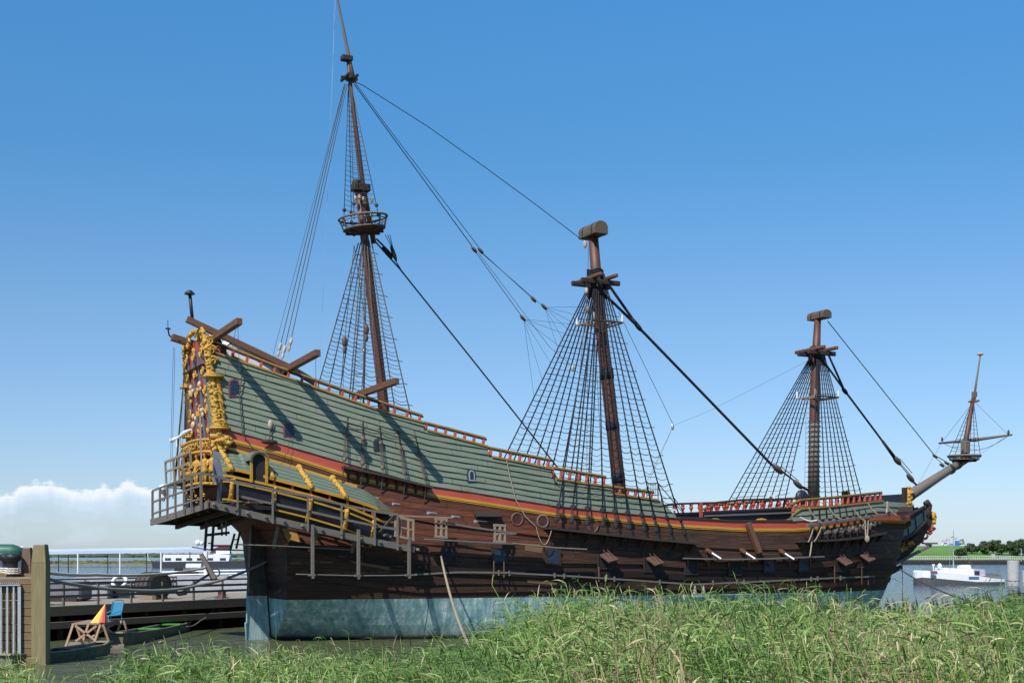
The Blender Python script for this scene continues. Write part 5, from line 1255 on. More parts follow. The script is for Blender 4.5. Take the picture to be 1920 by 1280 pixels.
# stern platform
C1, C2 = px(390, 946, SO), px(283, 979, -3.6); mid1, mid2 = px(350, 959, 2.4), px(312, 971, -.8)
ed = [C1, mid1, mid2, C2]
sp = ShipThing('stern_platform', C1, label='grey timber work platform with railing wrapped around the stern', cat='scaffold')
m_ = MB()
for a, b in zip(ed, ed[1:]): m_.beam(a, b, .08, .34)
sp.part('edge_beam', m_, MT['greywood'])
inn = [Vector((-1.2, -SO+1.0, wl[0].z)), Vector((-1.5, -2.4, C1.z-.1)), Vector((-1.5, .8, C1.z-.3)), Vector((-1.5, 4.4, C2.z))]
m_ = MB()
for i in range(3):
    for k in range(5):
        f0, f1 = k/5+.01, (k+1)/5-.01; q = [ed[i].lerp(inn[i], f0), ed[i+1].lerp(inn[i+1], f0), ed[i+1].lerp(inn[i+1], f1), ed[i].lerp(inn[i], f1)]; m_.prism(q, (0, 0, .14), (0, 0, .19))
sp.part('deck_board', m_, MT['greywood'])
m_ = MB()
for i in range(8):
    f = i/7*3; k = min(int(f), 2); a = ed[k].lerp(ed[k+1], f-k); b = inn[k].lerp(inn[k+1], f-k); m_.beam(a+Vector((0, 0, -.0)), b-Vector((0, 0, .1)), .12, .2)
for f in (.35, .7, .95):
    q = [e.lerp(n_, f)-Vector((0, 0, .25)) for e, n_ in zip(ed, inn)]
    for a, b in zip(q, q[1:]): m_.beam(a, b, .16, .2)
sp.part('bearer', m_, MT['darkwood'])
top_r = [(377, 886), (359, 892), (345, 898), (329, 903), (314, 909), (300, 914), (286, 920)]; bot_r = [(377, 956), (359, 960), (345, 963), (329, 967), (314, 970), (300, 974), (286, 977)]
pt = []
for i, ((u, v), (u2, v2)) in enumerate(zip(top_r, bot_r)):
    s = lerp(SO-.5, -3.4, i/6); a, b = px(u, v, s), px(u2, v2, s); pt.append(a); m_ = MB(); m_.beam(b, a, .12 if i not in (0, 6) else .17, .1, up=(1, 0, 0)); sp.part('rail_post', m_, MT['greywood'])
for o in (0, -.62, -1.25):
    m_ = MB()
    for a, b in zip(pt, pt[1:]): m_.beam(a+Vector((0, 0, o)), b+Vector((0, 0, o)), .06, .09)
    sp.part('handrail' if o == 0 else 'mid_rail', m_, MT['greywood'])
m_ = MB(); a = px(379, 850, 3.6); b = px(376, 888, SO-.6); m_.beam(px(375, 780, 3.4), px(378, 888, 4.8), .12, .06, up=(1, 0, 0)); sp.part('tall_post', m_, MT['palewood'])
for pts, w in ((((388, 975), (384, 1032)), .12), (((401, 975), (397, 1032)), .12), (((385, 1003), (430, 998)), .14), (((360, 1025), (392, 1030)), .06), (((392, 1030), (457, 1031)), .07), (((440, 1000), (432, 1030)), .1), (((450, 996), (443, 1028)), .1), (((416, 975), (416, 1004)), .08), (((424, 975), (424, 1004)), .08), (((390, 1018), (400, 1018)), .06), (((436, 1012), (448, 1010)), .06)):
    a, b = px(*pts[0], 1.5), px(*pts[1], 1.5); m_ = MB(); m_.beam(a, b, w, w, up=(1, 0, 0)); sp.part('hanging_frame', m_, MT['greywood'] if w < .1 else MT['darkwood'])
# pale balcony scaffold on the stern
sb = ShipThing('balcony_scaffold', px(335, 900, -2), label='small pale timber balcony frame standing above the stern platform at the far side', cat='scaffold')
A0, A1, B0, B1 = px(310, 866, -3.6), px(358, 846, .2), px(312, 906, -3.6), px(360, 893, .2)
m_ = MB(); m_.beam(A0, A1, .09, .12); sb.part('handrail', m_, MT['palewood']); m_ = MB(); m_.beam(A0.lerp(B0, .45), A1.lerp(B1, .45), .07, .1); sb.part('mid_rail', m_, MT['palewood'])
for f in (0, .33, .52, .7, .98): m_ = MB(); m_.beam(B0.lerp(B1, f), A0.lerp(A1, f), .1, .1, up=(1, 0, 0)); sb.part('rail_post', m_, MT['palewood'])
m_ = MB(); q = [B0, B1, Vector((-3.6, B1.y-.5, B1.z)), Vector((-3.6, B0.y, B0.z))]; m_.prism(q, (0, 0, -.15), (0, 0, -.05)); m_.beam(B0-Vector((0, 0, .2)), px(340, 905, -2)-Vector((0, 0, .3)), .1, .1); sb.part('platform', m_, MT['greywood'])
m_ = MB(); m_.tube([px(321, 826, -3.3), px(335, 820, -2.4), px(347, 811, -1.5), px(358, 805, -.5)], [.12, .08, .13, .06], 8); m_.tube([px(331, 824, -2.6), px(332, 838, -2.6)], .05, 6); sb.part('wrapped_spar', m_, MT['canvas'])
m_ = MB(); m_.ball(px(306, 925, -3.2), .28, (.6, .6, 1.6), 8, 6); m_.ball(px(305, 915, -3.0), .22); sb.part('tied_bundle', m_, MT['canvas'])
# pine trestles and planks further forward
def trestle(u0, u1, vt0, vt1, vb0, vb1, off, label):
    a, b = hp(u0, vt0, off), hp(u1, vt1, off); c, d = hp(u0, vb0, off), hp(u1, vb1, off)
    t_ = ShipThing('timber_trestle', c, label=label, cat='trestle', group='pine trestles on the side planking')
    for p, q in ((a, c), (b, d)):
        for o in (-.14, .14): m_ = MB(); m_.beam(p+Vector((o, 0, 0)), q+Vector((o, 0, 0)), .09, .09, up=(1, 0, 0)); t_.part('leg', m_, MT['palewood'])
    for p, q, w in ((a, b, .14), (c, d, .12), (a.lerp(c, .5), b.lerp(d, .5), .07)): m_ = MB(); m_.beam(p-Vector((.2, 0, 0)), q+Vector((.2, 0, 0)), .12, w); t_.part('crossbar', m_, MT['palewood'])
    return t_
trestle(746, 770, 967, 976, 1003, 1012, 1.2, 'larger pale trestle at the forward end of the hanging walkway')
trestle(822, 832, 972, 973, 1005, 1007, .8, 'narrow pale trestle under the red-brown planking, above the thick mooring rope')
trestle(932, 942, 984, 985, 1014, 1015, .8, 'narrow pale trestle left of the two round ports')
def plank(name, pts, off, w, h, label, mat='greywood'):
    q = [hp(u, v, off) for u, v in pts]; m_ = MB()
    for a, b in zip(q, q[1:]): m_.beam(a, b, w, h)
    t_ = ShipThing(name, q[0], label=label, cat='scaffold plank', group='planks and rails hung along the hull'); t_.part('board', m_, MT[mat]); return t_
plank('scaffold_plank', [(798, 1010), (935, 1018), (1010, 1021)], .8, .4, .08, 'grey plank joining the two narrow pale trestles')
plank('scaffold_plank', [(962, 1018), (1040, 1026), (1098, 1029)], .95, .35, .06, 'grey plank jutting forward past the left pair of gunports', 'palewood')
plank('scaffold_rail', [(835, 979), (885, 988), (935, 995), (968, 1000)], .85, .06, .1, 'thin rail running forward from the trestle above the thick mooring rope')
plank('scaffold_rail', [(730, 965), (790, 968), (848, 970)], 1.1, .05, .08, 'thin rail at the top of the larger pale trestle', 'palewood')
lr = ShipThing('long_fender_rail', hp(1200, 1088, .4), label='long thin grey rail hung on brackets low along the whole dark hull', cat='fender rail')
q = [hp(u, v, .42) for u, v in ((768, 1077), (860, 1072), (948, 1073), (1080, 1080), (1200, 1088), (1300, 1095), (1437, 1089), (1540, 1084), (1640, 1080))]
m_ = MB()
for a, b in zip(q, q[1:]): m_.beam(a, b, .12, .09)
lr.part('rail', m_, MT['greywood'])
for u, v in ((935, 1073), (955, 1074), (1040, 1078), (1058, 1079), (1135, 1084), (1152, 1085), (1237, 1091), (1337, 1092), (1382, 1090), (1395, 1090), (1521, 1085), (1533, 1084), (1576, 1083)):
    m_ = MB(); a = hp(u, v, .48); m_.beam(a+Vector((0, 0, .14)), a-Vector((0, 0, .14)), .08, .08, up=(1, 0, 0)); m_.beam(a, hp(u, v, .05), .05, .05); lr.part('bracket', m_, MT['greywood'])
for u, a, b in ((926, 1050, 1080), (945, 1050, 1082), (1123, 1062, 1090), (1565, 1060, 1092), (1616, 1062, 1095), (1628, 1084, 1096), (1638, 1082, 1095)):
    m_ = MB(); m_.tube([hp(u, a, .35), hp(u, b, .45)], .035, 5); lr.part('hanging_rod', m_, MT['sparwood'])

# ------------------------------------------------------------------ mooring ropes
def wrope(name, pts, r, mat, label, sag=0, n=8, seg=14):
    q = []
    for i, (a, b) in enumerate(zip(pts, pts[1:])):
        a = Vector(a); b = Vector(b)
        for k in range(seg): f = k/seg; q.append(a.lerp(b, f)-Vector((0, 0, 4*sag*f*(1-f))))
    q.append(Vector(pts[-1])); mb = MB(); mb.tube(q, r, n, cap=True); return lone(name, mb, mat, q[0], label, 'rope', smooth=True)
def ropetex(name, c):
    m = NT(name); n_ = m.noise(m.coord('Object', (1, 1, 1)), 9, 3); w = m.n('ShaderNodeTexWave', wave_type='BANDS', bands_direction='DIAGONAL'); w.inputs['Scale'].default_value = 5; m.l(m.coord(), w.inputs[0])
    m.col(m.mix(w.outputs['Fac'], sc3(c, .5), sc3(c, 1.2))); m.rough(.9); m.bump(w.outputs['Fac'], .2, .006); return m.m
RL = ropetex('twisted_pale_rope', (.60, .54, .44)); RG = ropetex('twisted_grey_rope', (.26, .25, .21))
wrope('mooring_rope', [s2w(hp(827, 1042, .3)), W(888, 1225, 44)], .06, ropetex('twisted_brown_rope', (.36, .29, .19)), 'thick pale rope running from a gunport down to the reeds in front of the hull', sag=.55)
wrope('mooring_rope', [s2w(P(1672, 1056)), W(1862, 1138, 62)], .045, MT['tarbrown'], 'dark rope running from the bow down to the reeds at the right', sag=.35)
wrope('bow_line', [s2w(P(1692, 1055)), W(1692, 1142, 88)], .02, MT['tar'], 'thin vertical line dropping from the beakhead into the water')
wrope('mooring_rope', [W(88, 1073, 55.5), W(180, 1077, 63), W(300, 1076, 72), W(386, 1064, 88)], .075, RL, 'upper pale rope stretched from the bollard at left to the anchor on the pier', sag=.05)
wrope('mooring_rope', [W(88, 1084, 55.5), W(160, 1098, 59), W(235, 1105, 62), W(310, 1106, 65), W(370, 1097, 67.5), W(430, 1082, 69.5), s2w(P(500, 1052, .3))], .075, RG, 'lower grey rope sagging from the left quay to the stern of the ship', sag=.04)
wrope('boat_line', [W(350, 1174, 77), W(375, 1163, 79), W(400, 1142, 82), W(414, 1127, 84)], .022, MT['ropelight'], 'thin pale line tying the punt with the green seats to the pier', sag=.1)

# ------------------------------------------------------------------ quay corner at the left
q_ = Thing('timber_quay', W(40, 1280, 55), label='timber quay corner of horizontal brown planks at the left edge', cat='quay')
YQ = 55.0
def Q(u, v, dy=0): return W(u, v, YQ+dy)
qw = wood('quay_planks', (.19, .125, .065), 0, .8, .35)
m_ = MB(); z = -1.0; zt = Q(0, 1085).z
while z < zt-.05:
    h = min(.325, zt-z); m_.box(((Q(0, 0).x+Q(74, 0).x)/2-.8, YQ+.1+random.uniform(-.012, .012), z+h/2), (Q(74, 0).x-Q(0, 0).x+1.6, .16, h-.02)); z += .33
q_.part('plank_wall', m_, qw)
e0, e1 = Q(72, 0).x, W(66, 0, YQ+3.3).x; m_ = MB(); m_.prism([Vector((e0-3, YQ+.05, zt)), Vector((e0, YQ+.05, zt)), Vector((e1, YQ+3.3, zt)), Vector((e1-3, YQ+3.3, zt))], (0, 0, 0), (0, 0, .08)); m_.prism([Vector((e0, YQ+.2, -1)), Vector((e1, YQ+3.3, -1)), Vector((e1, YQ+3.3, zt-.01)), Vector((e0, YQ+.2, zt-.01))], (-.16, 0, 0), (-.02, 0, 0)); q_.part('quay_top', m_, MT['palewood'])
m_ = MB(); m_.box(((Q(0, 0).x+Q(68, 0).x)/2-.8, YQ+1.0, zt+.15), (Q(68, 0).x-Q(0, 0).x+1.6, .3, .16)); q_.part('kerb_timber', m_, qw)
lw = wood('tall_post_wood', (.23, .185, .085), 2, .8, .3); lw2 = wood('brown_post_wood', (.17, .10, .065), 2, .8, .3)
def qpost(u0, u1, vt, dy, mat, label):
    a, b = Q(u0, vt, dy), Q(u1, vt, dy); w = b.x-a.x; c = (a.x+b.x)/2; m_ = MB(); z0 = -1.5; zt_ = a.z
    m_.beam((c, a.y, z0), (c, a.y, zt_-.75), w*1.1, w*1.0, up=(0, 1, 0)); m_.beam((c, a.y, zt_-.75), (c, a.y, zt_), w*1.1, w, up=(0, 1, 0), w2=w*.86, h2=w*.8)
    t_ = Thing('mooring_post', (c, a.y, 0), label=label, cat='post', group='square mooring posts at the quay corner'); t_.part('shaft', m_, mat, bevel=.02)
    m_ = MB(); m_.box((c, a.y, zt_+.012), (w*.8, w*.72, .022)); t_.part('cap', m_, MT['steel'])
qpost(64, 89, 1021, -.06, lw, 'tall yellowish square post, nearest and rightmost at the quay corner'); qpost(43, 60, 1027, 1.2, lw2, 'shorter brown square post behind the tall yellowish one')
def bollard(u, v, dy, label):
    c = Q(u, v, dy); c.z = zt+.06; m_ = MB(); prof = [(0, .26), (.1, .2), (.35, .17), (.52, .18), (.58, .28), (.68, .31), (.76, .28), (.8, .12)]; prof = [(z*1.25, r*1.3) for z, r in prof]
    m_.tube([c+Vector((0, 0, z)) for z, r in prof], [r*.9 for z, r in prof], 16); t_ = Thing('bollard', c, label=label, cat='bollard', group='iron bollards on the quay'); t_.part('body', m_, MT['iron'], smooth=True)
    m_ = MB()
    for k in range(3): m_.tube([c+Vector((.29*math.cos(a), .29*math.sin(a), .17+.09*k)) for a in [i/12*6.28 for i in range(14)]], .045, 6, False)
    t_.part('rope_turns', m_, RL)
bollard(24, 1080, .7, 'black iron bollard with rope turns, nearer to the tall post'); bollard(14, 1080, 2.6, 'black iron bollard half hidden behind the nearer one')
g_ = Thing('steel_ladder_guard', Q(20, 1280, -.1), label='galvanised steel guard of upright bars on the plank quay wall', cat='guard')
for u, w in ((2, .07), (14, .07), (26, .07), (36.5, .13)): m_ = MB(); m_.beam(Q(u, 1330, -.12), Q(u, 1098, -.12), w, .06, up=(0, 1, 0)); g_.part('upright_bar', m_, MT['steel'])
m_ = MB(); m_.beam(Q(-30, 1097, -.1), Q(39, 1096, -.1), .2, .05)
for i in range(12): p = Q(-5+i*3.7, 1094, -.1); m_.beam(p, p+Vector((0, 0, .05)), .03, .12, up=(0, 1, 0))
g_.part('top_grating', m_, MT['steel'])

# ------------------------------------------------------------------ pier behind the stern
PZ = 1.8
pa = G(92-260, 1148, PZ); pb = G(470, 1120, PZ); pd = (pb-pa).normalized(); pe = pb+pd*30; pn = Vector((-pd.y, pd.x, 0)); PWD = 13.0
pier = Thing('wooden_pier', pa, label='wide boarded wooden pier behind the stern with dark piles beneath', cat='pier')
def PP(u, v, z=PZ, back=0):
    """point on the pier front edge line seen at column u, moved back"""
    k = (u-960)/F; o = pa+pn*back; t = (k*o.y-o.x)/(pd.x-k*pd.y); p = o+pd*t; return Vector((p.x, p.y, z))
m_ = MB(); m_.prism([pa, pe, pe+pn*PWD, pa+pn*PWD], (0, 0, -.07), (0, 0, 0)); pier.part('deck', m_, MT['deckwood'])
m_ = MB(); m_.beam(pa-Vector((0, 0, .3))+pn*.1, pe-Vector((0, 0, .3))+pn*.1, .2, .44); pier.part('fascia_beam', m_, wood('fascia_wood', (.24, .165, .10), 0, .8))
m_ = MB(); m_.beam(pa+pn*.0+Vector((0, 0, -1.0)), pe+Vector((0, 0, -1.0)), .5, .34); pier.part('fender_beam', m_, wood('fender_wood', (.25, .17, .11), 0, .8))
L_ = (pe-pa).length; k = 0
m_ = MB(); q0_, q1_ = pa+pn*7, pe+pn*7; m_.prism([q0_-Vector((0, 0, 2.8)), q1_-Vector((0, 0, 2.8)), q1_-Vector((0, 0, .1)), q0_-Vector((0, 0, .1))], (0, 0, 0), (0, .2, 0)); pier.part('under_deck_dark', m_, MT['darkwood'])  # added dark sheet standing in for the shade beneath the deck
for i in range(int(L_/3.2)): p = pa+pd*i*3.2+pn*.5; m_ = MB(); m_.tube([p-Vector((0, 0, 3)), p-Vector((0, 0, .3))], .17, 8); pier.part('pile', m_, MT['darkwood'])
for i, u in enumerate((60, 119, 184, 246, 305, 363, 417, 470, 530)):
    p = PP(u, 0, back=.25); m_ = MB(); m_.beam(p, p+Vector((0, 0, 1.2)), .12, .12, up=(1, 0, 0)); pier.part('rail_post', m_, MT['greywood'])
for z, w in ((1.2, .1), (.85, .14), (.5, .14)): m_ = MB(); m_.beam(PP(-40, 0, PZ+z, .18), PP(560, 0, PZ+z, .18), .05, w); pier.part('handrail', m_, MT['greywood'])
for i, u in enumerate((100, 160, 215, 270, 325, 375, 425, 475)):
    p = PP(u, 0, back=12.6); m_ = MB(); m_.beam(p, p+Vector((0, 0, 1.1)), .1, .1, up=(1, 0, 0)); pier.part('rail_post', m_, MT['greywood'])
for z in (1.1, .75, .4): m_ = MB(); m_.beam(PP(-60, 0, PZ+z, 12.6), PP(560, 0, PZ+z, 12.6), .05, .1); pier.part('handrail', m_, MT['greywood'])
# things on the pier
def onp(u, back, z=0): p = PP(u, 0, PZ, back); p.z += z; return p
c = onp(287, 3.6, .85); dr = Thing('cable_drum', onp(287, 3.6), label='big dark wooden drum lying on its side on the pier', cat='drum')
m_ = MB(); axd = (pd*.35+pn*.9).normalized(); m_.tube([c-axd*.9, c-axd*.88, c+axd*.88, c+axd*.9], [.78, .8, .8, .78], 28); dr.part('body', m_, wood('drum_wood', (.085, .065, .055), 1, .7))
m_ = MB(); m_.tube([c-axd*.93, c-axd*.9], .62, 24); dr.part('end_face', m_, MT['black']); m_ = MB()
for a in (-.86, -.3, .3, .86): m_ = MB(); m_.tube([c+axd*(a-.04), c+axd*(a+.04)], .82, 28); dr.part('hoop', m_, MT['iron'])
for s in (-.5, .5): m_ = MB(); m_.box(c+pd*s-Vector((0, 0, .72)), (.25, 1.9, .24), Matrix.Rotation(math.atan2(axd.y, axd.x)-math.pi/2, 3, 'Z')); dr.part('chock', m_, MT['palewood'])
an = Thing('old_anchor', onp(405, 8), label='large old iron anchor with a grey wooden stock leaning on the pier', cat='anchor')
m_ = MB(); a_, b_ = W(402, 1086, 88), W(377, 1038, 88); m_.beam(a_, b_, .38, .34, up=(0, 1, 0), w2=.26, h2=.26); an.part('stock', m_, MT['greywood'], bevel=.03)
m_ = MB(); m_.tube([W(336, 1113, 84), W(365, 1093, 86), W(392, 1076, 88)], .09, 8); m_.tube([W(325, 1098, 84), W(328, 1108, 84), W(336, 1113, 84), W(348, 1112, 84), W(356, 1104, 84)], [.05, .1, .13, .1, .05], 8); an.part('shank', m_, MT['iron'], smooth=True)
m_ = MB(); cc = W(404, 1073, 88); m_.tube([cc+Vector((.28*math.cos(a), 0, .28*math.sin(a))) for a in [i/14*6.28 for i in range(16)]], .05, 6, False); an.part('ring', m_, MT['iron'], smooth=True)
st_ = Thing('winch_frame', onp(346, 11), label='grey steel winch with a dark drum behind the cable drum', cat='winch'); m_ = MB(); c = W(364, 1063, 98); m_.tube([c-Vector((.55, 0, 0)), c+Vector((.55, 0, 0))], .32, 14); st_.part('drum', m_, MT['steel']); m_ = MB(); m_.box(W(350, 1075, 98), (1.6, .8, .5)); m_.box(W(335, 1068, 98), (.5, .6, .3)); st_.part('housing', m_, MT['iron'])
cp = Thing('capstan_hoop', onp(222, 6), label='pale ring-topped capstan beside the drum on the pier', cat='capstan'); m_ = MB(); c = W(224, 1090, 84); m_.tube([c+Vector((.42*math.cos(a), .3*math.sin(a), .35*math.sin(a))) for a in [i/16*6.28 for i in range(18)]], .11, 8, False); cp.part('hoop', m_, MT['canvas'], smooth=True); m_ = MB(); m_.box(W(216, 1105, 84)+Vector((.3, 0, -.1)), (1.5, 1.2, .8)); m_.tube([W(224, 1116, 84), W(224, 1090, 84)], .2, 10); cp.part('body', m_, MT['iron'])
cr_ = Thing('grey_crate', onp(120, 5), label='large grey covered crate on the pier behind the left railing', cat='crate'); m_ = MB(); q = onp(118, 6, 0); m_.box(q+Vector((.1, 0, .6)), (2.6, 2.2, 1.1)); cr_.part('body', m_, plain('grey_cover', (.16, .15, .17), .7, .2), bevel=.12); m_ = MB(); m_.box(q+Vector((.1, -.2, .1)), (2.2, 2.0, .3)); cr_.part('pallet', m_, MT['darkwood'])
bx = Thing('grey_crate', onp(160, 7), label='long low pale grey box lying between the covered crate and the capstan', cat='crate'); m_ = MB(); q = onp(165, 8, 0); m_.box(q+Vector((0, 0, .35)), (2.8, 1.2, .7)); bx.part('body', m_, plain('pale_grey_box', (.30, .29, .31), .7, .15), bevel=.05); m_ = MB(); m_.box(q+Vector((0, 0, .73)), (2.9, 1.3, .08)); bx.part('lid', m_, MT['greywood'])
rb = Thing('red_bollard', onp(416, 1.5), label='short rusty red bollard on the pier beside the hull', cat='bollard'); m_ = MB(); c = onp(416, 1.2); m_.tube([c, c+Vector((0, 0, .1)), c+Vector((0, 0, .35)), c+Vector((0, 0, .45)), c+Vector((0, 0, .5))], [.34, .26, .24, .34, .3], 14); rb.part('body', m_, plain('rust_red', (.16, .035, .025), .7, .3), smooth=True); m_ = MB(); m_.box(c+Vector((0, 0, .02)), (.8, .8, .05)); rb.part('base_plate', m_, MT['iron'])

# ------------------------------------------------------------------ tour boat with awning behind the pier
YB = 97.0
tb = Thing('awning_boat', W(240, 1075, YB), label='open passenger boat with a long thin white and blue awning behind the pier', cat='boat')
a, b = W(60, 1037, YB), W(392, 1031.5, YB+3); m_ = MB(); dlt = Vector((0, 3.2, 0)); m_.prism([a, b, b+dlt+Vector((0, 0, .25)), a+dlt+Vector((0, 0, .25))], (0, 0, 0), (0, 0, .06)); m_.beam(a+Vector((0, 0, .02)), b+Vector((0, 0, .02)), .08, .22); tb.part('awning', m_, plain('pale_blue_canvas', (.50, .58, .72), .6, .12, .4))
for u in (146, 225, 302, 386): p = W(u, interp(u, [(60, 1038), (392, 1033)]), YB); m_ = MB(); m_.tube([p, W(u, 1082, YB)], .06 if u != 386 else .16, 8); tb.part('awning_post', m_, MT['white'])
for u in (110, 128, 202, 275, 356): p = W(u, interp(u, [(60, 1038), (392, 1033)]), YB+3); m_ = MB(); m_.tube([p, W(u, 1078, YB+3)], .035, 6); tb.part('awning_post', m_, MT['greywood'])
m_ = MB(); hl = [W(u, v, YB-.4) for u, v in ((95, 1092), (150, 1080), (300, 1079), (470, 1078))]; 
for p, q in zip(hl, hl[1:]): m_.prism([p, q, q-Vector((0, 0, 1.6)), p-Vector((0, 0, 1.6))], (0, 0, 0), (0, .15, 0))
m_.box(W(280, 1100, YB+1.6), (14, 3.6, .8)); tb.part('hull', m_, plain('grey_boat_hull', (.33, .34, .37), .5, .15)); m_ = MB(); m_.tube([W(200, 1080, YB-.3), W(470, 1074, YB-.3)], .05, 6); m_.tube([W(300, 1072, YB), W(470, 1068, YB)], .05, 6); tb.part('rail', m_, MT['white'])
for u, h in ((185, .9), (212, .7), (250, .9), (330, .8), (440, .8)): m_ = MB(); c = W(u, 1090, YB+1); m_.box(c+Vector((0, 0, .1)), (.8, .6, h)); tb.part('seat', m_, MT['white' if u != 330 else 'greywood'], bevel=.06)
# green-roofed boat behind the quay
gb = Thing('covered_boat', W(10, 1060, 70), label='boat under a dark green rounded tarpaulin behind the bollards at far left', cat='boat'); m_ = MB(); a, b = W(-60, 1034, 70), W(46, 1034, 70); m_.tube([a, a+Vector((.3, 0, 0)), b-Vector((.6, 0, 0)), b], [.25, .42, .40, .2], 12); m_.box((a+b)/2+Vector((0, 0, -.2)), (2.6, .9, .3)); gb.part('tarpaulin', m_, plain('green_tarpaulin', (.025, .11, .075), .5, .3, 3), smooth=True); m_ = MB(); m_.prism([W(-60, 1046, 70), W(44, 1046, 70), W(38, 1080, 70), W(-60, 1080, 70)], (0, 0, 0), (0, 1.5, 0)); gb.part('hull', m_, plain('pale_grey_hull', (.42, .42, .45), .5, .1)); m_ = MB(); m_.tube([W(-60, 1024.5, 70), W(44, 1025, 70)], .03, 6); gb.part('ridge_pole', m_, MT['white'])

# ------------------------------------------------------------------ punts, table, parasol, chair
def punt(bow, stern, w, h, name_label, cat, inner, seats, seatmat):
    d = (stern-bow); L_ = d.length; d.normalize(); n_ = Vector((-d.y, d.x, 0)); sec = [(0, .55, .18, .62), (.12, .85, .05, .4), (.5, 1.0, 0, .22), (.85, .85, .03, .22), (1, .62, .1, .30)]
    t_ = Thing('punt', bow, label=name_label, cat=cat, group='flat wooden punts by the pier'); m_ = MB(); vs = []
    for f, ww, zb_, zs in sec:
        c = bow+d*L_*f; W_ = w*ww/2; W2 = W_*.8; z0 = -.12+zb_; z1 = h+zs*.45
        vs += [c+n_*W_+Vector((0, 0, z1)), c+n_*W2+Vector((0, 0, z0)), c-n_*W2+Vector((0, 0, z0)), c-n_*W_+Vector((0, 0, z1))]
    fs = [(i*4+k, i*4+4+k, i*4+5+k, i*4+1+k) for i in range(4) for k in range(3)]+[(3, 2, 1, 0), (16, 17, 18, 19)]
    m_.add(vs, fs); o = t_.part('hull', m_, plain('punt_green', (.13, .13, .075), .7, .35, 3, grime=.4)); sm = o.modifiers.new('thick', 'SOLIDIFY'); sm.thickness = .05; sm.offset = 0
    m_ = MB()
    for s in (0, 3):
        for i in range(4): m_.beam(Vector(vs[i*4+s]), Vector(vs[i*4+4+s]), .09, .06)
    m_.beam(vs[0], vs[3], .35, .06); m_.beam(vs[16], vs[19], .3, .06); t_.part('gunwale', m_, plain('punt_gunwale', (.28, .25, .17), .8, .25))
    for f in seats: c = bow+d*L_*f+Vector((0, 0, h+.12)); m_ = MB(); m_.beam(c-n_*w*.42, c+n_*w*.42, .5, .07); t_.part('seat', m_, seatmat)
    return t_
# second punt: square end towards us at left, reaching away to the right
p0 = G(218, 1210, 0); p1 = G(345, 1180, 0)
punt(p0, p1, 1.35, .38, 'green-brown punt with bright green seats tied up in open water', 'punt', None, (.45, .78), plain('bright_green_seat', (.06, .28, .03), .5, .2))
punt(G(196, 1226, 0), G(10, 1246, 0), 1.25, .30, 'green-brown punt half hidden behind the quay post', 'punt', None, (.4,), MT['greywood'])
YT = 65.0
tt = Thing('raft_table', W(180, 1205, YT), label='pine trestle table standing on a small raft by the punts', cat='table')
m_ = MB(); q = [W(134, 1168, YT-1), W(185, 1168, YT-1), W(224, 1161, YT+2.5), W(165, 1162, YT+2.5)]; zt_ = q[0].z; q = [Vector((p.x, p.y, zt_)) for p in q]; m_.prism(q, (0, 0, -.05), (0, 0, 0)); tt.part('tabletop', m_, plain('worn_table', (.30, .20, .14), .7, .2))
pw = wood('raw_pine', (.42, .27, .17), 2, .75, .2)
for i, p in enumerate(q):
    for o in (-.22, .22): m_ = MB(); m_.beam((p.x+.15+o*.3, p.y, zt_-.05), (p.x+.15+o*1.6, p.y+o, .12), .1, .09, up=(0, 1, 0)); tt.part('leg', m_, pw)
for a_, b_ in ((0, 1), (1, 2), (3, 2), (0, 3)): m_ = MB(); m_.beam(q[a_]+Vector((.2, 0, -.12)), q[b_]+Vector((-.1, 0, -.85)), .08, .1); tt.part('brace', m_, pw); 
for a_, b_ in ((0, 1), (3, 2)): m_ = MB(); m_.beam(q[a_]+Vector((.2, 0, -.85)), q[b_]+Vector((-.1, 0, -.12)), .08, .1); tt.part('brace', m_, pw)
m_ = MB(); c = (q[0]+q[2])/2; m_.box((c.x, c.y, .06), (2.6, 3.6, .14), Matrix.Rotation(.3, 3, 'Z')); m_.box((c.x+.2, c.y-1.2, .2), (1.0, .3, .12)); tt.part('raft', m_, MT['palewood'])
um = Thing('folded_parasol', W(190, 1168, YT-.2), label='folded yellow, orange and red striped parasol on the raft table', cat='parasol')
b = Vector((W(188, 1168, YT-.4).x, YT-.4, zt_)); h = W(0, 1130, YT).z-zt_; apex = b+Vector((.25, 0, h)); cols = [(.75, .45, .06), (.85, .38, .12), (.80, .62, .10), (.70, .06, .08)]
for i in range(8):
    a0_, a1_ = i/8*6.283-2.6, (i+1)/8*6.283-2.6; m_ = MB(); m_.add([apex, b+Vector((.36*math.cos(a0_)-.05, .3*math.sin(a0_), .02)), b+Vector((.36*math.cos(a1_)-.05, .3*math.sin(a1_), .02)), b+Vector((.42*math.cos((a0_+a1_)/2)-.05, .36*math.sin((a0_+a1_)/2), .0))], [(0, 1, 3), (0, 3, 2), (1, 2, 3)]); um.part('canopy_panel', m_, plain('parasol_%d' % i, cols[[0, 1, 3, 0, 3, 1, 0, 2][i]], .7, .06))
ch = Thing('garden_chair', W(212, 1163, YT+1.5), label='light blue folding garden chair on the raft table', cat='chair')
blue_p = plain('light_blue_fabric', (.08, .38, .58), .6, .1); s_ = Vector((W(212, 0, YT+1.6).x, YT+1.6, zt_)); zc = zt_
m_ = MB(); m_.prism([s_+Vector((-.10, 0, .30)), s_+Vector((.32, .25, .30)), s_+Vector((.42, .30, .92)), s_+Vector((-.02, .08, .92))], (0, 0, 0), (0, .03, 0)); ch.part('backrest', m_, blue_p)
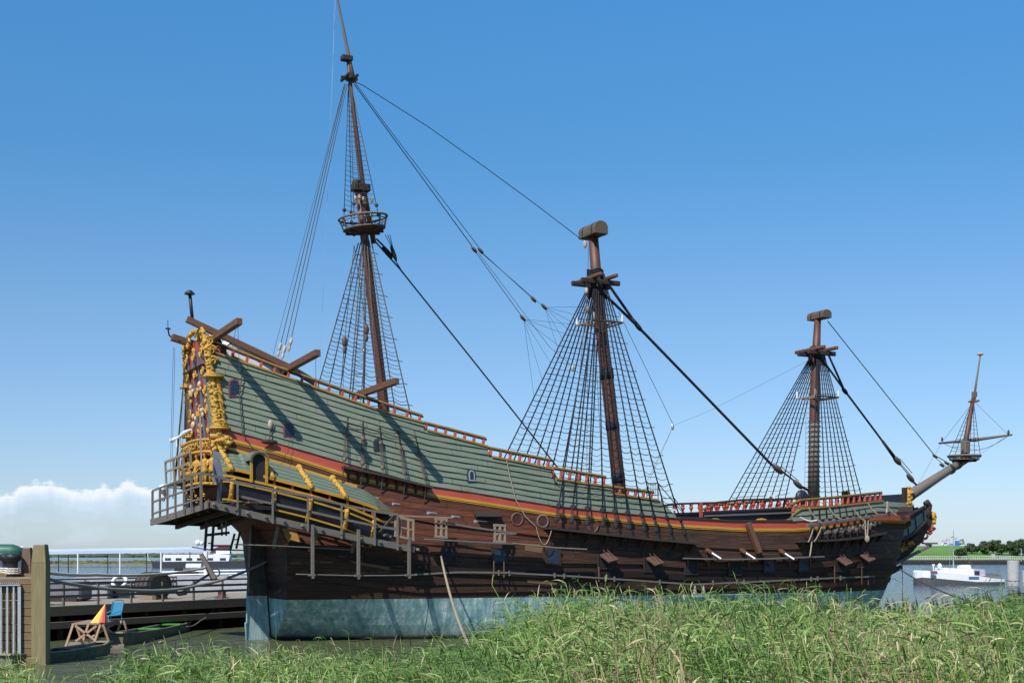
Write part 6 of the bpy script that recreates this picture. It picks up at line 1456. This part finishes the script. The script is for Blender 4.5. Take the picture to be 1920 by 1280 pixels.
m_ = MB(); m_.prism([s_+Vector((-.55, -.15, .26)), s_+Vector((-.1, -.4, .26)), s_+Vector((.34, .24, .28)), s_+Vector((-.08, .05, .28))], (0, 0, -.03), (0, 0, 0)); ch.part('seat', m_, blue_p)
m_ = MB(); m_.tube([s_+Vector((-.12, 0, 0)), s_+Vector((-.10, .02, .3)), s_+Vector((-.04, .06, .95)), s_+Vector((.05, .1, 1.03)), s_+Vector((.38, .3, 1.03)), s_+Vector((.44, .32, .95)), s_+Vector((.34, .26, .3)), s_+Vector((.36, .26, 0))], .025, 6); m_.tube([s_+Vector((-.6, -.15, 0)), s_+Vector((-.5, -.1, .28)), s_+Vector((-.1, .0, .5))], .022, 6); m_.tube([s_+Vector((-.1, -.45, 0)), s_+Vector((-.1, -.4, .28)), s_+Vector((.34, .2, .5))], .022, 6); m_.tube([s_+Vector((-.6, -.15, .02)), s_+Vector((.36, .26, .02))], .02, 6); ch.part('frame', m_, plain('blue_tube', (.05, .22, .36), .4, .1))

# ------------------------------------------------------------------ far left: low bank, houseboat, far shore
def clump_bank(name, u0, u1, Yc, depth, h, vw, mat, label, seed, n=900, kind='stuff'):
    rr_ = random.Random(seed); mb = MB(); a = W(u0, 0, Yc).x; b = W(u1, 0, Yc).x
    for i in range(n):
        x = rr_.uniform(a, b); y = Yc+rr_.uniform(0, depth); r = h*rr_.uniform(.35, .8); mb.ball((x, y, rr_.uniform(0, h*.55)), r, (rr_.uniform(.8, 1.8), 1, rr_.uniform(.5, 1.1)), 6, 4)
    return tag(mb.build(name, mat), label, kind=kind)
gm = plain('bank_vegetation', (.10, .115, .03), .9, .5, .12, bump=.5)
mb = MB(); Yi = 520; xa, xb = W(-200, 0, Yi).x, W(318, 0, Yi).x; mb.prism([Vector((xa, Yi, -1)), Vector((xb, Yi, -1)), Vector((xb-6, Yi+10, 1.2)), Vector((xa, Yi+10, 1.2))], (0, 0, 0), (0, 40, 0)); tag(mb.build('stone_bank', plain('stone_revetment', (.17, .165, .14), .9, .5, .9)), kind='structure', label='low stone-edged bank across the water at the left')
clump_bank('bank_scrub', -200, 300, Yi+9, 22, 2.0, 0, gm, 'yellow-green scrub growing on the low stone bank', 5, 1500)
mb = MB(); Yi = 620; xa, xb = W(395, 0, Yi).x, W(700, 0, Yi).x; mb.prism([Vector((xa, Yi, -1)), Vector((xb, Yi, -1)), Vector((xb, Yi+12, 1.3)), Vector((xa+8, Yi+12, 1.3))], (0, 0, 0), (0, 40, 0)); tag(mb.build('stone_bank', plain('stone_revetment_far', (.17, .165, .14), .9, .5, .9)), kind='structure', label='low bank seen under the stern, behind the houseboat')
clump_bank('bank_scrub', 405, 600, Yi+9, 22, 2.3, 0, gm, 'green scrub on the low bank seen under the stern', 6, 700)
mb = MB()
for i in range(700): x = random.uniform(W(-250, 0, 2600).x, W(560, 0, 2600).x); mb.ball((x, 2600+random.uniform(0, 60), random.uniform(0, 3)), random.uniform(3, 7), (2.5, 1, .9), 6, 4)
tag(mb.build('far_woodland', plain('far_trees', (.055, .085, .05), .95, .3, .02)), 'thin line of distant trees on the horizon at the left', kind='stuff')
YH = 470.0
hb = Thing('houseboat', W(360, 1063, YH), label='long white houseboat with a dark hull and row of windows across the water', cat='boat')
def HB(u, v, dy=0): return W(u, v, YH)+Vector((0, dy, 0))
def hbox(m_, u0, u1, v0, v1, dy0=0, dy1=5): m_.prism([HB(u0, v1, dy0), HB(u1, v1, dy0), HB(u1, v0, dy0), HB(u0, v0, dy0)], (0, 0, 0), (0, dy1-dy0, 0))
m_ = MB(); m_.prism([HB(286, 1064), HB(460, 1064), HB(462, 1051), HB(290, 1052.5), HB(283, 1049.5)], (0, 0, 0), (0, 5, 0)); hb.part('hull', m_, plain('black_hull', (.03, .03, .038), .5, .2)); m_ = MB(); hbox(m_, 305, 400, 1039, 1053, .3, 4.6); m_.prism([HB(400, 1053, .3), HB(428, 1053, .3), HB(431, 1040, .3), HB(400, 1037, .3)], (0, 0, 0), (0, 4.4, 0)); cb_ = hb.part('cabin', m_, MT['white'])
for u in (309, 329, 349, 369, 388, 412): m_ = MB(); hbox(m_, u, u+11, 1045.5, 1050, .2, .3); hb.part('window', m_, MT['glass'], cb_)
m_ = MB(); hbox(m_, 395, 428, 1022, 1032, 1, 4); m_.prism([HB(392, 1037, .8), HB(430, 1037, .8), HB(428, 1031, .8), HB(396, 1031, .8)], (0, 0, 0), (0, 3.4, 0)); wh = hb.part('wheelhouse', m_, plain('wheelhouse_paint', (.10, .02, .03), .5, .1)); m_ = MB(); hbox(m_, 394, 429, 1020.5, 1022, .7, 4.3); hb.part('roof', m_, plain('maroon_roof', (.22, .02, .05), .5, .1), wh)
m_ = MB(); hbox(m_, 404, 430, 1031, 1038, .7, .78); hb.part('windscreen', m_, MT['white'], wh); m_ = MB(); m_.ball(HB(370, 1017, 1), 1.1, n=10, m=6); m_.tube([HB(370, 1018, 1), HB(370, 1039, 1)], .1, 6); hb.part('radar_dome', m_, MT['white'], smooth=True); m_ = MB(); m_.ball(HB(377, 1018, 1), .8, n=10, m=6); m_.tube([HB(377, 1020, 1), HB(377, 1039, 1)], .08, 6); hb.part('radar_dome', m_, MT['white'], smooth=True)
m_ = MB(); hbox(m_, 304, 334, 1029.5, 1031, 1, 4); [m_.tube([HB(u_, 1031, 2), HB(u_, 1040, 2)], .08, 6) for u_ in (306, 332)]; hb.part('sunshade', m_, MT['white']); m_ = MB(); m_.tube([HB(276, 1026, 0), HB(278, 1050, 0)], .12, 6); m_.tube([HB(278, 1050, 0), HB(290, 1051, 1)], .12, 6); hb.part('bow_staff', m_, MT['white'])
# ------------------------------------------------------------------ right: motor barge, piles, jetty, dike, trees
YR = 197.0
wbt = Thing('white_barge', W(1800, 1097, YR+3), label='low white motor barge with red and blue marks, moored at the right', cat='boat')
def RB(u, v, dy=0): return W(u, v, YR)+Vector((0, dy, 0))
def hullsec(u, w0, top, bot):  # cross-section across the beam
    c = RB(u, 1097, 4); return [c+Vector((0, -w0, bot)), c+Vector((0, -w0*1.05, top)), c+Vector((0, w0*1.05, top)), c+Vector((0, w0, bot))]
st = [(1729, .4, 1072), (1731, .9, 1070.5), (1738, 1.8, 1069), (1760, 2.3, 1070.5), (1800, 2.4, 1074), (1840, 2.4, 1079), (1870, 2.3, 1084), (1893, 2.0, 1086)]
zof = lambda v: (1097-v)*YR/F
def hstrip(v0f, v1f, grow=0):
    m_ = MB(); vs = []
    for u, w0, vt in st:
        c = RB(u, 1097, 4); z0, z1 = v0f(u, vt), v1f(u, vt); w0 += grow; vs += [c+Vector((0, -w0, z0)), c+Vector((0, -w0*1.02, z1)), c+Vector((0, w0*1.02, z1)), c+Vector((0, w0, z0))]
    n_ = len(st); fs = [(i*4+k, i*4+4+k, i*4+4+(k+1) % 4, i*4+(k+1) % 4) for i in range(n_-1) for k in range(4)]+[(3, 2, 1, 0), ((n_-1)*4, (n_-1)*4+1, (n_-1)*4+2, (n_-1)*4+3)]; m_.add(vs, fs); return m_
sheer = lambda u, vt: max(.5, zof(vt)-1.05)
wbt.part('lower_hull', hstrip(lambda u, v: -.3, sheer), plain('dark_grey_hull', (.07, .065, .07), .6, .2)); wbt.part('upper_hull', hstrip(sheer, lambda u, v: zof(v), .02), MT['white'])
m_ = MB(); m_.prism([RB(1772, 1076, 2.2), RB(1836, 1080, 2.2), RB(1836, 1067, 2.2), RB(1775, 1064, 2.2)], (0, 0, 0), (0, 3.4, 0)); cab = wbt.part('cabin', m_, MT['white'], bevel=.08)
m_ = MB(); m_.prism([RB(1814, 1066, 2.4), RB(1833, 1067, 2.4), RB(1831, 1059, 2.4), RB(1824, 1058.5, 2.4), RB(1815, 1060, 2.4)], (0, 0, 0), (0, 2.4, 0)); wbt.part('hatch', m_, MT['white'], cab, bevel=.1)
m_ = MB(); m_.prism([RB(1835, 1079, 2.0), RB(1857, 1080, 2.0), RB(1855, 1067, 2.0), RB(1835, 1066, 2.0)], (0, 0, 0), (0, 3.4, 0)); ck = wbt.part('cockpit', m_, plain('lilac_grey', (.42, .38, .43), .6, .1)); m_ = MB(); m_.prism([RB(1836, 1078, 1.9), RB(1845, 1078, 1.9), RB(1845, 1070, 1.9), RB(1836, 1070, 1.9)], (0, 0, 0), (0, .1, 0)); wbt.part('window', m_, MT['glass'], ck)
for u0, u1, v0, v1, c in ((1751, 1763, 1070, 1072.5, (.45, .03, .04)), (1751, 1761, 1077.5, 1080, (.04, .10, .26)), (1823, 1842, 1080.5, 1084, (.06, .14, .30))): m_ = MB(); m_.prism([RB(u0, v1, 1.40), RB(u1, v1, 1.40), RB(u1, v0, 1.40), RB(u0, v0, 1.40)], (0, 0, 0), (0, .3, 0)); wbt.part('painted_panel', m_, plain('panel_%d' % u0, c, .5, .1))
m_ = MB(); m_.tube([RB(1804.5, 1065, 4), RB(1804.5, 992, 4)], [.11, .05], 8); m_.tube([RB(1801, 1006, 4), RB(1809, 1006, 4)], .05, 6); m_.ball(RB(1801.5, 1005, 4), .18); m_.ball(RB(1808.5, 1008, 4), .16); m_.box(RB(1803, 1023, 4), (.4, .4, .25)); wbt.part('mast', m_, MT['steel'])
m_ = MB(); m_.tube([RB(1833, 1062, 3), RB(1819, 1010, 3)], .04, 6); wbt.part('flag_staff', m_, MT['greywood'])
m_ = MB(); m_.tube([RB(1762, 1071, 3), RB(1762, 1058, 3)], .07, 6); m_.box(RB(1762, 1059, 3), (.3, .2, .3)); wbt.part('deck_light', m_, MT['white']); m_ = MB(); m_.ball(RB(1775, 1061, 3.2), .35, (1, 1, 1.2)); m_.tube([RB(1775, 1061, 3.2), RB(1775, 1067, 3.2)], .1, 6); wbt.part('radar_dome', m_, MT['white'])
m_ = MB()
for i in range(9): u = 1738+i*4.0; m_.tube([RB(u, 1070, 2.2), RB(u, 1066, 2.2)], .025, 5)
for u in range(1858, 1890, 5): m_.tube([RB(u, 1084, 2.6), RB(u, 1075, 2.6)], .04, 5)
m_.tube([RB(1738, 1066, 2.2), RB(1770, 1066, 2.2), RB(1858, 1078, 2.4)], .025, 5); m_.tube([RB(1856, 1075, 2.6), RB(1888, 1078, 2.6)], .06, 5); m_.box(RB(1874, 1080, 3.2), (2.2, 1.5, .3)); wbt.part('deck_rail', m_, MT['greywood'])
def flag(mb, a, b, h, seg=14, amp=.12, mi=0):
    a = Vector(a); b = Vector(b); vs = []
    for i in range(seg+1): f = i/seg; p = a.lerp(b, f)+Vector((0, amp*math.sin(f*9)*f*1.5, .06*math.sin(f*7))); vs += [p, p-Vector((0, 0, h))]
    mb.add(vs, [(2*i, 2*i+1, 2*i+3, 2*i+2) for i in range(seg)], mi)
m_ = MB(); fa, fb = RB(1820, 1010, 3), RB(1802, 1013, 2.6); flag(m_, fa, fb, .78); fl_ = wbt.part('blue_flag', m_, plain('flag_blue', (.03, .14, .36), .7, .1)); so_ = fl_.modifiers.new('thick', 'SOLIDIFY'); so_.thickness = .01
m_ = MB(); c = RB(1812, 1015.5, 2.3)
for i in range(5): a_ = i/5*6.28; m_.ball(c+Vector((.22*math.cos(a_), 0, .16*math.sin(a_))), .1, (1, .3, 1), 6, 4)
m_.ball(c, .14, (1.3, .3, 1)); wbt.part('flag_emblem', m_, plain('flag_yellow', (.55, .42, .12), .7, .1), fl_)
m_ = MB(); fa, fb = RB(1788, 1008.5, 2), RB(1776, 1012, 2.2); flag(m_, fa, fb, .35, amp=.1); fl_ = Thing('pale_flag', RB(1788, 1040, 2), label='pale flag with a lilac stripe flying behind the white barge', cat='flag'); o = fl_.part('cloth', m_, plain('flag_lilac', (.42, .36, .45), .7, .2)); m_ = MB(); m_.tube([RB(1789, 1070, 2), RB(1789, 1008, 2)], .025, 6); fl_.part('pole', m_, MT['steel'])
def cpile(u, w, vt, label, Y=YR-1):
    c = W(u, 1097, Y); c.z = 0; r = w/2; t_ = Thing('concrete_pile', c, label=label, cat='pile', group='round concrete mooring piles'); m_ = MB(); zt_ = EYE-(vt-HZ)*Y/F; m_.tube([c-Vector((0, 0, 2)), c+Vector((0, 0, zt_-.05)), c+Vector((0, 0, zt_))], [r, r, r*.96], 26); t_.part('shaft', m_, MT['concrete'], smooth=False); m_ = MB(); m_.tube([c+Vector((0, 0, zt_*.18)), c+Vector((0, 0, zt_*.2))], r*1.02, 26); t_.part('band', m_, MT['iron'])
cpile(1900, 1.72, 1050, 'thick round concrete pile at the stern of the white barge'); cpile(1920, .5, 1069, 'thin pale pile at the right edge of the picture')
YJ = 640.0
jt = Thing('timber_jetty', W(1800, 1057, YJ), label='long dark timber guide jetty with a white railing across the water', cat='jetty')
xa, xb = W(1690, 0, YJ).x, W(2200, 0, YJ).x; m_ = MB(); zj = (1057-1049)*YJ/F
for z in (.3, .95, 1.6): m_.box(((xa+xb)/2, YJ, z), (xb-xa, .6, .38))
n_ = int((xb-xa)/2.2)
for i in range(n_+1): m_.box((xa+i*2.2, YJ+.5, zj/2-.5), (.45, .5, zj+1.0))
m_.box(((xa+xb)/2, YJ+1.2, zj/2), (xb-xa, .2, zj)); m_.box(((xa+xb)/2, YJ+2.5, zj), (xb-xa, 4, .25)); jt.part('fender_wall', m_, plain('jetty_timber', (.06, .05, .045), .85, .3, .3))
m_ = MB()
for i in range(int((xb-xa)/1.05)): m_.box((xa+i*1.05, YJ+.6, zj+.95), (.2, .16, 1.9))
for z in (.75, 1.85): m_.box(((xa+xb)/2, YJ+.6, zj+z), (xb-xa, .14, .2))
jt.part('white_railing', m_, plain('jetty_railing', (.55, .52, .46), .7, .15, .5))
hut = Thing('grey_hut', W(1861, 1045, YJ+6), label='small grey flat-roofed hut on the jetty in front of the trees', cat='hut'); m_ = MB(); m_.box(W(1861, 1041, YJ+4)+Vector((0, 0, 0)), (1.7, 2, 2.2)); hut.part('walls', m_, MT['concrete']); m_ = MB(); m_.box(W(1861, 1036.5, YJ+4), (2.1, 2.4, .2)); hut.part('roof', m_, MT['greywood'])
gh = Thing('glass_shelter', W(1880, 1045, YJ+6), label='long low pale shelter with glass panes at the right end of the jetty', cat='shelter'); m_ = MB(); m_.box(W(1882, 1043.5, YJ+4), (5.2, 2, 1.6)); gh.part('panes', m_, plain('pale_glass', (.25, .34, .33), .25, .2, .5)); m_ = MB(); m_.box(W(1882, 1040.8, YJ+4), (5.6, 2.4, .18)); gh.part('roof', m_, MT['steel'])
# dike
mb = MB(); Yd = 700; xs = [W(1690, 0, Yd).x-40, W(1690, 0, Yd).x+2, W(1725, 0, Yd).x+2, 1200]; prof = [(Yd, 0), (Yd+20, 1.6), (Yd+130, 9.6), (Yd+150, 10.6), (Yd+185, 10.6)]
hs_ = [.0, .25, 1, 1]; vs = []
for x, k in zip(xs, hs_):
    for y, z in prof: vs.append((x, y, z*k-.2))
mb.add(vs, [(i*5+j, i*5+5+j, i*5+6+j, i*5+1+j) for i in range(3) for j in range(4)]); tag(mb.build('dike', plain('dike_grass', (.10, .20, .035), .95, .25, .05), smooth=True), kind='structure', label='mown green dike beyond the jetty')
# trees on the dike
def leaf_cloud(name, cx, cy, cz, rx, ry, rz, n, size, mat, seed):
    r_ = np.random.default_rng(seed); lob = r_.normal(0, 1, (26, 3)); lob /= np.linalg.norm(lob, axis=1)[:, None]; lob *= r_.uniform(.4, .88, (26, 1)); lr_ = r_.uniform(.16, .4, 26)
    k = r_.integers(0, 26, n); d = r_.normal(0, 1, (n, 3)); d /= np.linalg.norm(d, axis=1)[:, None]; p = lob[k]+d*(lr_[k]*r_.uniform(.55, 1.05, n))[:, None]
    p *= np.array([rx, ry, rz]); p[:, 2] = np.maximum(p[:, 2], -rz*.85); p += np.array([cx, cy, cz])
    a = r_.normal(0, 1, (n, 3)); a /= np.linalg.norm(a, axis=1)[:, None]; b = np.cross(a, r_.normal(0, 1, (n, 3))); b /= np.linalg.norm(b, axis=1)[:, None]; s = size*r_.uniform(.6, 1.3, (n, 1))
    v = np.stack([p-a*s-b*s*.6, p+a*s-b*s*.6, p+a*s+b*s*.6, p-a*s+b*s*.6], 1).reshape(-1, 3); f = np.arange(n*4).reshape(-1, 4)
    me = bpy.data.meshes.new(name); me.vertices.add(n*4); me.vertices.foreach_set('co', v.ravel()); me.loops.add(n*4); me.loops.foreach_set('vertex_index', f.ravel().astype(np.int32)); me.polygons.add(n); me.polygons.foreach_set('loop_start', np.arange(0, n*4, 4, dtype=np.int32)); me.update(calc_edges=True); me.materials.append(mat); return me
tm = NT('tree_foliage'); g = tm.n('ShaderNodeNewGeometry'); tm.col(tm.ramp(g.outputs['Random Per Island'], [(0, (.022, .045, .014)), (.5, (.045, .075, .022)), (1, (.085, .12, .04))])); tm.rough(.8)
tl = ['leftmost', 'second from the left', 'third from the left', 'fourth from the left', 'fifth from the left', 'sixth from the left', 'seventh from the left', 'rightmost']
td = [(1800, 1024, 12), (1822, 1017, 13), (1846, 1014, 14), (1862, 1010, 15), (1878, 1017, 13), (1893, 1013, 13), (1907, 1011, 14), (1921, 1008, 16)]
for i, (u, vt, w) in enumerate(td):
    Y = 735+(i*37 % 40); x = W(u, 0, Y).x; gz = interp(Y, [(700, 0), (720, 1.6), (830, 9.6)]); ztop = EYE-(vt-HZ)*Y/F; rx = w*Y/F; rz = max(2.5, (ztop-gz)/2)
    t_ = Thing('dike_tree', (x, Y, gz), label='dark green bushy tree on the far dike, %s' % tl[i], cat='tree', group='trees on the far dike')
    me = leaf_cloud('crown', 0, 0, rz*1.0, rx*1.25, rx, rz, 2200, .38, tm.m, 50+i); o = bpy.data.objects.new('crown', me); COL.objects.link(o); o.parent = t_.o
    m_ = MB(); m_.tube([(x, Y, gz-.5), (x+.2, Y, gz+rz*.8), (x+.6, Y, gz+rz*1.4)], [.35, .25, .1], 7); m_.tube([(x+.1, Y, gz+rz*.6), (x-1.2, Y, gz+rz*1.2)], [.16, .06], 6); t_.part('trunk', m_, MT['darkwood'])
def car(u, v, Y, c, label, van=False):
    p = W(u, v, Y); t_ = Thing('parked_car', p, label=label, cat='car', group='cars on the far dike'); L_ = 4.5; m_ = MB(); h = 1.9 if van else 1.4
    pr = [(-2.2, .35), (2.2, .35), (2.25, .8), (1.5, .95), (.9, h), (-1.3, h), (-2.15, .95)]; m_.prism([p+Vector((x, 0, z)) for x, z in pr], (0, 0, 0), (0, 1.8, 0)); b_ = t_.part('body', m_, c, bevel=.08); m_ = MB(); m_.prism([p+Vector((x, -.03, z)) for x, z in ((-1.6, 1.0), (1.3, 1.0), (.8, h-.1), (-1.2, h-.1))], (0, 0, 0), (0, 1.86, 0)); t_.part('window', m_, MT['glass'])
    for x in (-1.4, 1.4): m_ = MB(); m_.tube([p+Vector((x, -.05, .33)), p+Vector((x, .2, .33))], .33, 14); t_.part('wheel', m_, MT['iron'])
zr = 10.5; 
def on_dike(u, Y): return HZ-(zr-EYE)*F/Y
car(1773, on_dike(0, 855), 855, MT['white'], 'white van parked on top of the far dike', True); car(1784, on_dike(0, 857), 857, MT['steel'], 'silver car beside the white van on the far dike'); car(1742, on_dike(0, 857), 857, MT['iron'], 'dark car alone on top of the far dike')
lp = Thing('lamp_post', W(1915, 1049, YJ-1), label='thin lamp post standing at the right end of the jetty', cat='lamp post'); m_ = MB(); m_.tube([W(1915, 1052, YJ-1), W(1915, 1028, YJ-1)], [.28, .18], 8); lp.part('pole', m_, MT['steel']); m_ = MB(); m_.box(W(1913.5, 1028, YJ-1), (1.0, .4, .2)); lp.part('lamp_head', m_, MT['steel'])
